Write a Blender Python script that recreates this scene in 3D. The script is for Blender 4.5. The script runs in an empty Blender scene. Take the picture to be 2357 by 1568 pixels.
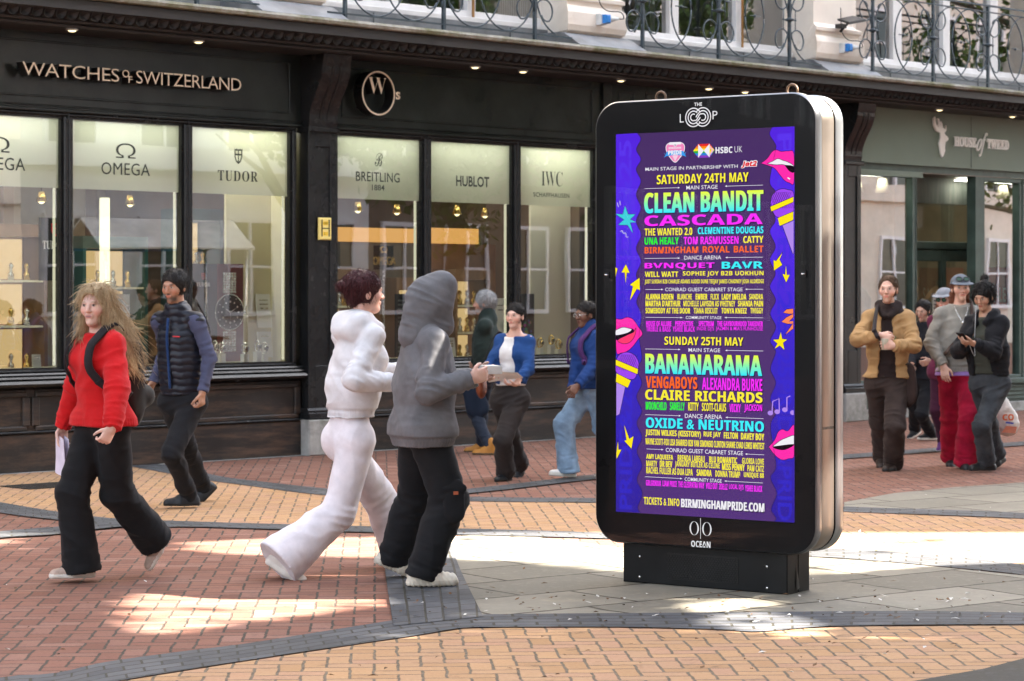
import bpy, math, random
import numpy as np
from mathutils import Vector, Matrix

# ------------------------------------------------------------------ camera, world, sun, exposure
scene = bpy.context.scene
COL = scene.collection
FPX, CXP, HZP, CAMH = 5565.0, 1178.5, 670.0, 1.65      # survey of the photograph (85 mm lens, level camera)
cam_d = bpy.data.cameras.new('camera'); cam = bpy.data.objects.new('camera', cam_d); COL.objects.link(cam)
cam_d.sensor_width = 36.0; cam_d.lens = 36.0 * FPX / 2357.0
cam_d.shift_y = -(783.75 - HZP) / 2357.0
cam.location = (0, 0, CAMH); cam.rotation_euler = (math.radians(90), 0, 0)
cam_d.clip_start = 0.1; cam_d.clip_end = 2000
cam_d.dof.use_dof = True; cam_d.dof.focus_distance = 13.2; cam_d.dof.aperture_fstop = 6.3
scene.camera = cam

SUN_EL, SUN_AZ = math.radians(40.0), math.radians(90.0)    # azimuth clockwise from +Y: the sun stands to the right (+X)
world = bpy.data.worlds.new('World'); scene.world = world; world.use_nodes = True
wn = world.node_tree
sky = wn.nodes.new('ShaderNodeTexSky'); sky.sky_type = 'NISHITA'; sky.sun_disc = False
sky.sun_elevation = SUN_EL; sky.sun_rotation = SUN_AZ; sky.air_density = 1.0; sky.dust_density = 1.0; sky.ozone_density = 1.0
bg = wn.nodes['Background']; veil = wn.nodes.new('ShaderNodeHueSaturation'); veil.inputs['Saturation'].default_value = 0.5; wn.links.new(sky.outputs[0], veil.inputs['Color']); wn.links.new(veil.outputs[0], bg.inputs[0]); bg.inputs[1].default_value = 0.11
sun_d = bpy.data.lights.new('sun', 'SUN'); sun = bpy.data.objects.new('sun', sun_d); COL.objects.link(sun)
sun_d.energy = 5.0; sun_d.angle = math.radians(0.5); sun_d.color = (1.0, 0.93, 0.83)
SUNV = Vector((math.cos(SUN_EL) * math.sin(SUN_AZ), math.cos(SUN_EL) * math.cos(SUN_AZ), math.sin(SUN_EL)))
sun.rotation_euler = SUNV.to_track_quat('Z', 'Y').to_euler(); sun.location = (30, 10, 40)
scene.view_settings.view_transform = 'Standard'; scene.view_settings.look = 'None'
scene.view_settings.gamma = 1.0; EXPO = 3.4; scene.view_settings.exposure = EXPO
scene.cycles.max_bounces = 8; scene.cycles.transparent_max_bounces = 16
scene.cycles.use_denoising = True
scene.cycles.sample_clamp_indirect = 6.0; scene.cycles.caustics_reflective = False; scene.cycles.caustics_refractive = False
random.seed(7); RNG = np.random.default_rng(7)

# ------------------------------------------------------------------ helpers
def tag(o, label=None, cat=None, group=None, kind=None):
    if label: o['label'] = label
    if cat: o['category'] = cat
    if group: o['group'] = group
    if kind: o['kind'] = kind
    return o
def thing(name, label, cat, loc=(0, 0, 0), rz=0.0, group=None):
    o = bpy.data.objects.new(name, None); COL.objects.link(o)
    o.location = loc; o.rotation_euler = (0, 0, rz); o.empty_display_size = 0.1
    return tag(o, label, cat, group)
class MB:
    """collects boxes, prisms, tubes, sheets and text; build() links them as ONE mesh object"""
    def __init__(s): s.v = []; s.f = []; s.mi = []; s.sm = []; s.mats = []; s.uv = {}
    def m(s, mat):
        if mat not in s.mats: s.mats.append(mat)
        return s.mats.index(mat)
    def add(s, vs, fs, mat, smooth=False):
        b = len(s.v); s.v += [tuple(map(float, p)) for p in vs]; k = s.m(mat)
        for f in fs: s.f.append(tuple(b + i for i in f)); s.mi.append(k); s.sm.append(smooth)
        return s
    def box(s, x0, x1, y0, y1, z0, z1, mat):
        vs = [(x, y, z) for z in (z0, z1) for y in (y0, y1) for x in (x0, x1)]
        return s.add(vs, [(0, 2, 3, 1), (4, 5, 7, 6), (0, 1, 5, 4), (2, 6, 7, 3), (0, 4, 6, 2), (1, 3, 7, 5)], mat)
    def bevbox(s, x0, x1, y0, y1, z0, z1, b, mat):
        """box whose street-side (low y) edges are chamfered by b"""
        s.add([(x0, y0 + b, z0), (x1, y0 + b, z0), (x1, y0 + b, z1), (x0, y0 + b, z1), (x0 + b, y0, z0 + b), (x1 - b, y0, z0 + b), (x1 - b, y0, z1 - b), (x0 + b, y0, z1 - b),
               (x0, y1, z0), (x1, y1, z0), (x1, y1, z1), (x0, y1, z1)],
              [(4, 5, 6, 7), (0, 1, 5, 4), (1, 2, 6, 5), (2, 3, 7, 6), (3, 0, 4, 7), (0, 8, 9, 1), (1, 9, 10, 2), (2, 10, 11, 3), (3, 11, 8, 0), (8, 11, 10, 9)], mat)
        return s
    def extr(s, poly, fn, d0, d1, mat, cap=True, smooth=False):
        """poly: closed 2D outline; fn(u, v, d) -> 3D"""
        n = len(poly)
        s.add([fn(u, v, d0) for u, v in poly] + [fn(u, v, d1) for u, v in poly],
              [(i, (i + 1) % n, n + (i + 1) % n, n + i) for i in range(n)], mat, smooth)
        if cap:
            from mathutils.geometry import tessellate_polygon
            tr = tessellate_polygon([[Vector((u, v, 0)) for u, v in poly]])
            s.add([fn(u, v, d0) for u, v in poly], [t for t in tr], mat)
            s.add([fn(u, v, d1) for u, v in poly], [t[::-1] for t in tr], mat)
        return s
    def flat(s, poly, fn, mat):
        from mathutils.geometry import tessellate_polygon
        tr = tessellate_polygon([[Vector((u, v, 0)) for u, v in poly]])
        return s.add([fn(u, v) for u, v in poly], [tuple(t) for t in tr], mat)
    def tube(s, pts, r, mat, n=8, closed=False, cap=True, smooth=True):
        P = [Vector(p) for p in pts]; N = len(P); R = r if hasattr(r, '__len__') else [r] * N
        vs = []; ref = None
        for i in range(N):
            a = P[(i - 1) % N] if (closed or i > 0) else P[i]; b = P[(i + 1) % N] if (closed or i < N - 1) else P[i]
            t = (b - a).normalized() if (b - a).length > 1e-9 else Vector((0, 0, 1))
            if ref is None:
                ref = Vector((0, 0, 1)) if abs(t.z) < 0.9 else Vector((1, 0, 0))
            e1 = (ref - t * ref.dot(t)); e1 = e1.normalized() if e1.length > 1e-6 else t.orthogonal().normalized(); e2 = t.cross(e1); ref = e1
            for k in range(n):
                a_ = 2 * math.pi * k / n
                vs.append(P[i] + (e1 * math.cos(a_) + e2 * math.sin(a_)) * R[i])
        fs = []
        for i in range(N if closed else N - 1):
            j = (i + 1) % N
            for k in range(n): fs.append((i * n + k, i * n + (k + 1) % n, j * n + (k + 1) % n, j * n + k))
        if cap and not closed: fs += [tuple(range(n))[::-1], tuple((N - 1) * n + k for k in range(n))]
        return s.add(vs, fs, mat, smooth)
    def lathe(s, prof, c, mat, n=16, smooth=True):
        vs = []; N = len(prof)
        for r, z in prof:
            for k in range(n): a = 2 * math.pi * k / n; vs.append((c[0] + r * math.cos(a), c[1] + r * math.sin(a), c[2] + z))
        fs = [(i * n + k, i * n + (k + 1) % n, (i + 1) * n + (k + 1) % n, (i + 1) * n + k) for i in range(N - 1) for k in range(n)]
        fs += [tuple(range(n))[::-1], tuple((N - 1) * n + k for k in range(n))]
        return s.add(vs, fs, mat, smooth)
    def build(s, name, parent=None, origin=(0, 0, 0), loc=None, rz=None, bevel=0.0, uv=None):
        me = bpy.data.meshes.new(name)
        o3 = origin
        me.from_pydata([(p[0] - o3[0], p[1] - o3[1], p[2] - o3[2]) for p in s.v], [], s.f)
        for m_ in s.mats: me.materials.append(m_)
        me.polygons.foreach_set('material_index', s.mi); me.polygons.foreach_set('use_smooth', s.sm)
        if uv:
            L = me.uv_layers.new(name='UVMap'); vi = np.empty(len(me.loops), int); me.loops.foreach_get('vertex_index', vi)
            L.data.foreach_set('uv', np.asarray(uv, np.float32)[vi].ravel())
        me.update()
        o = bpy.data.objects.new(name, me); COL.objects.link(o)
        if parent: o.parent = parent
        if loc is not None: o.location = loc
        if rz is not None: o.rotation_euler = (0, 0, rz)
        if bevel:
            b = o.modifiers.new('bevel', 'BEVEL'); b.width = bevel; b.segments = 2; b.limit_method = 'ANGLE'; b.angle_limit = math.radians(50)
        return o
_TXT = {}
def text_mesh(body, off=0.0, spacing=1.0):
    key = (body, off, spacing)
    if key in _TXT: return _TXT[key]
    c = bpy.data.curves.new('lettering', 'FONT'); c.body = body; c.offset = off; c.space_character = spacing; c.resolution_u = 3
    o = bpy.data.objects.new('lettering', c); COL.objects.link(o)
    bpy.context.view_layer.update()
    dg = bpy.context.evaluated_depsgraph_get(); ev = o.evaluated_get(dg); me = ev.to_mesh()
    vs = np.array([v.co[:2] for v in me.vertices], float); fs = [tuple(p.vertices) for p in me.polygons]
    from collections import Counter
    ec = Counter(); dirn = {}
    for f in fs:
        for a, b in zip(f, f[1:] + f[:1]): ec[(min(a, b), max(a, b))] += 1; dirn[(min(a, b), max(a, b))] = (a, b)
    edges = [dirn[e] for e, k in ec.items() if k == 1]
    ev.to_mesh_clear(); bpy.data.objects.remove(o); bpy.data.curves.remove(c)
    _TXT[key] = (vs, fs, edges); return _TXT[key]
def put_text(mb, body, x0, x1, z0, z1, fn, mat, off=0.0, spacing=1.0, depth=0.0, side=None, shear=0.0, zcap=True):
    """letters fitted to the rectangle x0..x1, z0..z1; fn(x, z, d) -> 3D, d = 0 front, d = depth at the back"""
    vs, fs, edges = text_mesh(body, off, spacing)
    if not len(vs): return
    lo, hi = vs.min(0), vs.max(0); w = (vs - lo) / np.maximum(hi - lo, 1e-9)
    X = x0 + w[:, 0] * (x1 - x0) + shear * (w[:, 1] - 0.5) * (z1 - z0); Z = z0 + w[:, 1] * (z1 - z0)
    mb.add([fn(a, b, 0.0) for a, b in zip(X, Z)], fs, mat)
    if depth:
        n = len(X)
        mb.add([fn(a, b, 0.0) for a, b in zip(X, Z)] + [fn(a, b, depth) for a, b in zip(X, Z)], [(a, n + a, n + b, b) for a, b in edges], side or mat)
def sans(s, bold=True):      # mathematical sans bold letters give a heavy face
    return ''.join(chr(0x1D5D4 + ord(c) - 65) if 'A' <= c <= 'Z' else chr(0x1D5EE + ord(c) - 97) if 'a' <= c <= 'z' else chr(0x1D7EC + ord(c) - 48) if '0' <= c <= '9' else c for c in s)
def serif(s):
    return ''.join(chr(0x1D400 + ord(c) - 65) if 'A' <= c <= 'Z' else chr(0x1D41A + ord(c) - 97) if 'a' <= c <= 'z' else chr(0x1D7CE + ord(c) - 48) if '0' <= c <= '9' else c for c in s)
def ital(s):
    return ''.join(chr(0x1D44E + ord(c) - 97) if 'a' <= c <= 'z' else c for c in s)

# ------------------------------------------------------------------ materials
class NT:
    def __init__(s, name):
        s.mat = bpy.data.materials.new(name); s.mat.use_nodes = True; s.t = s.mat.node_tree; s.t.nodes.clear()
        s.out = s.n('ShaderNodeOutputMaterial')
    def n(s, t, **kw):
        nd = s.t.nodes.new(t)
        for k, v in kw.items(): setattr(nd, k, v)
        return nd
    def l(s, a, b): s.t.links.new(a, b)
    def set(s, inp, v):
        if isinstance(v, bpy.types.NodeSocket): s.l(v, inp)
        else:
            if hasattr(inp.default_value, '__len__') and not hasattr(v, '__len__'): v = (v,) * len(inp.default_value)
            if hasattr(v, '__len__') and len(v) == 3 and len(inp.default_value) == 4: v = (*v, 1)
            inp.default_value = v
    def math(s, op, a, b=None, c=None, clamp=False):
        nd = s.n('ShaderNodeMath', operation=op); nd.use_clamp = clamp
        for i, v in enumerate((a, b, c)):
            if v is not None: s.set(nd.inputs[i], v)
        return nd.outputs[0]
    def mix(s, f, a, b, blend='MIX'):
        nd = s.n('ShaderNodeMix', data_type='RGBA', blend_type=blend); s.set(nd.inputs[0], f); s.set(nd.inputs[6], a); s.set(nd.inputs[7], b); return nd.outputs[2]
    def ramp(s, f, stops, interp='LINEAR'):
        nd = s.n('ShaderNodeValToRGB'); cr = nd.color_ramp; cr.interpolation = interp
        while len(cr.elements) < len(stops): cr.elements.new(0.5)
        for e, (p, c) in zip(cr.elements, stops): e.position = p; e.color = (*c, 1) if len(c) == 3 else c
        s.set(nd.inputs[0], f); return nd.outputs[0]
    def noise(s, scale, detail=4, rough=0.55, vec=None, out=0, dist=0.0):
        nd = s.n('ShaderNodeTexNoise'); s.set(nd.inputs['Scale'], scale); nd.inputs['Detail'].default_value = detail; nd.inputs['Roughness'].default_value = rough; nd.inputs['Distortion'].default_value = dist
        if vec is not None: s.l(vec, nd.inputs['Vector'])
        return nd.outputs[out]
    def coord(s, which='Object', scale=None, rot=None):
        tc = s.n('ShaderNodeTexCoord'); o = tc.outputs[which]
        if scale is not None or rot is not None:
            mp = s.n('ShaderNodeMapping'); s.l(o, mp.inputs[0])
            if scale is not None: s.set(mp.inputs['Scale'], scale)
            if rot is not None: s.set(mp.inputs['Rotation'], rot)
            o = mp.outputs[0]
        return o
    def bump(s, h, strength=0.3, dist=0.01):
        nd = s.n('ShaderNodeBump'); nd.inputs['Strength'].default_value = strength; nd.inputs['Distance'].default_value = dist; s.l(h, nd.inputs['Height']); return nd.outputs[0]
    def pbsdf(s, **kw):
        nd = s.n('ShaderNodeBsdfPrincipled')
        for k, v in kw.items():
            if k == 'Normal': s.l(v, nd.inputs['Normal'])
            else: s.set(nd.inputs[k.replace('_', ' ')], v)
        s.l(nd.outputs[0], s.out.inputs[0]); return nd
def mat(name, col, rough=0.6, metal=0.0, var=0.25, nscale=3.0, bump=0.0, bscale=60.0, spec=0.3, dirt=None, stretch=None, coat=0.0):
    t = NT(name); v = t.coord('Object', scale=stretch) if stretch else t.coord('Object')
    f = t.noise(nscale, 6, 0.6, v)
    lo = tuple(c * (1 - var) for c in col); hi = tuple(min(1, c * (1 + var)) for c in col)
    c = t.ramp(f, [(0.3, lo), (0.7, hi)])
    if dirt:
        d = t.ramp(t.noise(nscale * 0.45, 8, 0.7, v), [(0.5, (0, 0, 0)), (0.7, (1, 1, 1))]); c = t.mix(d, c, dirt)
    kw = dict(Base_Color=c, Roughness=t.math('MULTIPLY_ADD', f, 0.25, rough - 0.12, clamp=True), Metallic=metal, Specular_IOR_Level=spec, Coat_Weight=coat)
    if bump: kw['Normal'] = t.bump(t.noise(bscale, 3, 0.6, v), bump, 0.01)
    t.pbsdf(**kw); return t.mat
def emis(name, col, strength):
    t = NT(name); e = t.n('ShaderNodeEmission'); t.set(e.inputs[0], col); e.inputs[1].default_value = strength
    t.l(e.outputs[0], t.out.inputs[0]); return t.mat
def srgb(h):
    h = h.lstrip('#'); c = [int(h[i:i + 2], 16) / 255 for i in (0, 2, 4)]
    return tuple(x / 12.92 if x <= 0.04045 else ((x + 0.055) / 1.055) ** 2.4 for x in c)
def fabric(name, col, rough=0.9, var=0.12, weave=350.0, bump=0.2, sheen=0.04):
    t = NT(name); v = t.coord('Object'); f = t.noise(9, 5, 0.6, v)
    c = t.ramp(f, [(0.3, tuple(x * (1 - var) for x in col)), (0.7, tuple(min(1, x * (1 + var)) for x in col))])
    h = t.math('ADD', t.noise(weave * .3, 4, 0.6, v), t.noise(weave, 2, 0.5, v))
    t.pbsdf(Base_Color=c, Roughness=rough, Sheen_Weight=sheen, Specular_IOR_Level=0.2, Normal=t.bump(h, bump, 0.003)); return t.mat
def glass_pane(name, tint=(1, 1, 1), extra=0.0, wav=0.0, gain=1.8):
    t = NT(name); fr = t.n('ShaderNodeFresnel'); fr.inputs[0].default_value = 1.5
    g = t.n('ShaderNodeBsdfGlossy'); g.inputs['Roughness'].default_value = 0.0; g.inputs['Color'].default_value = (1, 1, 1, 1)
    if wav:
        nb = t.bump(t.noise(1.3, 1, 0.4, t.coord('Object')), wav, 0.05); t.l(nb, g.inputs['Normal'])
    tr = t.n('ShaderNodeBsdfTransparent'); t.set(tr.inputs[0], tint)
    mx = t.n('ShaderNodeMixShader'); t.l(t.math('ADD', t.math('MULTIPLY', fr.outputs[0], gain), extra, clamp=True), mx.inputs[0]); t.l(tr.outputs[0], mx.inputs[1]); t.l(g.outputs[0], mx.inputs[2])
    t.l(mx.outputs[0], t.out.inputs[0]); return t.mat

def gd(x, y):
    """a surveyed spot of the ground (photograph pixel of the 2357 px view) as metres"""
    d = CAMH * FPX / (y - HZP); return ((x - CXP) / FPX * d, d)
TH = math.radians(45.2); FU = (math.cos(TH), math.sin(TH)); FV = (-math.sin(TH), math.cos(TH)); FP = (-4.6188, 21.8106)
def fw(s, y, z=0.0):
    """frontage coordinates (along the street, into the building, up) -> world"""
    return (FP[0] + FU[0] * s + FV[0] * y, FP[1] + FU[1] * s + FV[1] * y, z)
# ------------------------------------------------------------------ ground and paving
def herringbone(name, cols, joint, unit=0.104, rot=-3.2, patch=None, rough=0.75):
    t = NT(name)
    mp = t.coord('Object', scale=(1 / unit,) * 3, rot=(0, 0, math.radians(rot)))
    wob = t.n('ShaderNodeVectorMath', operation='MULTIPLY_ADD'); nz = t.n('ShaderNodeTexNoise'); nz.inputs['Scale'].default_value = 0.9; nz.inputs['Detail'].default_value = 2
    t.l(mp, nz.inputs['Vector']); t.l(nz.outputs[1], wob.inputs[0]); wob.inputs[1].default_value = (0.22, 0.22, 0); t.l(mp, wob.inputs[2])
    sp = t.n('ShaderNodeSeparateXYZ'); t.l(wob.outputs[0], sp.inputs[0]); x, y = sp.outputs[0], sp.outputs[1]
    i, j = t.math('FLOOR', x), t.math('FLOOR', y); fx, fy = t.math('FRACT', x), t.math('FRACT', y)
    m = t.math('FLOORED_MODULO', t.math('SUBTRACT', i, j), 4.0)
    eq = [t.math('COMPARE', m, float(k), 0.3) for k in range(4)]
    dl = t.math('ADD', fx, eq[1]); dr = t.math('ADD', t.math('SUBTRACT', 1.0, fx), eq[0])
    db = t.math('ADD', fy, eq[2]); dt = t.math('ADD', t.math('SUBTRACT', 1.0, fy), eq[3])
    dx = t.math('MINIMUM', dl, dr); dy = t.math('MINIMUM', db, dt); d = t.math('MINIMUM', dx, dy)
    cb = t.n('ShaderNodeCombineXYZ'); t.l(t.math('SUBTRACT', i, eq[1]), cb.inputs[0]); t.l(t.math('SUBTRACT', j, eq[2]), cb.inputs[1])
    wnz = t.n('ShaderNodeTexWhiteNoise'); wnz.noise_dimensions = '2D'; t.l(cb.outputs[0], wnz.inputs['Vector'])
    base = t.ramp(wnz.outputs[0], [(k / (len(cols) - 1), c) for k, c in enumerate(cols)])
    fine = t.noise(6.0, 6, 0.7, mp); spk = t.noise(30.0, 3, 0.8, mp); big = t.noise(0.09, 5, 0.6, mp)
    base = t.mix(t.math('MULTIPLY', t.math('SUBTRACT', fine, 0.35, clamp=True), 1.1, clamp=True), base, tuple(c * 0.62 for c in cols[0]))
    base = t.mix(t.ramp(spk, [(0.62, (0, 0, 0)), (0.75, (0.55,) * 3)]), base, tuple(c * 0.35 for c in cols[0]))
    base = t.mix(t.ramp(big, [(0.4, (0, 0, 0)), (0.7, (0.45,) * 3)]), base, patch or tuple(c * 0.55 for c in cols[0]))
    st = t.noise(0.55, 4, 0.7, mp); base = t.mix(t.ramp(st, [(0.60, (0, 0, 0)), (0.69, (0.42,) * 3)]), base, (0.06, 0.05, 0.045))
    vo = t.n('ShaderNodeTexVoronoi'); vo.inputs['Scale'].default_value = 0.17; vo.inputs['Randomness'].default_value = 1.0; t.l(mp, vo.inputs['Vector'])
    base = t.mix(t.ramp(vo.outputs['Distance'], [(0.018, (0.7,) * 3), (0.030, (0, 0, 0))]), base, (0.30, 0.28, 0.25))
    jw = t.math('MULTIPLY_ADD', t.noise(1.7, 4, 0.7, mp), 0.05, 0.012)
    mask = t.math('SMOOTHSTEP', d, jw, t.math('ADD', jw, 0.035)) if False else t.n('ShaderNodeMapRange', interpolation_type='SMOOTHSTEP')
    t.l(d, mask.inputs[0]); t.l(jw, mask.inputs[1]); t.l(t.math('ADD', jw, 0.045), mask.inputs[2])
    jc = t.ramp(t.noise(2.5, 3, 0.6, mp), [(0.35, joint), (0.75, tuple(c * 1.9 for c in joint))])
    c = t.mix(mask.outputs[0], jc, base)
    tilt = t.math('MULTIPLY', wnz.outputs[0], 0.25)
    h = t.math('ADD', t.math('MULTIPLY', mask.outputs[0], t.math('ADD', tilt, 1.0)), t.math('MULTIPLY', fine, 0.35))
    t.pbsdf(Base_Color=c, Roughness=t.math('MULTIPLY_ADD', fine, 0.3, rough - 0.05), Specular_IOR_Level=0.12, Normal=t.bump(h, 0.55, 0.006)); return t.mat
def band_mat(name, c1, c2, joint, bw=0.215, rh=0.105, use='UV', rot=0.0, mort=0.006, dirt=(0.03, 0.03, 0.028), rough=0.6, offset=0.5):
    t = NT(name); v = t.coord(use, rot=(0, 0, rot))
    wob = t.n('ShaderNodeVectorMath', operation='MULTIPLY_ADD'); nz = t.n('ShaderNodeTexNoise'); nz.inputs['Scale'].default_value = 2.5; t.l(v, nz.inputs['Vector'])
    t.l(nz.outputs[1], wob.inputs[0]); wob.inputs[1].default_value = (bw * 0.07, bw * 0.05, 0); t.l(v, wob.inputs[2]); v2 = wob.outputs[0]
    b = t.n('ShaderNodeTexBrick'); t.l(v2, b.inputs['Vector']); b.offset = offset
    for k, x in (('Color1', c1), ('Color2', c2), ('Mortar', joint)): b.inputs[k].default_value = (*x, 1)
    b.inputs['Scale'].default_value = 1; b.inputs['Mortar Size'].default_value = mort; b.inputs['Mortar Smooth'].default_value = 0.25; b.inputs['Brick Width'].default_value = bw; b.inputs['Row Height'].default_value = rh; b.inputs['Bias'].default_value = 0
    f = t.noise(1.2, 7, 0.65, t.coord('Object')); f2 = t.noise(14, 5, 0.7, t.coord('Object'))
    c = t.mix(t.ramp(f, [(0.45, (0, 0, 0)), (0.72, (0.6,) * 3)]), b.outputs[0], dirt)
    c = t.mix(t.ramp(f2, [(0.5, (0, 0, 0)), (0.8, (0.4,) * 3)]), c, tuple(min(1, x * 1.6) for x in c2))
    h = t.math('ADD', t.math('MULTIPLY', t.math('SUBTRACT', 1.0, b.outputs[1]), 1.0), t.math('MULTIPLY', f2, 0.4))
    t.pbsdf(Base_Color=c, Roughness=t.math('MULTIPLY_ADD', f2, 0.35, rough - 0.05), Specular_IOR_Level=0.15, Normal=t.bump(h, 0.7, 0.006)); return t.mat
M_RED = herringbone('red_brick_paving', [(0.175, 0.084, 0.060), (0.26, 0.124, 0.088), (0.225, 0.115, 0.084), (0.295, 0.160, 0.122)], (0.050, 0.042, 0.034), patch=(0.14, 0.06, 0.04))
M_TAN = herringbone('tan_brick_paving', [(0.39, 0.225, 0.112), (0.48, 0.285, 0.148), (0.44, 0.268, 0.152), (0.44, 0.25, 0.158)], (0.11, 0.085, 0.06), patch=(0.33, 0.19, 0.11))
M_DARK = band_mat('blue_brick_band', (0.060, 0.062, 0.068), (0.105, 0.105, 0.110), (0.040, 0.036, 0.026), mort=0.008)
M_SLAB = band_mat('york_stone_slabs', (0.13, 0.118, 0.092), (0.25, 0.225, 0.178), (0.025, 0.018, 0.012), bw=0.92, rh=0.58, use='Object', rot=math.radians(-37), mort=0.013, dirt=(0.11, 0.10, 0.075), rough=0.55, offset=0.37)
M_KERB = mat('kerb_concrete', (0.27, 0.26, 0.24), 0.8, var=0.3, nscale=5, bump=0.2)

def sheet(name, pts, z, m, kind='structure'):
    mb = MB(); mb.flat([(p[0], p[1]) for p in pts], lambda u, v: (u, v, z), m); return tag(mb.build(name), kind=kind)
def catmull(P, n=8):
    P = [np.array(p, float) for p in P]; out = []
    for i in range(len(P) - 1):
        a, b, c, d = P[max(i - 1, 0)], P[i], P[i + 1], P[min(i + 2, len(P) - 1)]
        for k in range(n):
            t = k / n; out.append(0.5 * ((2 * b) + (c - a) * t + (2 * a - 5 * b + 4 * c - d) * t * t + (3 * b - a - 3 * c + d) * t ** 3))
    out.append(P[-1]); return out
def resample(P, n):
    P = np.array(P); L = np.r_[0, np.cumsum(np.linalg.norm(np.diff(P, axis=0), axis=1))]; q = np.linspace(0, L[-1], n)
    return np.stack([np.interp(q, L, P[:, k]) for k in range(P.shape[1])], 1)
def ribbon(name, top, bot, z, m, n=80):
    A = resample(catmull([gd(*p) for p in top]), n); B = resample(catmull([gd(*p) for p in bot]), n)
    vs, uv, L = [], [], 0.0; K = 4
    for i in range(n):
        if i: L += np.linalg.norm((A[i] + B[i] - A[i - 1] - B[i - 1]) / 2)
        w = np.linalg.norm(A[i] - B[i])
        for k in range(K + 1):
            p = A[i] + (B[i] - A[i]) * k / K; vs.append((p[0], p[1], z)); uv.append((L, w * k / K))
    mb = MB(); mb.add(vs, [((i + 1) * (K + 1) + k, i * (K + 1) + k, i * (K + 1) + k + 1, (i + 1) * (K + 1) + k + 1) for i in range(n - 1) for k in range(K)], m)
    return tag(mb.build(name, uv=uv), kind='structure')

g0 = MB(); g0.add([(-250, -250, 0), (250, -250, 0), (250, 250, 0), (-250, 250, 0)], [(0, 1, 2, 3)], M_RED); tag(g0.build('ground'), kind='structure')
bandB_t = [(300, 1068), (366, 1070), (439, 1083), (513, 1099), (575, 1107), (700, 1121), (850, 1135), (1000, 1143), (1178, 1147), (1365, 1148), (1700, 1155), (1943, 1168), (2357, 1183), (2800, 1215)]
bandB_b = [(300, 1075), (366, 1087), (439, 1101), (513, 1112), (575, 1120), (700, 1137), (850, 1150), (1000, 1154), (1178, 1157), (1365, 1159), (1700, 1168), (1943, 1180), (2357, 1196), (2800, 1230)]
bandC_t = [(1000, 1136), (1178, 1117), (1365, 1095), (1650, 1068), (1943, 1048), (2072, 1039), (2357, 1018), (2700, 996)]
bandC_b = [(1000, 1146), (1178, 1128), (1365, 1106), (1650, 1079), (1943, 1058), (2072, 1048), (2357, 1027), (2700, 1005)]
bandD_t = [(-200, 1120), (0, 1158), (132, 1180), (268, 1196), (427, 1202), (575, 1207), (700, 1210), (890, 1215), (1178, 1222), (1365, 1228), (1700, 1240), (1876, 1254)]
bandD_b = [(-200, 1140), (0, 1182), (132, 1199), (268, 1216), (427, 1215), (575, 1219), (700, 1223), (890, 1229), (1178, 1236), (1365, 1241), (1700, 1253), (1876, 1268)]
bandE_t = [(-200, 1248), (0, 1227), (80, 1220), (132, 1216), (220, 1206), (300, 1202)]
bandE_b = [(-200, 1266), (0, 1242), (80, 1237), (132, 1233), (220, 1222), (300, 1214)]
ring_t = [(1520, 1255), (1640, 1257), (1876, 1264), (2000, 1268), (2181, 1282), (2357, 1302), (2600, 1336)]
ring_b = [(1520, 1273), (1640, 1275), (1876, 1284), (2000, 1292), (2181, 1308), (2357, 1326), (2600, 1366)]
fg_t = [(-300, 1620), (0, 1564), (127, 1554), (244, 1528), (439, 1501), (575, 1484), (863, 1438), (960, 1424), (1107, 1418), (1300, 1416), (1438, 1415), (1726, 1413), (2061, 1410), (2357, 1414), (2700, 1424)]
fg_b = [(-300, 1680), (0, 1618), (127, 1596), (293, 1568), (366, 1556), (575, 1523), (863, 1480), (961, 1466), (1066, 1449), (1168, 1447), (1425, 1447), (1640, 1452), (1740, 1458), (1850, 1449), (1951, 1444), (2357, 1441), (2700, 1450)]
left_a = [(905, 1446), (890, 1348), (884, 1300), (874, 1232)]
left_b = [(1112, 1424), (1063, 1323), (1045, 1276), (1032, 1236)]
def px(*lists): return [gd(*p) for l in lists for p in l]
sheet('tan_paving', px([(-200, 1108), (0, 1093), (300, 1069)], bandB_b[1:], [(2800, 1330)], ring_t[::-1][1:-1], [(1520, 1245)], bandD_t[::-1][1:]), 0.004, M_TAN)
sheet('foreground_paving', px(fg_b, [(2700, 2200), (1178, 2600), (-700, 2200)]), 0.004, M_TAN)
sheet('slab_paving', px(left_b[::-1][:-1], fg_t[8:], [(2700, 1380)], ring_b[::-1][1:], [(1178, 1230)]), 0.004, M_SLAB)
sheet('far_slab_paving', px([(1943, 1157), (2058, 1136), (2200, 1122), (2357, 1111), (2800, 1080), (2800, 1215)], bandB_t[::-1][1:3]), 0.004, M_SLAB)
sheet('corner_paving', px([(2100, 1572), (2261, 1544), (2357, 1519), (2600, 1462), (2900, 1500), (2900, 2000), (2100, 2000)]), 0.008, M_DARK)
for t_, b_, z_ in ((bandB_t, bandB_b, 0.008), (bandC_t, bandC_b, 0.012), (bandD_t, bandD_b, 0.009), (bandE_t, bandE_b, 0.013), (ring_t, ring_b, 0.008), (fg_t, fg_b, 0.009), (left_a, left_b, 0.012)):
    ribbon('paving_band', t_, b_, z_, M_DARK)
kb = MB(); kb.add([fw(-4, -0.14, 0.006), fw(20, -0.14, 0.006), fw(20, 0.02, 0.006), fw(-4, 0.02, 0.006)], [(0, 1, 2, 3)], M_KERB); tag(kb.build('pavement_edge'), kind='structure')
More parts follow.
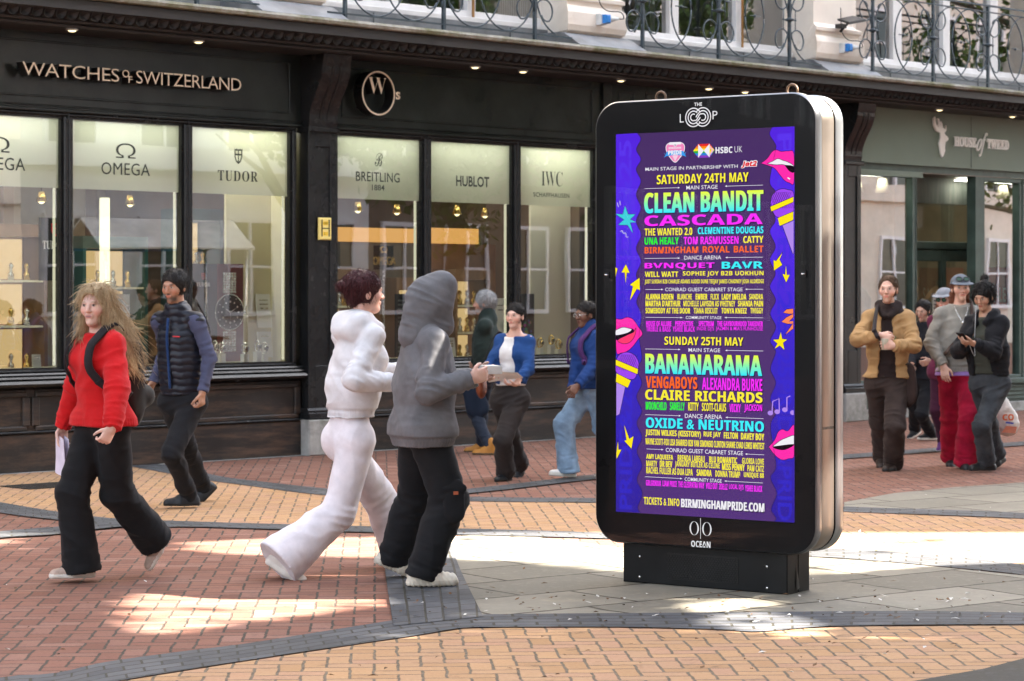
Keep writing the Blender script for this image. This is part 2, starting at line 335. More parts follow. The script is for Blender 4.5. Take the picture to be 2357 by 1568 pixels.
# access cover, dead leaves, crumbs of litter
mc = MB(); M_IRON = mat('cast_iron', (0.05, 0.045, 0.04), 0.55, 0.6, 0.4, 8, 0.5, 120)
c0 = gd(104, 1120); mc.box(-0.30, 0.30, -0.22, 0.22, 0.0, 0.010, M_IRON)
for k in range(9): mc.box(-0.27, 0.27, -0.19 + k * 0.044, -0.172 + k * 0.044, 0.010, 0.014, M_IRON)
tag(mc.build('access_cover', loc=(c0[0], c0[1], 0.003), rz=math.radians(45)), 'dark cast iron access cover set in the tan bricks', 'manhole cover')
lv = MB(); M_LEAF1 = mat('dead_leaf', (0.12, 0.06, 0.025), 0.8, var=0.5); M_LEAF2 = mat('litter_scrap', (0.6, 0.57, 0.52), 0.8, var=0.2)
for k in range(330):
    if k < 200: x_, y_ = random.uniform(900, 2357), random.uniform(1370, 1440) if random.random() < .6 else random.uniform(1300, 1568)
    else: x_, y_ = random.uniform(0, 2357), random.uniform(1060, 1568)
    q = gd(x_, y_); a = random.uniform(0, 6.28); L, W = random.uniform(0.008, 0.026), random.uniform(0.004, 0.011); ca, sa = math.cos(a), math.sin(a)
    z = 0.015 + random.uniform(0, 0.004); mm = M_LEAF2 if random.random() < .2 else M_LEAF1
    lv.add([(q[0] + u * ca - w * sa, q[1] + u * sa + w * ca, z + h) for u, w, h in ((-L, 0, 0), (0, -W, .004), (L, 0, random.uniform(0, .012)), (0, W, .006))], [(0, 1, 2, 3)], mm)
tag(lv.build('fallen_leaves'), 'scattered dead leaves and crumbs of litter on the paving', 'litter', kind='stuff')
# ------------------------------------------------------------------ frontage (frontage coordinates: s along the street, y into the building, z up)
def black_paint(name, col, rough, rust=0.0):
    t = NT(name); v = t.coord('Object'); vs = t.coord('Object', scale=(1.0, 1.0, 7.0))
    f = t.noise(2.2, 7, 0.65, v); br = t.noise(9, 5, 0.7, vs)
    c = t.mix(t.ramp(f, [(0.4, (0, 0, 0)), (0.75, (0.5,) * 3)]), col, tuple(x * 2.2 + 0.004 for x in col))
    if rust: c = t.mix(t.ramp(t.noise(1.1, 8, 0.75, vs), [(0.46, (0, 0, 0)), (0.66, (rust,) * 3)]), c, (0.115, 0.068, 0.046))
    c = t.mix(t.ramp(t.noise(40, 2, 0.5, v), [(0.74, (0, 0, 0)), (0.8, (0.25,) * 3)]), c, (0.2, 0.19, 0.17))
    h = t.math('ADD', t.math('MULTIPLY', br, 1.0), t.math('MULTIPLY', t.noise(1.2, 3, 0.5, v), 3.0))
    t.pbsdf(Base_Color=c, Roughness=t.math('MULTIPLY_ADD', f, 0.22, rough - 0.08), Specular_IOR_Level=0.38, Normal=t.bump(h, 0.3, 0.006)); return t.mat
M_BLACK = black_paint('black_gloss_paint', (0.010, 0.0105, 0.011), 0.22)
M_FASC = black_paint('fascia_black_paint', (0.013, 0.016, 0.015), 0.17)
M_RISER = black_paint('worn_black_paint', (0.018, 0.016, 0.015), 0.34, 0.75)
M_CORN = black_paint('cornice_paint', (0.022, 0.0205, 0.0205), 0.55)
M_SAGE = mat('sage_green_board', (0.175, 0.225, 0.185), 0.5, var=0.06, nscale=1.5, spec=0.12)
M_DOOR = mat('dark_green_paint', (0.048, 0.074, 0.061), 0.5, var=0.3, nscale=4, spec=0.2)
M_CREAM = mat('cream_stone_paint', (0.80, 0.73, 0.645), 0.75, var=0.07, nscale=2.0, bump=0.15, bscale=25, dirt=(0.60, 0.50, 0.40))
M_LEAD = mat('lead_sheet', (0.20, 0.21, 0.225), 0.5, 0.3, var=0.3, nscale=4, bump=0.2, bscale=14)
M_WHITE = mat('white_window_paint', (0.74, 0.73, 0.72), 0.4, var=0.07, nscale=5)
M_GREY = mat('grey_plinth_stone', (0.33, 0.32, 0.30), 0.8, var=0.25, nscale=5, bump=0.35, bscale=40, dirt=(0.12, 0.12, 0.10))
M_RAILP = mat('blue_grey_iron', (0.050, 0.068, 0.082), 0.4, 0.2, var=0.3, nscale=12)
M_COPPER = mat('copper_pole', (0.45, 0.25, 0.10), 0.35, 0.7)
M_SHOPIN = mat('shop_interior_wall', (0.30, 0.26, 0.19), 0.7, var=0.15)
M_SHOPDK = mat('shop_dark_wood', (0.09, 0.062, 0.042), 0.4, var=0.3, stretch=(1, 1, .2))
M_FLOORIN = mat('shop_carpet', (0.20, 0.17, 0.13), 0.9)
M_IVORY = mat('ivory_backdrop', (0.66, 0.60, 0.40), 0.8, var=0.06, nscale=0.8)
M_PALE = mat('pale_backdrop', (0.70, 0.66, 0.55), 0.8, var=0.05, nscale=0.8)
M_SHELF = mat('pale_display_shelf', (0.62, 0.58, 0.44), 0.35)
M_CLETTER = mat('cream_lettering', (0.72, 0.60, 0.46), 0.35, var=0.05)
M_WLETTER = mat('white_lettering', (0.90, 0.90, 0.88), 0.4, var=0.05)
M_LSIDE = mat('black_letter_return', (0.012, 0.012, 0.012), 0.3)
M_INK = mat('dark_vinyl_lettering', (0.035, 0.045, 0.042), 0.5)
M_LED = emis('led_strip', (1.0, 0.95, 0.68), 0.075)
M_FILLTOP = emis('display_fill', (0.98, 0.97, 0.82), 1.7)  # added fill light, tucked out of sight above the window heads
M_DOWN = emis('downlight_lens', (1.0, 0.80, 0.42), 0.3)
M_AMBER = emis('amber_lit_cabinet', (1.0, 0.50, 0.14), 0.085)
M_AMBER2 = emis('warm_lit_cabinet', (1.0, 0.68, 0.30), 0.07)
M_ROOM = emis('shop_ceiling_lamp', (1.0, 0.86, 0.66), 2.4)
M_GLASS = glass_pane('shop_glass', (0.93, 0.97, 0.94), 0.11, 0.012)
M_GLASS2 = glass_pane('tailor_glass', (0.9, 0.95, 0.92), 0.26, 0.02); M_GLASSUP = glass_pane('old_window_glass', (0.55, 0.6, 0.58), 0.22, 0.03)
def film_mat():
    t = NT('frosted_film'); d = t.n('ShaderNodeBsdfDiffuse'); t.set(d.inputs[0], (0.66, 0.70, 0.62)); tl = t.n('ShaderNodeBsdfTranslucent'); t.set(tl.inputs[0], (0.72, 0.74, 0.62))
    m1 = t.n('ShaderNodeMixShader'); m1.inputs[0].default_value = 0.35; t.l(d.outputs[0], m1.inputs[1]); t.l(tl.outputs[0], m1.inputs[2])
    tr = t.n('ShaderNodeBsdfTransparent'); m2 = t.n('ShaderNodeMixShader'); m2.inputs[0].default_value = 0.07; t.l(m1.outputs[0], m2.inputs[1]); t.l(tr.outputs[0], m2.inputs[2]); t.l(m2.outputs[0], t.out.inputs[0]); return t.mat
M_FILM = film_mat()
def stone_ledge():
    t = NT('mossy_ledge_stone'); v = t.coord('Object'); f = t.noise(5, 8, 0.7, v); mo = t.noise(1.6, 6, 0.75, v)
    c = t.ramp(f, [(0.3, (0.20, 0.19, 0.165)), (0.7, (0.42, 0.40, 0.35))])
    c = t.mix(t.ramp(mo, [(0.42, (0, 0, 0)), (0.6, (0.85,) * 3)]), c, (0.115, 0.115, 0.040))
    t.pbsdf(Base_Color=c, Roughness=0.9, Normal=t.bump(t.noise(22, 6, 0.7, v), 0.7, 0.02)); return t.mat
M_LEDGE = stone_ledge()
FXY = lambda u, v, d: (u, d, v)          # outline in (s, z), swept in y
FYZ = lambda u, v, d: (d, u, v)          # outline in (y, z), swept along s

# ---- upper building: wall, pilasters, windows, stone ledge and cornice
ub = thing('brick_building', 'cream painted upper storey with white windows above the black cornice', 'building', fw(0, 0), TH)
mb = MB()
mb.box(-5, 20, 0.30, 0.45, 4.33, 4.56, M_LEAD)
# wall with window openings: piers and lintel
WIN = [(0.15, 2.40), (3.62, 4.85), (4.97, 5.98), (6.10, 7.12), (8.2, 9.30), (9.46, 10.52), (10.66, 11.50), (12.95, 13.74), (13.93, 14.87), (15.03, 16.0), (16.18, 17.1)]
prev = -5.0
for a, b in [(-5, -2.2), (2.40, 3.62), (7.12, 8.2), (11.50, 12.95), (17.1, 20)]:
    mb.box(a, b, 0.12, 0.45, 4.56, 7.6, M_CREAM)
mb.box(-5, 20, 0.125, 0.45, 7.6, 14.0, M_CREAM)
mb.build('wall', ub)
mb = MB(); mb.box(-5, 20, -0.02, 0.30, 4.33, 4.545, M_LEAD)
for k in range(24): mb.box(-4.5 + k, -4.47 + k, -0.035, -0.02, 4.34, 4.53, M_LEAD)
mb.build('lead_upstand', ub)
for a, b in [(-2.2, 2.40), (3.62, 7.12), (8.2, 11.50), (12.95, 17.1)]:
    w = MB(); w.box(a, b, 0.0, 0.32, 4.545, 4.60, M_WHITE); w.box(a, b, 0.10, 0.24, 4.60, 4.68, M_WHITE); w.box(a, b, 0.10, 0.24, 7.5, 7.6, M_WHITE)
    w.box(a, b, 0.13, 0.21, 6.6, 6.66, M_WHITE)
    ws = [q for q in WIN if q[0] >= a - .01 and q[1] <= b + .01]
    xs = [a] + [v for q in ws for v in q] + [b]
    for i in range(0, len(xs), 2):
        if xs[i + 1] - xs[i] > 0.01: w.box(xs[i], xs[i + 1], 0.105, 0.235, 4.68, 7.5, M_WHITE)
    wo = w.build('window', ub, bevel=0.006)
    for q in ws:
        p = MB(); p.add([(q[0], 0.17, 4.68), (q[1], 0.17, 4.68), (q[1], 0.17, 6.6), (q[0], 0.17, 6.6)], [(0, 1, 2, 3)], M_GLASSUP); p.add([(q[0], 0.17, 6.66), (q[1], 0.17, 6.66), (q[1], 0.17, 7.5), (q[0], 0.17, 7.5)], [(0, 1, 2, 3)], M_GLASSUP)
        p.build('pane', wo)
r_ = MB(); M_UPROOM = mat('upstairs_room', (0.33, 0.30, 0.25), 0.9); r_.box(-5, 20, 2.5, 2.6, 4.5, 7.6, M_UPROOM); r_.box(-5, 20, 0.46, 2.5, 4.46, 4.5, M_UPROOM); r_.box(-5, 20, 0.46, 2.5, 7.6, 7.64, M_WHITE)
for k in range(9): r_.box(-4 + k * 2.7, -3.9 + k * 2.7, 0.6, 2.5, 4.5, 7.6, M_WHITE)
for k in range(22): r_.box(6.35 + k * 0.035, 6.365 + k * 0.035, 0.30, 0.303, 4.6, 7.4, M_WHITE)
r_.build('upstairs_room', ub)
for s in (5.98, 10.55):
    pr = MB(); pr.tube([(s + 0.05, 0.07, 4.6), (s + 0.05, 0.07, 7.4)], 0.016, M_COPPER, 8); pr.build('copper_pipe', ub)

for s0 in (-1.88, 2.57, 7.0, 11.43, 17.2):
    s1 = s0 + 0.97; p = MB()
    prof = [(0.12, 4.49), (-0.36, 4.49), (-0.40, 4.52), (-0.42, 4.58), (-0.42, 4.72), (-0.40, 4.77), (-0.37, 4.80), (-0.37, 4.84), (-0.40, 4.86), (-0.40, 4.90), (-0.34, 4.93), (-0.30, 4.96), (-0.30, 7.9), (0.12, 7.9)]
    pw = [(0.12, 0), (-0.36, 0)]
    def inset(yy): return max(0.0, (yy + 0.42)) * 0.75
    n = len(prof); vs = []
    for yv, z in prof: vs += [(s0 + inset(min(yv, -0.25)), yv, z), (s1 - inset(min(yv, -0.25)), yv, z)]
    fs = [(2 * i, 2 * i + 1, 2 * i + 3, 2 * i + 2) for i in range(n - 1)]
    fs += [tuple(2 * i for i in range(n))[::-1], tuple(2 * i + 1 for i in range(n))]
    p.add(vs, fs, M_CREAM); pl = p.build('pilaster', ub)
    q = MB(); q.extr([(0.0, 4.333), (-0.66, 4.333), (-0.60, 4.37), (-0.43, 4.47), (-0.36, 4.492), (0.0, 4.492)], FYZ, s0 - 0.06, s1 + 0.06, M_LEAD); q.build('lead_flashing', pl)
le = MB(); le.extr([(0.12, 4.262), (-0.64, 4.264), (-0.70, 4.272), (-0.712, 4.30), (-0.70, 4.325), (-0.60, 4.332), (0.12, 4.333)], FYZ, -5, 20, M_LEDGE); le.build('stone_ledge', ub)
co = MB()
co.extr([(0.12, 4.02), (-0.42, 4.02), (-0.50, 4.022), (-0.515, 4.04), (-0.50, 4.052), (-0.535, 4.062), (-0.545, 4.078), (-0.52, 4.083), (-0.52, 4.158), (-0.62, 4.16), (-0.655, 4.168), (-0.655, 4.255), (-0.64, 4.262), (0.12, 4.262)], FYZ, -5, 20, M_CORN)
k = 0; s = -4.9
while s < 19.9:      # row of hanging scallops along the cornice
    w = 0.108; pts = [(s - w / 2, 4.157), (s + w / 2, 4.157), (s + w / 2, 4.125)] + [(s + w / 2 * math.cos(a), 4.125 - 0.042 * math.sin(a)) for a in np.linspace(0.3, math.pi - 0.3, 8)] + [(s - w / 2, 4.125)]
    n = len(pts); front = [(u, -0.585 - 0.03 * max(0, (v - 4.10) / 0.06), v) for u, v in pts]; back = [(u, -0.52, v) for u, v in pts]
    c = (s, -0.548, 4.128)
    co.add(front + back + [c], [(i, (i + 1) % n, n + (i + 1) % n, n + i) for i in range(n)] + [(i, (i + 1) % n, 2 * n) for i in range(n)], M_CORN)
    s += 0.1255
co.build('cornice', ub)
# ---- iron balcony railings
def arc(cs, cz, rs, rz, a0, a1, n, y): return [(cs + rs * math.cos(a), y, cz + rz * math.sin(a)) for a in np.linspace(a0, a1, n)]
YR = -0.55
def railing(posts, sA, sB, label):
    o0 = (posts[1], YR, 4.333)
    t = thing('balcony_railing', label, 'railing', fw(o0[0], o0[1], o0[2]), TH, 'scrolled iron balcony railings')
    for zz, r in ((4.405, 0.011), (5.345, 0.011), (5.43, 0.016)):
        m_ = MB(); m_.box(sA, sB, YR - r, YR + r, zz - r * 0.7, zz + r * 0.7, M_RAILP); m_.build('rail', t, o0)
    for s in posts:
        m_ = MB(); m_.box(s - 0.017, s + 0.017, YR - 0.017, YR + 0.017, 4.333, 5.42, M_RAILP)
        m_.lathe([(0.02, -0.03), (0.035, -0.015), (0.062, -0.006), (0.062, 0.006), (0.035, 0.015), (0.02, 0.03)], (s, YR, 4.908), M_RAILP, 10)
        m_.build('post', t, o0)
        for sg in (-1, 1):
            def T(P): return [(s + sg * (p[0] - s), p[1], p[2]) for p in P]
            room = (sB - s) if sg > 0 else (s - sA)
            m_ = MB(); rr = 0.0095; TW = lambda P: m_.tube(T(P), rr, M_RAILP, 6)
            for sz in (-1, 1):      # curled ring above and below the collar
                cz = 4.908 + sz * 0.245
                ring = arc(s + 0.145, cz, 0.127, 0.128, math.pi if sz < 0 else math.pi, math.pi + (-1 if sz < 0 else 1) * 1.0, 3, YR)
                A = np.linspace(math.pi * 1.0, -0.72 * math.pi, 26); P = []
                for i, a in enumerate(A):
                    f = 1 - 0.0 * i
                    rr_ = 0.127 * (1 if i < 19 else 1 - 0.09 * (i - 19))
                    P.append((s + 0.145 + rr_ * math.cos(a), YR, cz - sz * 0.0 + (-sz) * rr_ * math.sin(a)))
                TW(P)
                TW([(s + 0.02, YR, cz + sz * 0.02), (s + 0.018, YR, cz + sz * 0.1)])
            m_.tube([(s + sg * 0.115, YR, 4.79), (s + sg * 0.115, YR, 5.03)], 0.006, M_RAILP, 5)
            m_.lathe([(0.006, -0.014), (0.017, 0), (0.006, 0.014)], (s + sg * 0.115, YR, 4.908), M_RAILP, 6)
            if room > 0.75: TW(arc(s + 0.425, 4.878, 0.41, 0.465, 0, 2 * math.pi, 40, YR))
            else: TW(arc(s + 0.425, 4.878, 0.41, 0.465, math.pi * 0.62, math.pi * (1.42 if room > 0.25 else 1.25), 20, YR))
            m_.build('scroll_panel', t, o0)
    for a, b in zip(posts, posts[1:]):
        m_ = MB(); c = (a + b) / 2; m_.tube([(c - 0.1, YR, 4.9), (c + 0.1, YR, 4.9)], 0.006, M_RAILP, 5); m_.lathe([(0.006, -0.02), (0.022, 0), (0.006, 0.02)], (c, YR, 4.9), M_RAILP, 8); m_.build('stud', t, o0)
railing([-0.9, 0.45, 1.8], -0.93, 2.55, 'blue-grey iron railing with scrolls above the long cream shop sign')
railing([3.647, 5.0, 6.348], 3.42, 6.92, 'blue-grey scrolled iron railing above the ringed monogram sign')
railing([8.082, 9.408, 10.729], 8.04, 11.35, 'blue-grey scrolled iron railing above the digital kiosk, between two cream pilasters')
railing([12.40, 13.70, 14.95, 16.25], 12.36, 17.2, 'blue-grey scrolled iron railing above the green stag sign')
# ---- floodlight and blue power sockets on the pilasters
M_BLUE = mat('blue_plastic', (0.02, 0.16, 0.46), 0.35); M_LGREY = mat('pale_grey_plastic', (0.5, 0.52, 0.53), 0.4); M_CABLE = mat('black_cable', (0.02, 0.02, 0.02), 0.5)
def socket(s, z, label):
    o0 = (s, -0.42, z); t = thing('power_socket', label, 'socket', fw(*o0), TH, 'blue sockets on the pilasters')
    m_ = MB(); m_.bevbox(s - 0.05, s + 0.05, -0.50, -0.421, z - 0.06, z + 0.06, 0.01, M_LGREY); m_.build('back_box', t, o0)
    m_ = MB(); m_.bevbox(s - 0.03, s + 0.055, -0.56, -0.50, z - 0.045, z + 0.05, 0.012, M_BLUE); m_.build('socket', t, o0)
    m_ = MB(); m_.tube([(s + 0.05, -0.53, z), (s + 0.12, -0.53, z + 0.012), (s + 0.20, -0.53, z + 0.02)], [0.035, 0.03, 0.016], M_LGREY, 10); m_.build('plug', t, o0)
    m_ = MB(); m_.tube(catmull([(s + 0.2, -0.53, z + 0.02), (s + 0.30, -0.52, z + 0.03), (s + 0.27, -0.5, z + 0.10), (s + 0.08, -0.46, z + 0.11), (s - 0.02, -0.44, z + 0.22), (s - 0.03, -0.43, z + 0.50)]), 0.006, M_CABLE, 6); m_.build('cable', t, o0)
socket(7.5, 4.66, 'blue power socket with loose cable on the cream pilaster left of the kiosk')
socket(11.93, 4.66, 'blue power socket under the floodlight on the cream pilaster')
fl = thing('floodlight', 'small black floodlight tilted up on the cream pilaster', 'light', fw(11.95, -0.44, 4.92), TH); o0 = (11.95, -0.44, 4.92)
m_ = MB(); m_.add([(11.83, -0.62, 4.93), (12.12, -0.66, 4.99), (12.16, -0.42, 5.06), (11.87, -0.40, 5.0), (11.83, -0.61, 4.965), (12.12, -0.65, 5.025), (12.16, -0.42, 5.085), (11.87, -0.40, 5.025)], [(3, 2, 1, 0), (4, 5, 6, 7), (0, 1, 5, 4), (1, 2, 6, 5), (2, 3, 7, 6), (3, 0, 4, 7)], M_CABLE)
m_.build('lamp_head', fl, o0, bevel=0.006); m_ = MB(); m_.tube([(11.90, -0.42, 4.86), (11.92, -0.46, 4.91), (11.96, -0.5, 4.97)], 0.016, M_CABLE, 8); m_.box(11.80, 11.90, -0.52, -0.42, 4.90, 4.95, M_CABLE); m_.build('bracket', fl, o0)

# ---- shopfronts
sf = thing('watch_shopfront', 'black gloss shopfront of a watch shop with frosted bands across its windows', 'shopfront', fw(0, 0), TH)
def fascia(parent, a, b, m, z0=3.29, z1=4.02, panels=None):
    mb = MB(); mb.box(a, b, 0.0, 0.10, z0, z1, m)
    for p0, p1 in (panels or [(a + 0.28, b - 0.14)]):
        for q in ((p0, p1, 3.925, 3.945), (p0, p1, 3.425, 3.445), (p0, p0 + 0.02, 3.445, 3.925), (p1 - 0.02, p1, 3.445, 3.925)): mb.bevbox(q[0], q[1], -0.014, 0.001, q[2], q[3], 0.005, m)
    mb.bevbox(a, b, -0.035, 0.001, 3.295, 3.33, 0.008, m); mb.bevbox(a, b, -0.018, 0.001, 3.345, 3.36, 0.005, m)
    return mb.build('fascia_board', parent)
fascia(sf, -4.5, 3.54, M_FASC, panels=[(-4.2, 3.40)]); fascia(sf, 3.91, 8.0, M_FASC, panels=[(4.08, 7.85)]); fascia(sf, 8.14, 12.38, M_FASC, panels=[(8.28, 8.55), (8.75, 12.2)])
def shop_window(parent, a, b, brand=None, film=True, end=False):
    fr = MB()
    def pc(x0, x1, z0, z1):
        fr.bevbox(x0, x1, -0.025, 0.11, z0, z1, 0.012, M_BLACK)
    la, lb = (0.05, 0.05)
    pc(a - la, a, 0.93, 3.26); pc(b, b + lb, 0.93, 3.26); pc(a - la, b + lb, 3.26, 3.294); pc(a - la, b + lb, 0.90, 0.93)
    for q in ((a, a + 0.018, 0.948, 3.242), (b - 0.018, b, 0.948, 3.242), (a, b, 0.93, 0.948), (a, b, 3.242, 3.26)): fr.box(q[0], q[1], 0.01, 0.075, q[2], q[3], M_BLACK)
    w = fr.build('window', parent)
    p = MB(); p.add([(a + .018, 0.045, 0.948), (b - .018, 0.045, 0.948), (b - .018, 0.045, 3.242), (a + .018, 0.045, 3.242)], [(0, 1, 2, 3)], M_GLASS); p.build('pane', w)
    if film:
        p = MB(); p.add([(a + .018, 0.052, 2.60), (b - .018, 0.052, 2.60), (b - .018, 0.052, 3.242), (a + .018, 0.052, 3.242)], [(0, 1, 2, 3)], M_FILM); p.build('frosted_film', w)
    if brand:
        L = MB(); fn = lambda u, v, d=0: (u, 0.040, v); brand(L, fn, (a + b) / 2); L.build('lettering', w)
    if not film: return w
    l = MB(); l.box(b - 0.040, b - 0.022, 0.09, 0.11, 0.96, 3.22, M_LED); l.build('light_strip', w)
    l = MB(); l.box(a + 0.06, b - 0.06, 0.16, 0.40, 3.285, 3.295, M_FILLTOP); l.build('lamp', w)  # hidden fill bar added to brighten the film and backdrops
    return w
def omega(L, fn, c):
    put_text(L, 'Ω', c - 0.118, c + 0.108, 2.905, 3.045, fn, M_INK, off=-0.008); put_text(L, 'OMEGA', c - 0.285, c + 0.275, 2.745, 2.86, fn, M_INK, off=0.0, spacing=1.05)
def shield(L, fn, c, z0, z1, w, m):
    h = z1 - z0; o = [(-.5, 1), (-.42, .95), (-.3, .93), (-.22, 1), (-.1, .94), (.1, .94), (.22, 1), (.3, .93), (.42, .95), (.5, 1), (.48, .45), (.3, .15), (0, 0), (-.3, .15), (-.48, .45)]
    i_ = [(u * 0.72, 0.12 + v * 0.76) for u, v in o]
    n = len(o); vs = [fn(c + u * w, z0 + v * h) for u, v in o] + [fn(c + u * w, z0 + v * h) for u, v in i_]
    L.add(vs, [(k, (k + 1) % n, n + (k + 1) % n, n + k) for k in range(n)], m)
    for q in ((-.06, .06, .12, .9), (-.4, .4, .55, .66)): L.add([fn(c + q[0] * w, z0 + q[2] * h), fn(c + q[1] * w, z0 + q[2] * h), fn(c + q[1] * w, z0 + q[3] * h), fn(c + q[0] * w, z0 + q[3] * h)], [(0, 1, 2, 3)], m)
def tudor(L, fn, c): c -= 0.02; shield(L, fn, c, 2.90, 3.055, 0.10, M_INK); put_text(L, serif('TUDOR'), c - 0.255, c + 0.245, 2.73, 2.835, fn, M_INK, off=-0.004, spacing=1.12)
def breitling(L, fn, c):
    c -= 0.0; put_text(L, '\U0001D4D1', c - 0.05, c + 0.06, 2.945, 3.085, fn, M_INK); put_text(L, 'BREITLING', c - 0.31, c + 0.30, 2.785, 2.885, fn, M_INK, off=0.008, spacing=1.05); put_text(L, '1884', c - 0.09, c + 0.085, 2.695, 2.755, fn, M_INK, off=0.01)
def hublot(L, fn, c): c += 0.04; put_text(L, 'HUBLOT', c - 0.25, c + 0.25, 2.775, 2.89, fn, M_INK, off=0.022)
def iwc(L, fn, c): c -= 0.05; put_text(L, serif('IWC'), c - 0.17, c + 0.17, 2.82, 2.985, fn, M_INK, off=-0.012); put_text(L, 'SCHAFFHAUSEN', c - 0.30, c + 0.28, 2.695, 2.745, fn, M_INK, off=0.012, spacing=1.1)
shop_window(sf, -3.30, -2.08); shop_window(sf, -1.98, -0.74, omega); shop_window(sf, -0.64, 0.68, lambda L, fn, c: omega(L, fn, c + 0.0)); shop_window(sf, 0.78, 2.065, omega); shop_window(sf, 2.165, 3.42, tudor)
shop_window(sf, 4.02, 5.23, breitling); shop_window(sf, 5.33, 6.58, hublot); shop_window(sf, 6.68, 7.88, iwc)
shop_window(sf, 8.24, 9.55, film=False); shop_window(sf, 9.65, 10.95, film=False); shop_window(sf, 11.05, 12.3, film=False)
sl = MB(); rs = MB()
for a, b in ((-4.5, 3.53), (3.92, 8.0), (8.14, 12.37)):
    sl.extr([(0.02, 0.90), (-0.05, 0.90), (-0.06, 0.885), (-0.045, 0.875), (-0.075, 0.868), (-0.085, 0.85), (-0.07, 0.838), (-0.105, 0.83), (-0.12, 0.805), (-0.105, 0.78), (-0.05, 0.765), (-0.02, 0.75), (0.02, 0.75)], FYZ, a, b, M_BLACK)
    rs.box(a, b, -0.005, 0.15, 0.30, 0.752, M_RISER)
    n = 5 if a < 0 else 3; e = (b - a) / n
    for i in range(n):
        p0, p1 = a + i * e + 0.09, a + (i + 1) * e - 0.09
        for q in ((p0 - .04, p1 + .04, 0.685, 0.735), (p0 - .04, p1 + .04, 0.375, 0.42), (p0 - .08, p0, 0.42, 0.685), (p1, p1 + .08, 0.42, 0.685)): rs.bevbox(q[0], q[1], -0.03, -0.004, q[2], q[3], 0.009, M_RISER)
    rs.bevbox(a, b, -0.055, 0.1, 0.0, 0.355, 0.014, M_RISER); rs.bevbox(a, b, -0.07, -0.02, 0.355, 0.375, 0.007, M_BLACK)
sl.build('window_sill', sf); rs.build('stall_riser', sf)
po = MB(); po.box(8.0, 8.14, -0.03, 0.12, 0, 4.02, M_BLACK); po.box(-4.6, -4.5, 0, .12, 0, 4.02, M_BLACK); po.build('door_post', sf)
def pilaster(parent, a, b, og=(0, 0, 0)):
    p = MB(); c = (a + b) / 2
    p.box(a, b, -0.105, 0.12, 0.47, 3.30, M_BLACK)
    p.bevbox(a, a + 0.085, -0.122, -0.10, 0.47, 3.30, 0.006, M_BLACK); p.bevbox(b - 0.085, b, -0.122, -0.10, 0.47, 3.30, 0.006, M_BLACK); p.bevbox(a + .085, b - .085, -0.122, -0.10, 3.1, 3.30, 0.006, M_BLACK); p.bevbox(a + .085, b - .085, -0.122, -0.10, 0.47, 0.9, 0.006, M_BLACK)
    p.bevbox(a - 0.02, b + 0.02, -0.16, 0.12, 3.245, 3.30, 0.01, M_BLACK)
    o = p.build('pilaster', parent, og)
    q = MB(); prof = [(0.12, 3.30), (-0.125, 3.30), (-0.135, 3.36)] + [(-0.135 - 0.20 * (0.5 - 0.5 * math.cos(math.pi * t)), 3.38 + 0.52 * t) for t in np.linspace(0, 1, 14)] + [(-0.345, 3.94), (-0.36, 4.018), (0.12, 4.018)]
    q.extr(prof, FYZ, a, b, M_BLACK)
    for g in (0.12, 0.22):
        q.extr([(y - 0.006, z) for y, z in prof[3:17]] + [(y + 0.03, z) for y, z in prof[3:17]][::-1], FYZ, a + g - 0.012 + .02, a + g + 0.012 + .02, M_LSIDE)
    q.build('console_bracket', o, og)
    q = MB(); q.extr([(0.12, 0.36), (-0.155, 0.36), (-0.17, 0.375), (-0.17, 0.42), (-0.15, 0.435), (-0.155, 0.45), (-0.13, 0.475), (0.12, 0.475)], FYZ, a - 0.03, b + 0.03, M_BLACK); q.build('base_moulding', o, og)
    q = MB(); q.bevbox(a - 0.045, b + 0.045, -0.185, 0.12, 0.0, 0.36, 0.012, M_GREY); q.build('plinth', o, og)
pilaster(sf, 3.54, 3.91); pilaster(sf, -5.0, -4.6)
# ---- raised signs
def sign_fn(y): return lambda u, v, d=0.0: (u, y + d, v)
sg = MB(); fn = sign_fn(-0.155); D = dict(depth=0.10, side=M_LSIDE)
put_text(sg, 'WATCHES', 0.135, 1.20, 3.600, 3.722, fn, M_CLETTER, off=-0.006, spacing=0.93, **D); put_text(sg, 'O', 1.235, 1.315, 3.648, 3.718, fn, M_CLETTER, off=0.004, **D); put_text(sg, 'F', 1.305, 1.352, 3.600, 3.662, fn, M_CLETTER, off=0.004, **D)
put_text(sg, 'SWITZERLAND', 1.395, 2.651, 3.600, 3.722, fn, M_CLETTER, off=-0.006, spacing=0.93, **D)
for k in range(26): sg.tube([(0.18 + k * 0.098, -0.06, 3.66), (0.18 + k * 0.098, 0.0, 3.66)], 0.006, M_LSIDE, 5)
tag(sg.build('shop_sign', origin=(1.4, 0, 3.66), loc=fw(1.4, 0, 3.66), rz=TH), 'long sign of raised cream capital letters with black returns on the fascia', 'sign')
sg = thing('shop_sign', 'round monogram sign, a cream W inside an oval ring with a small s', 'sign', fw(4.445, 0, 3.684), TH); o0 = (4.445, 0, 3.684)
m_ = MB(); n = 48
for (ra, rb, ya, yb, mm) in ((0.212, 0.228, -0.165, -0.16, M_CLETTER), (0.205, 0.229, -0.16, -0.03, M_LSIDE)):
    vs = []
    for k in range(n):
        a = 2 * math.pi * k / n; ca, sa = math.cos(a), math.sin(a)
        vs += [(4.445 + ra * ca, ya, 3.684 + ra * sa), (4.445 + rb * ca, ya, 3.684 + rb * sa), (4.445 + rb * ca, yb, 3.684 + rb * sa), (4.445 + ra * ca, yb, 3.684 + ra * sa)]
    m_.add(vs, [(4 * k + i, 4 * ((k + 1) % n) + i, 4 * ((k + 1) % n) + (i + 1) % 4, 4 * k + (i + 1) % 4) for k in range(n) for i in range(4)], mm)
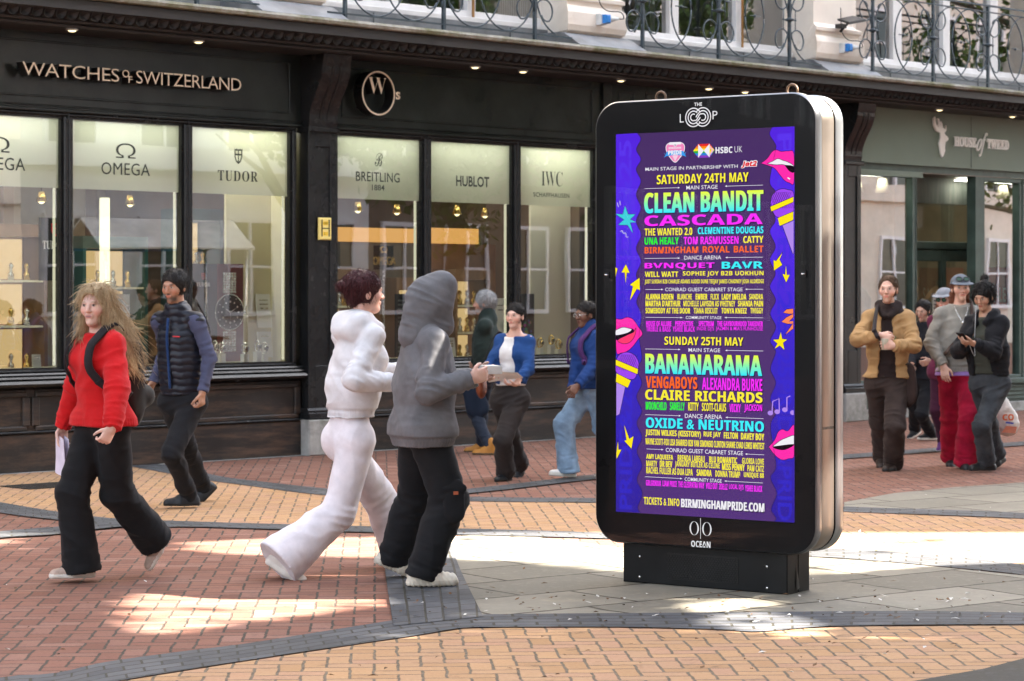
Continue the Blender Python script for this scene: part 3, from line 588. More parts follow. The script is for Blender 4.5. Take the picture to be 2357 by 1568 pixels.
for a in (0.6, 2.4, 3.9, 5.4): m_.tube([(4.445 + .217 * math.cos(a), -0.03, 3.684 + .217 * math.sin(a)), (4.445 + .217 * math.cos(a), 0.0, 3.684 + .217 * math.sin(a))], 0.01, M_LSIDE, 6)
m_.build('ring', sg, o0)
m_ = MB(); put_text(m_, serif('W'), 4.31, 4.56, 3.675, 3.845, sign_fn(-0.155), M_CLETTER, off=-0.012, depth=0.10, side=M_LSIDE); m_.build('monogram', sg, o0)
m_ = MB(); put_text(m_, 's', 4.690, 4.755, 3.635, 3.715, sign_fn(-0.155), M_CLETTER, off=0.02, depth=0.05, side=M_LSIDE); m_.build('letter', sg, o0)
# ---- yellow hydrant plate
hp = thing('hydrant_plate', 'yellow hydrant plate with a black H on the black pilaster', 'sign', fw(3.745, -0.12, 2.28), TH); o0 = (3.745, -0.12, 2.28)
M_YEL = mat('yellow_enamel', (0.80, 0.52, 0.04), 0.35, var=0.06); M_YEL2 = mat('pale_yellow_enamel', (0.85, 0.68, 0.22), 0.35, var=0.06); M_BINK = mat('black_enamel', (0.012, 0.012, 0.012), 0.35)
m_ = MB(); m_.bevbox(3.66, 3.83, -0.142, -0.123, 2.165, 2.39, 0.012, M_YEL2); m_.build('plate', hp, o0)
fn = sign_fn(-0.1435); m_ = MB()
for q in ((3.69, 3.705, 2.20, 2.37), (3.785, 3.80, 2.20, 2.37), (3.705, 3.785, 2.277, 2.287)): m_.flat([(q[0], q[2]), (q[1], q[2]), (q[1], q[3]), (q[0], q[3])], fn, M_BINK)
for q in ((3.712, 3.778, 2.315, 2.352), (3.712, 3.778, 2.21, 2.247)): m_.flat([(q[0], q[2]), (q[1], q[2]), (q[1], q[3]), (q[0], q[3])], sign_fn(-0.1428), M_YEL)
put_text(m_, '150', 3.722, 3.768, 2.323, 2.344, fn, M_BINK); put_text(m_, '2', 3.725, 3.738, 2.218, 2.239, fn, M_BINK); m_.build('lettering', hp, o0)
# ---- soffit downlights
for k, (s, y) in enumerate([(0.488, -0.42), (1.923, -0.42), (5.58, -0.42), (6.30, -0.42), (7.864, -0.42), (9.387, -0.42), (10.05, -0.42), (14.03, -0.42), (15.73, -0.42), (-1.0, -0.42)]):
    o0 = (s, y, 4.02); LBL = ['over the start of the cream letters', 'over the end of the cream letters', 'right of the ringed monogram', 'nearest the black post, over the monogram fascia', 'over the black post left of the kiosk', 'over the left end of the kiosk top', 'over the middle of the kiosk top', 'over the stag on the green fascia', 'over the lettering on the green fascia', 'at the far left end of the soffit'][k]
    t = thing('soffit_downlight', 'small lit downlight under the cornice ' + LBL, 'light', fw(*o0), TH, 'downlights under the black cornice')
    m_ = MB(); m_.lathe([(0.055, 0.0), (0.055, -0.012), (0.042, -0.016), (0.040, -0.006)], o0, M_LGREY, 16); m_.build('trim_ring', t, o0)
    m_ = MB(); m_.lathe([(0.038, -0.007), (0.036, -0.019), (0.02, -0.026)], o0, M_DOWN, 14); m_.build('lens', t, o0)
# ---- green shopfront on the right
tf = thing('tailor_shopfront', 'sage green shopfront with recessed double doors and a stag sign', 'shopfront', fw(12.38, 0), TH)
A0 = (12.38, 0, 0)
m_ = MB(); m_.box(12.74, 20, -0.06, 0.1, 3.30, 4.02, M_SAGE); m_.box(15.28, 15.286, -0.063, -0.059, 3.31, 4.0, M_LSIDE); m_.box(12.76, 14.20, -0.04, 0.10, 3.14, 3.215, M_SAGE); m_.build('fascia_board', tf, A0)
m_ = MB(); m_.box(12.74, 20, -0.02, 0.1, 3.215, 3.30, M_DOOR); m_.box(14.1, 16.3, -0.02, 0.6, 3.20, 3.2145, M_SHOPDK); m_.build('soffit_board', tf, A0)
def twin(a, b, y=0.0, z0=0.50, z1=3.14, nm='window'):
    fr = MB()
    for q in ((a - .06, a, z0, z1), (b, b + .06, z0, z1), (a - .06, b + .06, z1, z1 + .06), (a - .06, b + .06, z0 - .05, z0)): fr.bevbox(q[0], q[1], y - 0.03, y + 0.09, q[2], q[3], 0.01, M_DOOR)
    w = fr.build(nm, tf, A0); p = MB(); p.add([(a, y + .03, z0), (b, y + .03, z0), (b, y + .03, z1), (a, y + .03, z1)], [(0, 1, 2, 3)], M_GLASS2); p.build('pane', w, A0); p = MB(); p.box(a + .05, b - .05, y + .3, y + .5, z1 + .03, z1 + .04, M_FILLTOP); p.build('lamp', w, A0); return w  # each window also gets an added fill bar to lighten its display
twin(12.80, 14.02); twin(15.66, 16.50); twin(16.64, 18.4); twin(18.54, 19.9)
m_ = MB(); m_.add([(14.08, 0.0, 0.5), (14.85, 0.6, 0.5), (14.85, 0.6, 3.2), (14.08, 0.0, 3.2)], [(0, 1, 2, 3)], M_GLASS2); m_.add([(15.60, 0.10, 0.5), (16.27, 0.6, 0.5), (16.27, 0.6, 3.2), (15.60, 0.10, 3.2)], [(0, 1, 2, 3)], M_GLASS2); m_.build('side_pane', tf, A0)
m_ = MB(); m_.box(15.42, 15.60, -0.04, 0.10, 0.0, 3.2, M_DOOR); m_.box(13.98, 14.08, -0.03, 0.07, 0.0, 3.2, M_DOOR); m_.build('door_post', tf, A0)
for a, b, dx in ((12.74, 14.08, 0), (15.60, 20, 0)):
    m_ = MB(); m_.bevbox(a, b, -0.07, 0.1, 0.375, 0.455, 0.012, M_DOOR); m_.bevbox(a, b, -0.02, 0.12, 0.13, 0.375, 0.006, M_DOOR)
    for k in range(4): m_.bevbox(a, b, -0.035, -0.015, 0.16 + k * .055, 0.19 + k * .055, 0.006, M_DOOR)
    m_.build('stall_riser', tf, A0); m_ = MB(); m_.bevbox(a, b, -0.06, 0.15, 0.0, 0.13, 0.01, M_GREY); m_.build('plinth', tf, A0)
m_ = MB(); M_TRPAN = mat('weathered_grey_panel', (0.10, 0.115, 0.10), 0.6, var=0.3, nscale=3, stretch=(3, 1, .4), dirt=(0.2, 0.2, 0.18)); m_.box(14.85, 16.27, 0.6, 0.68, 2.85, 3.215, M_TRPAN); m_.build('transom_panel', tf, A0)
m_ = MB(); m_.bevbox(14.85, 16.27, 0.54, 0.68, 2.22, 2.33, 0.012, M_DOOR); m_.build('transom_bar', tf, A0); m_ = MB(); m_.add([(14.85, 0.62, 2.33), (16.27, 0.62, 2.33), (16.27, 0.62, 2.85), (14.85, 0.62, 2.85)], [(0, 1, 2, 3)], M_GLASS2); m_.build('transom_pane', tf, A0)
for a, b, hd in ((14.85, 15.56, 1), (15.56, 16.27, -1)):
    d = MB()
    for q in ((a, a + .06, 0.02, 2.22), (b - .06, b, 0.02, 2.22), (a + .06, b - .06, 2.06, 2.22), (a + .06, b - .06, 0.02, 0.5)): d.bevbox(q[0], q[1], 0.57, 0.63, q[2], q[3], 0.008, M_DOOR)
    dd = d.build('door', tf, A0); p = MB(); p.add([(a + .06, 0.6, 0.5), (b - .06, 0.6, 0.5), (b - .06, 0.6, 2.06), (a + .06, 0.6, 2.06)], [(0, 1, 2, 3)], M_GLASS2); p.build('pane', dd, A0)
    p = MB(); xx = b - .03 if hd > 0 else a + .03; p.tube([(xx, .55, .95), (xx, .53, .98), (xx, .53, 1.18), (xx, .55, 1.21)], 0.01, M_COPPER, 6); p.build('handle', dd, A0)
pilaster(tf, 12.38, 12.74, A0)
st = thing('shop_sign', 'white stag head and lettering on the sage green fascia', 'sign', fw(15.2, -0.06, 3.65), TH); o0 = (15.2, -0.06, 3.65)
m_ = MB(); fn = sign_fn(-0.085); D = dict(depth=0.018, side=M_WLETTER)
SX = lambda u: 14.37 + (u - 1250) / 2.85 * 0.5754 / 128.2; SZ = lambda v: 3.65 - (v - 1040 - (0)) / 2.85 * 0.5754 / 172.5
stag = [(1360, 965), (1300, 940), (1262, 870), (1258, 800), (1280, 778), (1290, 850), (1320, 905), (1335, 860), (1318, 800), (1335, 800), (1352, 850), (1355, 900), (1365, 880), (1370, 835), (1385, 870), (1392, 905), (1425, 930), (1440, 880), (1445, 900), (1440, 940), (1415, 965), (1430, 990), (1455, 1005), (1472, 1030), (1465, 1050), (1432, 1070), (1420, 1130), (1425, 1170), (1400, 1225), (1383, 1240), (1365, 1200), (1350, 1130), (1340, 1080), (1360, 1020)]
m_.extr([(SX(u), SZ(v - (u - 1250) * 0.08)) for u, v in stag][::-1], lambda u, v, d: fn(u, v, d), 0.0, 0.035, M_WLETTER); m_.build('stag_head', st, o0)
m_ = MB(); put_text(m_, serif('HOUSE'), 14.865, 15.38, 3.585, 3.72, fn, M_WLETTER, off=0.022, **D); put_text(m_, ital('of'), 15.40, 15.61, 3.47, 3.80, fn, M_WLETTER, off=0.004, shear=0.25, **D); put_text(m_, serif('TWEED'), 15.64, 16.165, 3.585, 3.72, fn, M_WLETTER, off=0.022, **D); m_.build('lettering', st, o0)

# ---- what stands inside the shops
sr = MB(); sr.box(-5, 12.3, 4.6, 4.7, 0, 3.9, M_SHOPIN); sr.box(-5, 20, 0.15, 4.7, -0.05, 0.0, M_FLOORIN); sr.box(-5, 20, 0.12, 4.7, 3.9, 3.95, M_WHITE)
sr.box(12.45, 12.55, 0.12, 4.7, 0, 3.9, M_SHOPIN); sr.box(20, 20.1, 0.12, 4.7, 0, 3.9, M_SHOPIN); sr.box(12.55, 20, 4.6, 4.7, 0, 3.9, mat('tweed_shop_wall', (0.48, 0.34, 0.21), 0.7)); sr.box(-5.1, -5, .12, 4.7, 0, 3.9, M_SHOPIN)
sr.box(3.6, 3.75, 0.3, 3.6, 0, 3.9, M_SHOPDK); sr.box(7.95, 8.1, 0.3, 4.6, 0, 3.9, M_SHOPDK)
for x in (-2.6, -1.2, 0.2, 1.75, 2.9): sr.box(x, x + 0.12, 2.6, 2.8, 0, 3.9, M_SHOPDK if x > 1 else M_WHITE)
sr.box(-0.6, 0.75, 3.2, 3.3, 0, 2.5, M_SHOPDK); sr.box(1.0, 2.0, 3.0, 3.1, 0, 2.3, mat('teal_cabinet', (0.05, 0.10, 0.09), 0.4))
tag(sr.build('shop_interior', loc=fw(0, 0), rz=TH), kind='structure')
rl = [(0.2, 2.0), (1.8, 2.6), (5.4, 2.4), (6.9, 1.8), (9.4, 2.4), (11, 2.2), (14.2, 2.0), (15.9, 2.4), (17.4, 2.2), (-2.2, 2.0)]
for k, (s, y) in enumerate(rl):
    m_ = MB(); m_.box(s - 0.45, s + 0.45, y - 0.06, y + 0.06, 3.86, 3.89, M_ROOM); tag(m_.build('ceiling_lamp', origin=(s, y, 3.89), loc=fw(s, y, 3.89), rz=TH), 'lit strip lamp on the ceiling inside the shops', 'lamp', 'ceiling lamps inside the shops')
def ob(name, label, cat, mb, o0, group=None): return tag(mb.build(name, origin=o0, loc=fw(*o0), rz=TH), label, cat, group)
def plat(a, b, i, lab):
    m_ = MB(); m_.box(a + .03, b - .03, 0.10, 0.85, 0.86, 0.925, M_SHELF); m_.box(a + .05, b - .05, 0.12, 0.8, 0.0, 0.86, M_SHOPDK); ob('display_plinth', lab, 'plinth', m_, ((a + b) / 2, 0.45, 0), 'display plinths behind the shop windows')
for i, (a, b, lab) in enumerate([(-0.64, 0.68, 'behind the leftmost window, with a white card on it'), (0.78, 2.065, 'behind the woman in red'), (2.165, 3.42, 'under the big watch poster'), (4.02, 5.23, 'behind the person in white'), (5.33, 6.58, 'behind the grey-haired man'), (6.68, 7.88, 'holding small gold watches near the kiosk')]): plat(a, b, i, 'pale display plinth ' + lab)
m_ = MB(); m_.box(2.92, 3.50, 0.42, 0.45, 0.93, 3.24, M_IVORY); m_.box(3.50, 3.53, 0.12, 0.45, 0.93, 3.24, M_IVORY); ob('window_backdrop', 'ivory backdrop panel behind the big watch poster', 'backdrop', m_, (3.2, .45, .93))
m_ = MB(); m_.box(7.28, 7.93, 0.42, 0.45, 0.93, 3.24, M_PALE); ob('window_backdrop', 'pale cream backdrop panel in the window beside the kiosk', 'backdrop', m_, (7.6, .45, .93))
m_ = MB(); m_.box(1.53, 1.60, 0.55, 0.62, 1.5, 2.55, emis('tall_light_tube', (1.0, 0.93, 0.62), 0.15)); ob('tube_lamp', 'tall glowing pale yellow lamp tube inside the window behind the woman', 'lamp', m_, (1.56, .58, 1.5))
M_BLKP = mat('black_poster', (0.012, 0.011, 0.011), 0.4); M_REDP = mat('dark_red_poster', (0.13, 0.012, 0.010), 0.4); M_REDI = mat('red_ink', (0.55, 0.02, 0.03), 0.5); M_STEEL = mat('polished_steel', (0.62, 0.62, 0.60), 0.25, 0.9, var=0.2, nscale=30); M_GOLD = mat('gold', (0.75, 0.52, 0.16), 0.25, 0.9); M_PAPER = mat('white_card', (0.72, 0.71, 0.67), 0.7, var=0.05); M_WINK = mat('white_print', (0.75, 0.74, 0.70), 0.6, var=0.02)
# big watch poster
pp = thing('watch_poster', 'tall black and dark red poster of a steel diver watch', 'poster', fw(2.62, 0.30, 0.95), TH); o0 = (2.62, 0.30, 0.95)
m_ = MB(); m_.box(2.30, 2.60, 0.31, 0.33, 0.95, 1.92, M_BLKP); m_.box(2.60, 2.93, 0.31, 0.33, 0.95, 1.92, M_REDP); m_.build('board', pp, o0)
m_ = MB(); F1, F2, F3 = sign_fn(0.306), sign_fn(0.303), sign_fn(0.300)
shield(m_, F1, 2.425, 1.76, 1.83, 0.045, M_REDI); put_text(m_, serif('TUDOR'), 2.34, 2.51, 1.695, 1.735, F1, M_WINK); cx_, cz_ = 2.755, 1.44
disc = lambda r, sx=1.0: [(cx_ + r * sx * math.cos(a), cz_ + r * math.sin(a)) for a in np.linspace(0, 2 * math.pi, 37)[:-1]]
for k in range(8):
    for zz in (cz_ + 0.19 + k * 0.026, cz_ - 0.21 - k * 0.026):
        for j in range(5): w = 0.034; m_.flat([(cx_ - .085 + j * w, zz), (cx_ - .085 + j * w + w * .86, zz), (cx_ - .085 + j * w + w * .86, zz + .022), (cx_ - .085 + j * w, zz + .022)], F1, M_STEEL)
m_.flat(disc(0.185), F1, M_STEEL); m_.flat([(cx_ + 0.18, cz_ - .02), (cx_ + .205, cz_ - .02), (cx_ + .205, cz_ + .02), (cx_ + .18, cz_ + .02)], F1, M_STEEL)
m_.flat(disc(0.172), F2, M_BLKP); m_.flat(disc(0.128), F3, mat('watch_dial', (0.02, 0.02, 0.02), 0.2))
for k in range(12):
    a = math.pi / 2 - k * math.pi / 6; r = 0.105; c = (cx_ + r * math.cos(a), cz_ + r * math.sin(a)); q = 0.011
    m_.flat([(c[0] + q * math.cos(b), c[1] + q * math.sin(b)) for b in np.linspace(0, 6.28, 9)[:-1]], sign_fn(0.297), M_WINK)
    c = (cx_ + .15 * math.cos(a), cz_ + .15 * math.sin(a)); m_.flat([(c[0] + .006 * math.cos(b), c[1] + .006 * math.sin(b)) for b in np.linspace(0, 6.28, 7)[:-1]], sign_fn(0.297), M_WINK)
for a, L, w in ((2.6, 0.07, .008), (0.5, 0.095, .006), (-1.57, .09, .002)):
    ca, sa = math.cos(a), math.sin(a); m_.flat([(cx_ - w * sa * -1, cz_ - w * ca), (cx_ + L * ca, cz_ + L * sa), (cx_ - w * sa, cz_ + w * ca)], sign_fn(0.295), M_WINK)
m_.build('print', pp, o0); pp.location = fw(2.74, 0.30, 0.95)
pp2 = thing('watch_poster', 'white poster of a pale watch dial behind the woman in red', 'poster', fw(1.3, 0.3, 1.0), TH); o0 = (1.3, 0.3, 1.0)
m_ = MB(); m_.box(1.08, 1.36, 0.31, 0.33, 0.95, 1.62, M_PAPER); m_.build('board', pp2, o0); m_ = MB()
for r, mm, y in ((0.24, M_STEEL, .306), (0.21, M_PAPER, .303), (0.045, M_INK, .300), (.038, M_PAPER, .297)):
    cc = (1.16, 1.36) if r > .1 else (1.29, 1.36); P = [(min(1.355, max(1.085, cc[0] + r * math.cos(a))), cc[1] + r * math.sin(a)) for a in np.linspace(0, 2 * math.pi, 41)[:-1]]
    m_.add([(cc[0], y, cc[1])] + [(u, y, v) for u, v in P], [(0, k + 1, (k + 1) % 40 + 1) for k in range(40)], mm)
m_.build('print', pp2, o0); pp2.location = fw(1.60, 0.3, 1.0)
m_ = MB(); m_.box(0.35, 0.64, 0.7, 0.72, 1.75, 2.35, M_BLKP); fn = sign_fn(0.695); shield(m_, fn, 0.52, 2.17, 2.30, 0.09, M_REDI); put_text(m_, serif('TUDOR'), 0.38, 0.63, 2.05, 2.13, fn, M_WINK); ob('wall_panel', 'black panel with a red shield and white letters behind the left window', 'panel', m_, (0.5, .7, 1.75)).location = fw(1.05, .7, 1.75)
def watch_stand(s, y, h, tilt, label, gold=False):
    o0 = (s, y, 0.925); t = thing('watch_display', label, 'watch', fw(*o0), TH, 'watches on small stands in the windows'); mm = M_GOLD if gold else M_STEEL
    m_ = MB(); m_.bevbox(s - .032, s + .032, y - .03, y + .03, 0.926, 0.926 + h, 0.006, M_PAPER); m_.build('stand', t, o0)
    cz = 0.926 + h + 0.055; ct, st_ = math.cos(tilt), math.sin(tilt)
    m_ = MB(); m_.tube([(s + 0.032 * math.cos(a) * st_, y - 0.032 * math.cos(a) * ct, cz + 0.052 * math.sin(a)) for a in np.linspace(0, 2 * math.pi, 21)[:-1]], 0.009, mm, 6, closed=True); m_.build('strap', t, o0)
    m_ = MB(); cx2, cy2 = s - .034 * st_ * 0, y - .034
    m_.tube([(s, y - .022, cz), (s, y - .042, cz)], 0.026, mm, 14); m_.tube([(s, y - .043, cz), (s, y - .045, cz)], 0.020, M_BLKP, 14); m_.build('case', t, o0)
for s, y, h, tl, lb in ((2.44, 0.16, 0.13, .3, 'leftmost steel watch on a white stand below the watch poster'), (2.56, 0.2, 0.11, .2, 'steel watch on a white stand left of the poster strap'), (2.82, 0.16, 0.10, .5, 'steel watch on a white stand under the dark red poster'), (2.98, 0.16, 0.12, .1, 'steel watch on the tallest stand right of the poster'), (3.10, 0.2, 0.10, .6, 'rightmost steel watch on a stand near the ivory backdrop')): watch_stand(s + .13, y, h, tl, lb)
for s, y, h, tl, lb in ((7.0, 0.2, 0.09, .3, 'left gold watch in the window beside the kiosk'), (7.16, 0.18, 0.12, .1, 'middle gold watch in the window beside the kiosk'), (7.3, 0.2, 0.07, .5, 'right gold watch in the window beside the kiosk')): watch_stand(s + .2, y, h, tl, lb, True)
def card(s, y, w, h, label, lines=2, z=0.926, m=None):
    m_ = MB(); m_.add([(s - w / 2, y, z), (s + w / 2, y, z), (s + w / 2, y + h * .12, z + h), (s - w / 2, y + h * .12, z + h), (s - w / 2, y + .012, z), (s + w / 2, y + .012, z), (s + w / 2, y + h * .12 + .012, z + h), (s - w / 2, y + h * .12 + .012, z + h)], [(0, 1, 2, 3), (7, 6, 5, 4), (0, 4, 5, 1), (2, 6, 7, 3), (0, 3, 7, 4), (1, 5, 6, 2)], m or M_PAPER)
    for k in range(lines): zz = z + h * (0.8 - k * .12); m_.add([(s - w * .3, y + h * .12 * (0.8 - k * .12) - .003, zz), (s + w * .3, y + h * .12 * (0.8 - k * .12) - .003, zz), (s + w * .3, y + h * .12 * (0.8 - k * .12) - .003, zz + .012), (s - w * .3, y + h * .12 * (0.8 - k * .12) - .003, zz + .012)], [(0, 1, 2, 3)], M_STEEL)
    ob('display_card', label, 'card', m_, (s, y, z))
card(0.50, 0.15, 0.09, 0.14, 'small white card on the shelf of the leftmost window'); card(3.36, 0.34, 0.18, 0.34, 'white print leaning on the ivory backdrop', 3, 1.28); card(3.37, 0.34, 0.18, 0.26, 'lower white print on the ivory backdrop', 1, 0.98)
card(5.82, 0.2, 0.16, 0.22, 'white card beside the grey hooded figure', 3); card(6.73, 0.3, 0.22, 0.42, 'tall white sign board behind the grey-haired man', 2, 1.15)
m_ = MB(); m_.box(6.70, 6.93, 0.28, 0.31, 0.93, 1.62, M_BLKP)
for k in range(26): q = (6.72 + random.random() * .16, 0.95 + random.random() * .4); r = random.uniform(.012, .035); m_.flat([(q[0] + r * math.cos(a), q[1] + r * math.sin(a)) for a in np.linspace(0, 6.28, 9)[:-1]], sign_fn(0.277 - k * .0004), mat('poster_spot', [(0.02, .3, .15), (.4, .05, .35), (.05, .08, .3), (.25, .3, .05)][k % 4], 0.5) if k < 4 else bpy.data.materials['poster_spot' + ('' if k % 4 == 0 else '.%03d' % (k % 4))])
ob('window_poster', 'narrow dark poster with coloured spots beside the cardigan woman', 'poster', m_, (6.8, .28, .93)).location = fw(7.06, .28, .93)
m_ = MB(); m_.box(4.93, 5.10, 0.28, 0.31, 0.95, 1.62, M_BLKP); [m_.box(4.95, 5.08, 0.275, 0.28, 1.0 + k * .045, 1.02 + k * .045, M_TRPAN) for k in range(13)]; ob('window_poster', 'black framed panel of grey rows behind the white hoodie', 'poster', m_, (5.0, .28, .95)).location = fw(5.17, .28, .95)
m_ = MB(); m_.box(4.05, 5.2, 1.6, 1.66, 2.20, 2.36, M_AMBER); m_.box(4.05, 5.2, 1.62, 1.7, 1.0, 2.2, M_SHOPDK); m_.box(4.15, 4.6, 1.58, 1.62, 1.2, 1.75, M_AMBER2); ob('display_cabinet', 'brown cabinet with a glowing amber header and lit shelf', 'cabinet', m_, (4.6, 1.6, 1.0)).location = fw(6.03, 1.6, 1.0)
m_ = MB(); m_.box(5.35, 6.3, 1.6, 1.66, 2.20, 2.38, M_AMBER); m_.box(5.35, 6.6, 1.62, 1.7, 0.9, 2.2, mat('brown_cabinet', (0.16, 0.07, 0.03), 0.4)); m_.box(5.6, 5.85, 1.58, 1.62, 1.35, 1.8, M_AMBER2); ob('display_cabinet', 'red-brown cabinet with amber header behind the hooded figure', 'cabinet', m_, (5.9, 1.6, .9)).location = fw(7.25, 1.64, .9)
m_ = MB(); put_text(m_, 'Ω', 4.60, 4.70, 2.06, 2.13, sign_fn(0.62), M_GOLD, depth=.01); put_text(m_, 'OMEGA', 4.50, 4.82, 1.93, 2.02, sign_fn(0.62), M_GOLD, depth=.015); m_.box(4.52, 4.80, .635, .645, 1.88, 2.14, glass_pane('sign_glass')); m_.box(4.65, 4.67, .63, .65, .926, 1.88, M_STEEL); ob('counter_sign', 'gold letters on a clear stand inside the second bay', 'sign', m_, (4.66, .63, .93)).location = fw(5.24, .63, .93)
# more fittings seen through the glass
M_WOOD = mat('warm_walnut', (0.16, 0.085, 0.045), 0.4, var=.3, stretch=(1, 1, .2)); M_TEAL = mat('deep_teal_panel', (0.025, 0.075, 0.068), 0.4)
def cabinet(s, y, w, h, m, label, n=3, lit=M_AMBER2):
    t = thing('display_cabinet', label, 'cabinet', fw(s, y, 0), TH); o0 = (s, y, 0); b = MB()
    for q in ((s - w / 2, s - w / 2 + .04, y, y + .4, 0, h), (s + w / 2 - .04, s + w / 2, y, y + .4, 0, h), (s - w / 2 + .04, s + w / 2 - .04, y + .37, y + .4, 0, h), (s - w / 2 + .04, s + w / 2 - .04, y, y + .37, 0, .85), (s - w / 2 + .04, s + w / 2 - .04, y, y + .37, h - .12, h)): b.box(*q, m)
    b.build('carcass', t, o0)
    for k in range(n):
        z = .85 + (h - .97) * k / n; b = MB(); b.box(s - w / 2 + .04, s + w / 2 - .04, y + .02, y + .37, z, z + .02, M_SHELF); b.build('shelf', t, o0); b = MB(); b.box(s - w / 2 + .06, s + w / 2 - .06, y + .355, y + .368, z + .03, z + (h - .97) / n - .02, lit); b.build('lit_back', t, o0)
        b = MB()
        for j in range(4): xx = s - w / 2 + .12 + (w - .24) * j / 3; b.lathe([(.03, 0), (.035, .06), (.012, .09), (.028, .14), (.01, .17)], (xx, y + .18, z + .02), M_GOLD if (j + k) % 2 else M_STEEL, 8)
        b.build('watches_on_stands', t, o0)
    return t
cabinet(1.0, 1.3, 0.8, 2.3, M_WOOD, 'walnut cabinet of lit shelves behind the leftmost window'); cabinet(2.25, 1.35, 0.8, 2.2, M_TEAL, 'teal cabinet of lit shelves behind the woman in red'); cabinet(3.25, 1.2, 0.5, 2.5, M_TEAL, 'narrow teal cabinet left of the ivory backdrop')
cabinet(5.12, 1.1, 0.5, 1.9, M_WOOD, 'walnut cabinet of lit shelves left of the gold counter sign'); cabinet(7.05, 1.1, 0.6, 1.9, M_WOOD, 'walnut cabinet of lit shelves behind the grey-haired man'); cabinet(6.15, 1.1, 0.6, 1.8, M_WOOD, 'walnut cabinet at the back between the two hooded figures')
for s, y, lab in ((0.3, 1.2, 'over the leftmost display'), (1.35, 1.3, 'behind the woman in red'), (4.4, 1.1, 'left of the gold sign'), (5.0, 1.3, 'right of the gold sign'), (5.9, 1.1, 'over the hooded figure'), (6.4, 1.4, 'near the pale backdrop')):
    s += .8 * y; b = MB(); b.tube([(s, y, 2.62), (s, y, 3.9)], .005, M_CABLE, 5); b.lathe([(.03, .10), (.055, 0.0), (.05, 0.0), (.028, .09)], (s, y, 2.52), M_GOLD, 12); b.lathe([(.035, .01), (.03, -.015), (.01, -.03)], (s, y, 2.53), M_DOWN, 10); ob('pendant_lamp', 'small gold pendant spot ' + lab, 'lamp', b, (s, y, 2.5), 'gold pendant spots inside the watch shop')
# tweed shop interior: lamp shades, sale poster, cloth
M_SHADE = mat('cream_lamp_shade', (0.72, 0.62, 0.44), 0.8)
for s, y, lab in ((13.45, 0.5, 'left cream lamp shade hanging behind the green shop window'), (13.98, 0.45, 'cream lamp shade hanging nearest the recessed shop door'), (16.9, 0.5, 'cream lamp shade hanging over the sale poster')):
    m_ = MB(); m_.lathe([(0.11, 0), (0.055, 0.19), (0.05, 0.19), (0.10, 0.0)], (s, y, 2.95), M_SHADE, 14); m_.tube([(s, y, 3.14), (s, y, 3.9)], .006, M_CABLE, 5); ob('pendant_lamp', lab, 'lamp', m_, (s, y, 2.95), 'cream lamp shades in the green shop')
M_SALE = mat('sale_red', (0.40, 0.045, 0.035), 0.6); m_ = MB(); m_.box(16.12, 16.60, 0.22, 0.24, 1.05, 1.98, M_SALE); put_text(m_, 'SALE', 16.18, 16.54, 1.50, 1.70, sign_fn(0.216), M_WINK, off=0.01); put_text(m_, 'NOW ON', 16.10, 16.36, 1.38, 1.44, sign_fn(0.216), M_WINK) if False else None
ob('sale_poster', 'red sale poster with white letters in the green shop window', 'poster', m_, (16.2, .22, 1.05))
for k, (s, c, lab) in enumerate(((15.8, (0.42, .24, .11), 'tan'), (16.3, (0.50, .30, .18), 'pale brown'), (13.3, (0.22, .2, .16), 'grey'))):
    m_ = MB(); M_C = fabric('cloth', c); P = [(s + 0.26 * math.cos(a) * (1 + .12 * math.sin(7 * a)), 0.36 + .13 * math.sin(a) * (1 + .12 * math.sin(7 * a))) for a in np.linspace(0, 2 * math.pi, 41)[:-1]]
    vs = []; Z = [0.5, 0.9, 1.3, 1.55, 1.66, 1.72]; R = [1.0, .92, .8, .9, .55, .2]
    for z, r in zip(Z, R): vs += [(s + (u - s) * r, .36 + (v - .36) * r, z) for u, v in P]
    m_.add(vs, [(i * 40 + k2, i * 40 + (k2 + 1) % 40, (i + 1) * 40 + (k2 + 1) % 40, (i + 1) * 40 + k2) for i in range(5) for k2 in range(40)], M_C, True); m_.tube([(s, .36, 0), (s, .36, 1.8)], .02, M_SHOPDK)
    ob('coat_stand', lab + ' coat on a dummy stand in the green shop window', 'coat', m_, (s, .36, 0))
m_ = MB(); m_.box(15.32, 15.46, 0.585, 0.592, 1.32, 1.62, M_PAPER); [m_.box(15.34, 15.44, 0.582, 0.585, 1.36 + k * .05, 1.375 + k * .05, M_INK) for k in range(5)]; ob('door_notice', 'white paper notice on the recessed green door', 'notice', m_, (15.39, .59, 1.3))
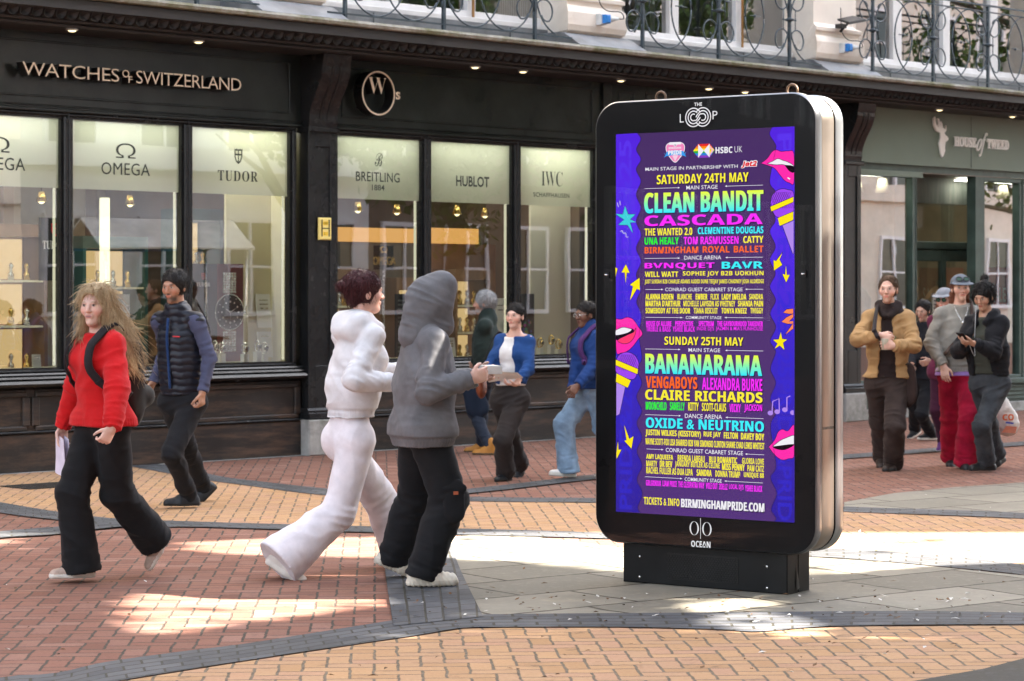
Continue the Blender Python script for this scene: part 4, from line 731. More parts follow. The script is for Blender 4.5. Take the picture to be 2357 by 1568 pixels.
# ------------------------------------------------------------------ digital kiosk (kiosk coordinates: x along the face,y into it,z up; poster data in millimetres)
POSTER=[('MAIN STAGE IN PARTNERSHIP WITH',187,781,2323,2342,'wn'),('SATURDAY 24TH MAY',262,849,2246,2298,'yb'),('MAIN STAGE',454,654,2212,2234,'wn'),('CLEAN BANDIT',179,941,2085,2200,'gx'),('CASCADA',181,937,2013,2073,'mx'),('THE WANTED 2.0',182,493,1960,2001,'yb'),('CLEMENTINE DOUGLAS',528,941,1964,2002,'cb'),('UNA HEALY',182,406,1910,1950,'lb'),('TOM RASMUSSEN',437,786,1908,1951,'mb'),('CATTY',815,941,1912,1950,'yb'),('BIRMINGHAM',182,531,1860,1897,'ob'),('ROYAL',559,730,1861,1898,'ob'),('BALLET',756,941,1861,1897,'ob'),('DANCE ARENA',441,677,1824,1846,'wn'),('BVNQUET',182,635,1770,1808,'mx'),('BAVR',680,939,1773,1811,'cx'),('WILL WATT',184,402,1729,1759,'yb'),('SOPHIE JOY B2B UOKHUN',431,942,1729,1760,'yb'),('JUST SØRIAH B2B CHARLIE ADAMS AUDIO DUNE TEEJAY JAMES CHADNEY JOSH ALDRIDGE',183,944,1686,1715,'yn'),('CONRAD GUEST CABARET STAGE',317,811,1649,1669,'wn'),('ALANNA BODEN',188,371,1602,1635,'yb'),('BLANCHE',396,490,1603,1635,'yn'),('EMBER',514,590,1603,1635,'yb'),('FLICK',610,663,1603,1635,'yn'),('LADY IMELDA',680,835,1603,1635,'yb'),('SANDRA',852,939,1604,1635,'yn'),("MARTHA D'ARTHUR",188,417,1564,1597,'yb'),('MICHELLE LAWSON AS WHITNEY',435,765,1565,1597,'yn'),('SHANIA PAIN',782,939,1566,1598,'yb'),('SOMEBODY AT THE DOOR',188,480,1525,1557,'yb'),('TIANA BISCUIT',501,655,1526,1558,'yn'),('TONYA KNEEZ',678,838,1527,1558,'yb'),('TWIGGY',860,939,1528,1559,'yn'),('COMMUNITY STAGE',451,678,1496,1512,'wn'),('HOUSE OF ALLURE',192,358,1454,1483,'mb'),('PERSPECTIVE',382,499,1455,1484,'mb'),('SPECTRUM',533,630,1456,1485,'mb'),('THE GAYBOURHOOD TAKEOVER',651,938,1458,1486,'mb'),('TREBLE & BASS',193,352,1424,1453,'mn'),('YSHEE BLACK',366,509,1425,1454,'mn'),("INDIE DJ'S",522,631,1427,1455,'mn'),("JAZMIN & MIA'S FUNHOUSE",644,938,1429,1457,'mn'),('SUNDAY 25TH MAY',312,816,1351,1397,'yb'),('HSBC',641,748,2406,2441,'wb'),('UK',761,809,2408,2442,'wt'),('MAIN STAGE',468,670,1314,1335,'wn'),('BANANARAMA',187,933,1189,1300,'gx'),('VENGABOYS',190,525,1108,1175,'ob'),('ALEXANDRA BURKE',555,934,1106,1173,'mn'),('CLAIRE RICHARDS',186,935,1042,1100,'yx'),('MOONCHILD',190,326,986,1031,'ln'),('SANELLY',348,444,988,1033,'ln'),('KITTY',466,534,989,1034,'yn'),('SCOTT-CLAUS',554,708,989,1034,'yn'),('VICKY',729,800,988,1033,'mn'),('JACKSON',822,933,988,1034,'mn'),('DANCE ARENA',445,682,947,971,'wn'),('OXIDE & NEUTRINO',190,944,885,943,'cx'),('JUSTIN WILKES (KISSTORY)',188,548,834,876,'yb'),('RUE JAY',565,674,841,876,'yb'),('FELTON',693,782,842,877,'yb'),('DAVEY BOY',801,946,840,877,'yb'),('WAYNE SCOTT-FOX LISA SHARRED B2B YAN SIMONSKI CLINTON SHAWE CHAD LEWIS WHITEST',188,947,791,827,'yn'),('CONRAD GUEST CABARET STAGE',321,814,754,777,'wn'),('AMY LAQUEEFA',193,369,705,739,'yb'),('BRENDA LABEAU',398,572,705,741,'yn'),('BLU ROMANTIC',601,778,707,741,'yb'),('GLORIA LOVE',808,944,708,741,'yn'),('MARTY',193,265,669,702,'yn'),('DR BEV',282,364,669,704,'yb'),('JANUARY BUTLER AS CELINE',381,668,668,706,'yn'),('MISS PENNY',682,825,669,706,'yb'),('PAM CATZ',841,944,668,703,'yn'),('RACHEL FULLER AS DUA LIPA',193,496,629,666,'yn'),('SANDRA',520,617,630,666,'yb'),('DONNA TRUMP',640,796,630,665,'yn'),('UNIQUE 88',819,944,630,663,'yb'),('COMMUNITY STAGE',444,680,598,618,'wn'),('GIRLGRINDUK',191,291,561,592,'mn'),('LIAM PRICE',300,393,562,594,'mn'),('THE CLEOPATRA WAY',402,570,561,595,'mn'),('WILE OUT',580,654,561,595,'mn'),('ZOELLZ',663,717,561,594,'mn'),("LOCAL DJ'S",726,818,560,594,'mn'),('YSHEE BLACK',827,934,559,593,'mn'),('TICKETS & INFO',177,410,455,497,'yn'),('BIRMINGHAMPRIDE.COM',420,947,451,499,'wx')]
ARROWS= [(181,412,2224),(701,937,2225),(182,412,1833),(704,938,1834),(188,304,1659),(828,940,1660),(188,429,1503),(699,939,1505),(186,415,1326),(703,940,1325),(186,418,958),(705,942,958),(195,305,766),(828,945,762),(184,427,610),(698,938,609)]
LIPS1=[(921,2344),(960,2368),(991,2404),(1016,2414),(1047,2404),(1088,2405),(1125,2390),(1125,2235),(1098,2233),(1068,2247),(1037,2280),(1001,2317)]
LIPS1M=[(960,2341),(996,2353),(1027,2366),(1057,2356),(1088,2346),(1125,2324),(1125,2291),(1103,2296),(1068,2331),(1016,2333)]
LIPS1D=[(1068,2331),(1125,2322),(1125,2288),(1098,2296)]
MIC1H=[(983,2127),(991,2163),(1016,2190),(1052,2202),(1088,2197),(1125,2178),(1125,2079),(1032,2048),(996,2082)]
MIC1BAND=[(983,2107),(1125,2158),(1125,2129),(991,2080)]
MIC1COL=[(1029,2045),(1125,2079),(1125,2032),(1042,2001)]
MIC1BODY=[(1055,2004),(1125,2029),(1125,1849),(1117,1854)]
STAR1=[(-13,2086),(38,2084),(53,2133),(74,2083),(123,2082),(88,2054),(129,2037),(88,2035),(107,1974),(69,2021),(7,2023),(46,2052)]
ARR1=[(1060,1862),(1041,1820),(1058,1791),(1006,1760),(1003,1817),(1019,1813)]
ARR2=[(1080,1791),(1086,1737),(1104,1738),(1081,1696),(1057,1743),(1074,1739)]
ARR3=[(59,1802),(85,1752),(66,1754),(57,1693),(50,1754),(28,1755)]
ARR4=[(150,1726),(153,1652),(133,1663),(85,1596),(105,1676),(84,1686)]
ARR5=[(-13,1784),(4,1777),(-4,1750),(-10,1722)]
SQUIG=[(1125,1556),(1083,1552),(1063,1533),(1098,1527),(1125,1529),(1083,1509),(1052,1484),(1088,1473),(1121,1475),(1073,1413),(1125,1448),(1125,1489),(1098,1486),(1125,1509)]
STAR2=[(1048,1429),(1057,1393),(1088,1389),(1063,1371),(1071,1332),(1042,1355),(1011,1338),(1027,1366),(1000,1387),(1035,1390)]
LIPS2=[(-11,1495),(24,1491),(63,1503),(102,1491),(135,1453),(165,1411),(135,1378),(102,1340),(63,1311),(24,1301),(-9,1310)]
LIPS2M=[(-11,1429),(35,1446),(74,1441),(96,1434),(69,1415),(-11,1400)]
LIPS2T=[(13,1381),(74,1406),(108,1420),(124,1444),(117,1401),(85,1363),(41,1353),(2,1367)]
MIC2H=[(-6,1260),(11,1290),(58,1306),(105,1296),(134,1267),(141,1223),(105,1153),(-6,1189)]
MIC2BAND=[(-9,1264),(140,1213),(134,1183),(-9,1230)]
MIC2COL=[(-4,1186),(92,1148),(71,1105),(-9,1136)]
MIC2BODY=[(-9,1133),(52,1111),(14,955),(-9,945)]
ARR6=[(47,897),(82,819),(111,835),(96,763),(47,806),(62,811)]
ARR7=[(5,809),(10,755),(30,756),(-3,700),(-6,735)]
NOTE1=[(994,992),(998,1053),(1037,1069),(1039,1002)]
NOTE2=[(1085,1013),(1085,1077),(1106,1085)]
LIPS3=[(970,806),(1007,845),(1028,888),(1055,904),(1087,896),(1129,926),(1129,769),(1093,747),(1050,739),(1007,764)]
LIPS3M=[(996,809),(1039,841),(1082,860),(1129,873),(1129,827),(1071,795),(1018,797)]
LIPS3D=[(996,809),(1129,827),(1071,793),(1018,797)]
WAVEL=[(130,2538),(154,2502),(124,2446),(154,2389),(123,2333),(154,2267),(123,2192),(154,2116),(123,2042),(156,1966),(123,1891),(156,1815),(123,1740),(156,1665),(125,1590),(158,1515)]
WAVEL2=[(160,1273),(126,1213),(160,1135),(126,1055),(160,977),(127,907),(161,830),(128,750),(162,672),(128,592),(164,515),(134,435),(153,406)]
WAVER=[(991,2537),(975,2499),(1011,2444),(1011,2407),(976,2245),(1011,2185),(977,2118),(1011,2036),(977,1973),(1011,1891),(977,1819),(1011,1746),(977,1674),(1012,1601),(979,1528),(1013,1456),(979,1383)]
WAVER2=[(1012,1315),(981,1229),(1013,1153),(979,1067),(1014,992),(981,915),(1014,708),(981,640),(1018,556),(985,469),(1015,423),(1003,403)]
KR_ = math.radians(-35.114); KLOC = (0.6292, 13.7049, 0.0)
K2 = 2 ** EXPO
def scr(name, h, k=1.0): return emis(name, tuple(c * k / K2 for c in srgb(h)), 1.0)
def grad(name, z0, z1, stops):
    t = NT(name); sp = t.n('ShaderNodeSeparateXYZ'); t.l(t.coord('Object'), sp.inputs[0])
    f = t.math('DIVIDE', t.math('SUBTRACT', sp.outputs[2], z0), z1 - z0, clamp=True); e = t.n('ShaderNodeEmission'); t.l(t.ramp(f, stops), e.inputs[0]); e.inputs[1].default_value = 1.0 / K2; t.l(e.outputs[0], t.out.inputs[0]); return t.mat
S_ = {'w': scr('screen_white', 'f4f2f8'), 'y': scr('screen_yellow', 'fff23c'), 'm': scr('screen_magenta', 'ff32ff'), 'c': scr('screen_cyan', '3ff4ff'), 'l': scr('screen_green', '2cff38'), 'o': scr('screen_orange', 'ff6a2a')}
S_BG = grad('screen_plum', 0.4, 2.54, [(0.0, srgb('55367c')), (0.5, srgb('533672')), (1.0, srgb('4a3166'))])
S_SIDE = grad('screen_violet', 0.4, 2.54, [(0.0, srgb('33249a')), (0.4, srgb('3f2cc6')), (0.75, srgb('5a2fee')), (1.0, srgb('5527e0'))])
S_SIDE2 = grad('screen_violet_letters', 0.4, 2.54, [(0.0, srgb('362cc4')), (0.5, srgb('3c2cd4')), (1.0, srgb('5e36f2'))])
S_LINE = scr('screen_ink', '2a1c3c'); S_PINK = scr('screen_pink', 'ff2fae'); S_DEEP = scr('screen_tongue', 'ff3f74'); S_BLACK = scr('screen_black', '1a0c18'); S_TEAL = scr('screen_teal', '3fd0dc'); S_YEL = scr('screen_sun', 'ffe81c'); S_MIC = scr('screen_mic', 'a04bf4'); S_LIL = scr('screen_lilac', 'b48cf0'); S_SQ = scr('screen_peach', 'ff8a5a')
G1 = grad('screen_headline_top', 2.085, 2.20, [(0.0, srgb('30eeff')), (0.5, srgb('8dfbb0')), (1.0, srgb('f4ff2a'))])
M_KBLACK = mat('kiosk_black', (0.004, 0.004, 0.0045), 0.3, var=0.1, nscale=2, spec=0.12)
M_KBASE = mat('kiosk_base_black', (0.0065, 0.0065, 0.007), 0.4, var=0.3, nscale=6, bump=0.06, bscale=200, spec=0.2)
def brushed(name, col, rough):
    t = NT(name); n1 = t.noise(3, 6, 0.7, t.coord('Object', scale=(60, 60, 1.2))); n2 = t.noise(2.5, 4, 0.6, t.coord('Object'))
    c = t.mix(t.ramp(n2, [(0.45, (0, 0, 0)), (0.75, (0.5,) * 3)]), col, tuple(x * 0.7 for x in col))
    t.pbsdf(Base_Color=c, Metallic=0.95, Roughness=t.math('MULTIPLY_ADD', n1, 0.2, rough), Anisotropic=0.4, Normal=t.bump(t.math('ADD', t.math('MULTIPLY', n1, 0.6), n2), 0.12, 0.006)); return t.mat
M_BRUSH = brushed('brushed_steel', (0.35, 0.295, 0.25), 0.26); M_RIM = brushed('dark_steel_rim', (0.20, 0.20, 0.21), 0.2); M_RIM2 = brushed('grey_steel_rim', (0.42, 0.43, 0.44), 0.22)
kio = thing('digital_kiosk', 'tall black double-sided digital poster kiosk showing a purple festival line-up', 'advert kiosk', KLOC, KR_)
def rrect(x0, x1, z0, z1, R, n=10):
    P = []
    for cx_, cz_, a0 in ((x1 - R, z1 - R, 0), (x0 + R, z1 - R, 90), (x0 + R, z0 + R, 180), (x1 - R, z0 + R, 270)):
        for k in range(n + 1): a = math.radians(a0 + 90 * k / n); P.append((cx_ + R * math.cos(a), cz_ + R * math.sin(a)))
    return P
KX0, KX1, KZ0, KZ1 = -0.155, 1.260, 0.228, 2.722
def slab(name, y0, y1, ins, mface, mside, b=0.008, parent=kio):
    m_ = MB(); A = rrect(KX0 + ins, KX1 - ins, KZ0 + ins, KZ1 - ins, 0.155 - ins); B = rrect(KX0 + ins + b, KX1 - ins - b, KZ0 + ins + b, KZ1 - ins - b, 0.155 - ins - b); n = len(A)
    L = [(B, y0), (A, y0 + b), (A, y1 - b), (B, y1)]
    m_.add([(u, y, v) for P, y in L for u, v in P], [(i * n + k, i * n + (k + 1) % n, (i + 1) * n + (k + 1) % n, (i + 1) * n + k) for i in range(3) for k in range(n)], mside, True)
    m_.add([(u, y0, v) for u, v in B], [tuple(range(n))[::-1]], mface); m_.add([(u, y1, v) for u, v in B], [tuple(range(n))], mface)
    return m_.build(name, parent)
ff = slab('front_frame', -0.052, 0.014, 0.0, M_KBLACK, M_RIM); slab('rubber_core', 0.014, 0.262, 0.03, M_KBLACK, M_KBLACK)
slab('side_panel', 0.027, 0.166, 0.008, M_BRUSH, M_BRUSH, 0.004); slab('back_frame', 0.180, 0.262, 0.0, M_KBLACK, M_RIM2)
m_ = MB(); m_.box(KX1 - .009, KX1 - .0065, 0.032, 0.160, 0.904, 0.918, mat('worn_label_strip', (.12, .10, .08), .6, var=.6, nscale=60)); m_.build('label_strip', kio)
m_ = MB(); A = rrect(KX0 + .012, KX1 - .012, KZ0 + .012, KZ1 - .012, 0.143); m_.flat(A, lambda u, v: (u, -0.0635, v), glass_pane('cover_glass', (1, 1, 1), 0.0, 0.0, 0.3)); m_.build('cover_glass', kio)
SX0, SX1, SZ0, SZ1 = -0.013, 1.127, 0.403, 2.536
def lay(k): return lambda u, v, d=0.0: (u, -0.0525 - k * 0.0008, v)
m_ = MB(); m_.flat([(SX0, SZ0), (SX1, SZ0), (SX1, SZ1), (SX0, SZ1)], lay(0), S_BG); scrn = m_.build('screen', kio)
def mm(P): return [(u / 1000, v / 1000) for u, v in P]
def clipx(P): return [(min(max(u, SX0), SX1), v) for u, v in P]
art = MB()
def smooth(P, n=6): return [tuple(q) for q in catmull(P, n)]
WL = smooth(mm(WAVEL + [(142, 1400)] + WAVEL2), 8); WR = smooth(mm(WAVER + [(1000, 1345)] + WAVER2), 8)
art.flat([(SX0, SZ1)] + WL + [(SX0, SZ0)], lay(1), S_SIDE); art.flat([(SX1, SZ0)] + WR[::-1] + [(SX1, SZ1)], lay(1), S_SIDE)
def stroke(P, w, k, m, closed=False):
    P = [np.array(p) for p in P]; n = len(P); L = []
    for i in range(n):
        a = P[(i - 1) % n] if closed or i else P[0]; b = P[(i + 1) % n] if closed or i < n - 1 else P[-1]; t = b - a; t = t / (np.linalg.norm(t) + 1e-9); nn = np.array([-t[1], t[0]]) * w / 2; L += [tuple(P[i] + nn), tuple(P[i] - nn)]
    fn = lay(k); art.add([fn(*p) for p in L], [(2 * i, 2 * i + 1, (2 * i + 3) % (2 * n), (2 * i + 2) % (2 * n)) for i in range(n if closed else n - 1)], m)
stroke(WL, 0.003, 3, S_LINE); stroke(WR, 0.003, 3, S_LINE)
def vtext(body, x0, x1, zt, zb, up):      # tall lettering turned on its side
    vs, fs, _ = text_mesh(body, 0.02); lo, hi = vs.min(0), vs.max(0); w = (vs - lo) / (hi - lo); fn = lay(2)
    art.add([fn(x0 + (x1 - x0) * (1 - q[1] if up else q[1]), zb + (zt - zb) * (q[0] if up else 1 - q[0])) for q in w], fs, S_SIDE2)
vtext('PRIDE&25', 0.006, 0.092, 2.50, 1.53, True); vtext('PRIDE&25', 0.010, 0.096, 1.15, 0.42, True); vtext('PRIDE&25', 1.022, 1.110, 2.50, 1.40, False); vtext('25PRIDE&PRID', 1.024, 1.112, 1.32, 0.41, False)
def blob(P, m, k, n=5, line=True, sm=True):
    Q = mm(P); Q = smooth(Q + [Q[0]], n)[:-1] if sm else Q; Q = clipx(Q); art.flat(Q, lay(k), m)
    if line: stroke(Q, 0.003, k + 1, S_LINE, True)
for P in (LIPS1, LIPS2, LIPS3): blob(P, S_PINK, 3)
blob(LIPS1M, S_['w'], 5, 3); blob(LIPS1D, S_BLACK, 7, 3, False); blob([(-11, 1429), (35, 1446), (74, 1441), (108, 1432), (100, 1400), (20, 1375), (-11, 1380)], S_BLACK, 5, 3); blob(LIPS2M, S_['w'], 7, 3); blob(LIPS2T, S_DEEP, 7, 4); blob(LIPS3M, S_['w'], 5, 3); blob(LIPS3D, S_BLACK, 7, 3, False)
art.flat(mm([(1085, 2258), (1100, 2250), (1103, 2256), (1088, 2264)]), lay(5), S_['w'])
for H, B, C, D in ((MIC1H, MIC1BAND, MIC1COL, MIC1BODY), (MIC2H, MIC2BAND, MIC2COL, MIC2BODY)):
    blob(D, S_LIL, 5, sm=False); blob(H, S_MIC, 7)
    xs = [p[0] for p in H]; zs = [p[1] for p in H]; cx_, cz_, rx = sum(xs) / len(xs) / 1000, sum(zs) / len(zs) / 1000, (max(xs) - min(xs)) / 2600
    for k in range(-4, 5):
        for dr in (1, -1): stroke(clipx([(cx_ + k * rx / 4 - dr * rx * .5, cz_ - rx * .8), (cx_ + k * rx / 4.5 + dr * rx * .3, cz_ + rx * .8)]), 0.0018, 9, S_LINE)
    blob(C, S_YEL, 11, sm=False); blob(B, S_YEL, 11, sm=False)
for P, m in ((STAR1, S_TEAL), (ARR1, S_YEL), (ARR2, S_YEL), (ARR3, S_YEL), (ARR4, S_YEL), (ARR5, S_YEL), (STAR2, S_YEL), (ARR6, S_YEL), (ARR7, S_YEL), (SQUIG, S_SQ)): blob(P, m, 11, sm=False)
for a, b in (((1035, 2010), (1040, 2050)), ((-2, 2150), (6, 2125)), ((15, 2160), (18, 2135))): stroke(mm([a, b]), 0.003, 6, S_['w'])
stroke(smooth(mm([(20, 1985), (30, 1992), (40, 1975), (55, 1978), (58, 1955), (72, 1955)]), 4), 0.003, 6, S_['w'])
for P in (NOTE1, NOTE2): stroke(mm(P), 0.007, 11, S_LIL)
for c in ((984, 990), (1026, 998), (1073, 1010), (1122, 996)): art.flat(clipx([(c[0] / 1000 + .017 * math.cos(a), c[1] / 1000 + .013 * math.sin(a)) for a in np.linspace(0, 6.28, 15)[:-1]]), lay(12), S_LIL)
art.build('artwork', scrn)
# sponsors' marks and all the lettering
art = MB(); fn = lay(11)
hx = mm([(495, 2426), (528, 2462), (601, 2462), (632, 2424), (601, 2386), (528, 2386)])
RB = ['e8322c', 'ff8a1c', 'ffe324', '2fae4a', '2f86d8', '8a3cc0']; z0, z1 = 2.386, 2.462
for k, c in enumerate(RB):
    za, zb = z1 - (z1 - z0) * k / 6, z1 - (z1 - z0) * (k + 1) / 6
    def xe(z): f = abs(z - 2.424) / 0.038; return 0.495 + 0.033 * f, 0.632 - 0.031 * f
    (a0, a1), (b0, b1) = xe(za), xe(zb); art.flat([(a0, za), (a1, za), (b1, zb), (b0, zb)], lay(5), scr('screen_rainbow', c))
for P in ([(528, 2462), (528, 2386), (564, 2424)], [(601, 2462), (601, 2386), (564, 2424)]): art.flat(mm(P), lay(6), S_['w'])
art.flat(mm([(601, 2455), (601, 2393), (628, 2424)]), lay(7), scr('screen_rose', 'f7b6d2')); art.flat(mm([(601, 2443), (601, 2405), (616, 2424)]), lay(8), S_YEL)
stroke(mm([(473, 2458), (473, 2384)]), 0.0022, 5, S_LINE)
ht = smooth(mm([(380, 2455), (350, 2475), (322, 2460), (325, 2425), (350, 2390), (380, 2366), (410, 2390), (437, 2425), (438, 2460), (410, 2475), (380, 2455)]), 4)
art.flat(ht[:-1], lay(5), scr('screen_heart', 'f48ac0')); stroke(ht[:-1], 0.004, 6, S_['w'], True); art.flat(mm([(360, 2405), (400, 2405), (380, 2370)]), lay(6), scr('screen_blush', 'f8d0e6'))
art.flat(smooth(mm([(306, 2395), (322, 2402), (325, 2425), (380, 2433), (436, 2425), (438, 2402), (453, 2395), (440, 2412), (452, 2420), (430, 2402), (380, 2408), (330, 2402), (308, 2420), (320, 2410), (306, 2395)]), 2)[:-1], lay(8), scr('screen_ribbon', '3aa0f0'))
art.flat(mm([(338, 2464), (422, 2464), (415, 2478), (345, 2478)]), lay(8), S_['w'])
put_text(art, sans('PRIDE'), 0.336, 0.424, 2.408, 2.432, lay(10), S_['w'], off=0.03); put_text(art, sans('BIRMINGHAM'), 0.340, 0.420, 2.440, 2.452, lay(10), S_['w'])
put_text(art, sans('Jet2'), 0.803, 0.900, 2.320, 2.362, lay(5), S_['w'], off=0.14, shear=0.25); put_text(art, sans('Jet2'), 0.806, 0.897, 2.322, 2.358, lay(7), scr('screen_red', 'e8202c'), off=0.03, shear=0.25)
art.build('sponsor_marks', scrn)
L1 = MB()
def poster_line(t, x0, x1, z0, z1, cw):
    c, w = cw; x0, x1, z0, z1 = x0 / 1000, x1 / 1000, z0 / 1000, z1 / 1000
    body = sans(t) if w in 'bx' else t
    vs, _, _ = text_mesh(body); r0 = np.ptp(vs[:, 0]) / np.ptp(vs[:, 1]); sq = r0 / ((x1 - x0) / (z1 - z0))
    if w in 'n' and sq > 1.6: body = sans(t)
    off = {'n': 0.003, 'b': 0.005, 'x': 0.006, 't': -0.012}[w] * (0 if any(ch.isdigit() for ch in t) else 1); hgt = z1 - z0; dx = {'n': 0.0, 'b': .012, 'x': .022, 't': 0}[w] * hgt + (.010 * hgt * max(0, min(sq, 2.4) - 1) if w != 't' else 0)
    m = S_[c] if c != 'g' else (G1 if z0 > 1.5 else G2)
    if w == 'x' or (z1 - z0) > 0.045: put_text(L1, body, x0 + .003, x1 + .005, z0 - .006, z1 - .002, lay(10.0), S_LINE, off=off, spacing=1.02)
    for j, e in enumerate((0, -1, 1) if dx else (0,)): put_text(L1, body, x0 + dx + e * dx, x1 - dx + e * dx, z0, z1, lay(10.5 + .25 * j), m, off=off, spacing=1.02)
G2 = grad('screen_headline_low', min(p[3] for p in POSTER if p[0] == 'BANANARAMA') / 1000, [p[4] for p in POSTER if p[0] == 'BANANARAMA'][0] / 1000, [(0.0, srgb('30eeff')), (0.5, srgb('8dfbb0')), (1.0, srgb('f4ff2a'))])
for q in POSTER: poster_line(*q)
art = L1
for k, (a, b, z) in enumerate(ARROWS):
    a, b, z = a / 1000, b / 1000, z / 1000; stroke([(a, z), (b, z)], 0.0022, 10.8, S_['w']); tip, d = (b, -1) if k % 2 == 0 else (a, 1)
    L1.flat([(tip, z), (tip + d * .012, z + .005), (tip + d * .012, z - .005)], lay(10.9), S_['w'])
L1.build('lettering', scrn)
# maker's marks on the black frame
M_FW = mat('white_frame_print', (0.78, 0.78, 0.76), 0.4, var=0.03); art = MB(); fr_ = lambda u, v, d=0.0: (u, -0.0645, v)
put_text(art, 'THE', 0.507, 0.557, 2.672, 2.691, fr_, M_FW, off=0.02, spacing=1.1); put_text(art, 'L', 0.414, 0.440, 2.585, 2.632, fr_, M_FW, off=-0.005); put_text(art, 'P', 0.624, 0.655, 2.594, 2.640, fr_, M_FW, off=-0.005)
def stroke2(P, w, m):
    P = [np.array(p) for p in P]; n = len(P); Q = []
    for i in range(n): t = P[min(i + 1, n - 1)] - P[max(i - 1, 0)]; t = t / np.linalg.norm(t); nn = np.array([-t[1], t[0]]) * w / 2; Q += [tuple(P[i] + nn), tuple(P[i] - nn)]
    art.add([fr_(*p) for p in Q], [(2 * i, 2 * i + 1, 2 * i + 3, 2 * i + 2) for i in range(n - 1)], m)
for cx_, a0 in ((0.502, 0), (0.562, 180)):
    for r, s0, s1 in ((0.050, 30, 330), (0.034, 45, 315), (0.018, 60, 300)):
        stroke2([(cx_ + r * math.cos(math.radians(a0 + a)), 2.610 + r * 1.02 * math.sin(math.radians(a0 + a))) for a in np.linspace(s0, s1, 30)], 0.0062, M_FW)
stroke2(smooth([(0.502, 2.592), (0.52, 2.594), (0.532, 2.61), (0.544, 2.626), (0.562, 2.628)], 6), 0.0062, M_FW); stroke2(smooth([(0.527, 2.588), (0.540, 2.60), (0.545, 2.61)], 5), 0.0062, M_FW); stroke2(smooth([(0.537, 2.634), (0.524, 2.62), (0.519, 2.61)], 5), 0.0062, M_FW)
for cx_ in (0.507, 0.588):
    P = [(cx_ + (0.030 - 0.009 * abs(math.cos(a)) * 0) * math.cos(a), 0.3395 + 0.038 * math.sin(a)) for a in np.linspace(0, 2 * math.pi, 41)]
    I = [(cx_ + 0.021 * math.cos(a), 0.3395 + 0.0365 * math.sin(a)) for a in np.linspace(0, 2 * math.pi, 41)]
    art.add([fr_(*p) for p in P + I], [(k, k + 1, 41 + k + 1, 41 + k) for k in range(40)], M_FW)
stroke2([(0.5475, 0.284), (0.5475, 0.398)], 0.003, M_FW); put_text(art, sans('OCEAN'), 0.487, 0.611, 0.236, 0.271, fr_, M_FW, off=0.012)
art.build('frame_lettering', ff)
for x, z in ((-0.069, 1.742), (1.186, 1.742)):
    m_ = MB(); m_.box(x - .016, x + .016, -0.0655, -0.0525, z - .018, z + .018, M_KBASE); m_.lathe([(0.012, -0.004), (0.012, 0.004)], (x, -0.0662, z), M_STEEL, 10); m_.build('sensor_window', ff)
for x in (0.19, 1.03):
    m_ = MB(); m_.tube([(x + 0.032 * math.cos(a), 0.1, 2.745 + 0.032 * math.sin(a)) for a in np.linspace(0, 6.2832, 25)[:-1]], 0.007, mat('rusty_eye_bolt', (0.14, 0.09, 0.06), 0.5, 0.7), 8, closed=True); m_.tube([(x, 0.1, 2.70), (x, 0.1, 2.716)], 0.012, M_KBASE, 8); m_.build('lifting_eye', kio)
m_ = MB(); m_.bevbox(0.0, 1.054, 0.0, 0.118, 0.004, 0.30, 0.006, M_KBASE); m_.box(0.004, 1.050, 0.118, 0.124, 0.006, 0.30, M_LSIDE); m_.bevbox(0.0, 1.054, 0.124, 0.25, 0.006, 0.30, 0.006, M_KBASE); bs = m_.build('base', kio)
m_ = MB(); m_.add([(1.056, 0.10, 0.17), (1.058, 0.135, 0.03), (1.060, 0.105, 0.02), (1.058, 0.09, 0.035)], [(0, 1, 2), (0, 2, 3)], M_LSIDE); m_.build('torn_flap', bs)
m_ = MB(); m_.box(0.291, 0.750, -0.0015, 0.0005, 0.04, 0.186, M_LSIDE)
for i in range(12):
    z = 0.046 + i * 0.0118; m_.box(0.291, 0.750, -0.004, -0.0015, z - .0018, z + .0018, M_KBASE)
    for j in range(26): x = 0.291 + (j + (i % 2) * .5) * 0.0176; m_.box(x, x + .003, -0.0038, -0.0015, z, z + .0118, M_KBASE) if x < .745 and i < 11 else None
m_.build('vent_grille', bs)
for x, z in ((0.112, 0.153), (0.111, 0.038), (0.929, 0.149), (0.929, 0.032)):
    m_ = MB(); m_.tube([(x, 0.001, z), (x, -0.004, z)], [0.009, 0.006], M_STEEL, 8); m_.build('bolt', bs)
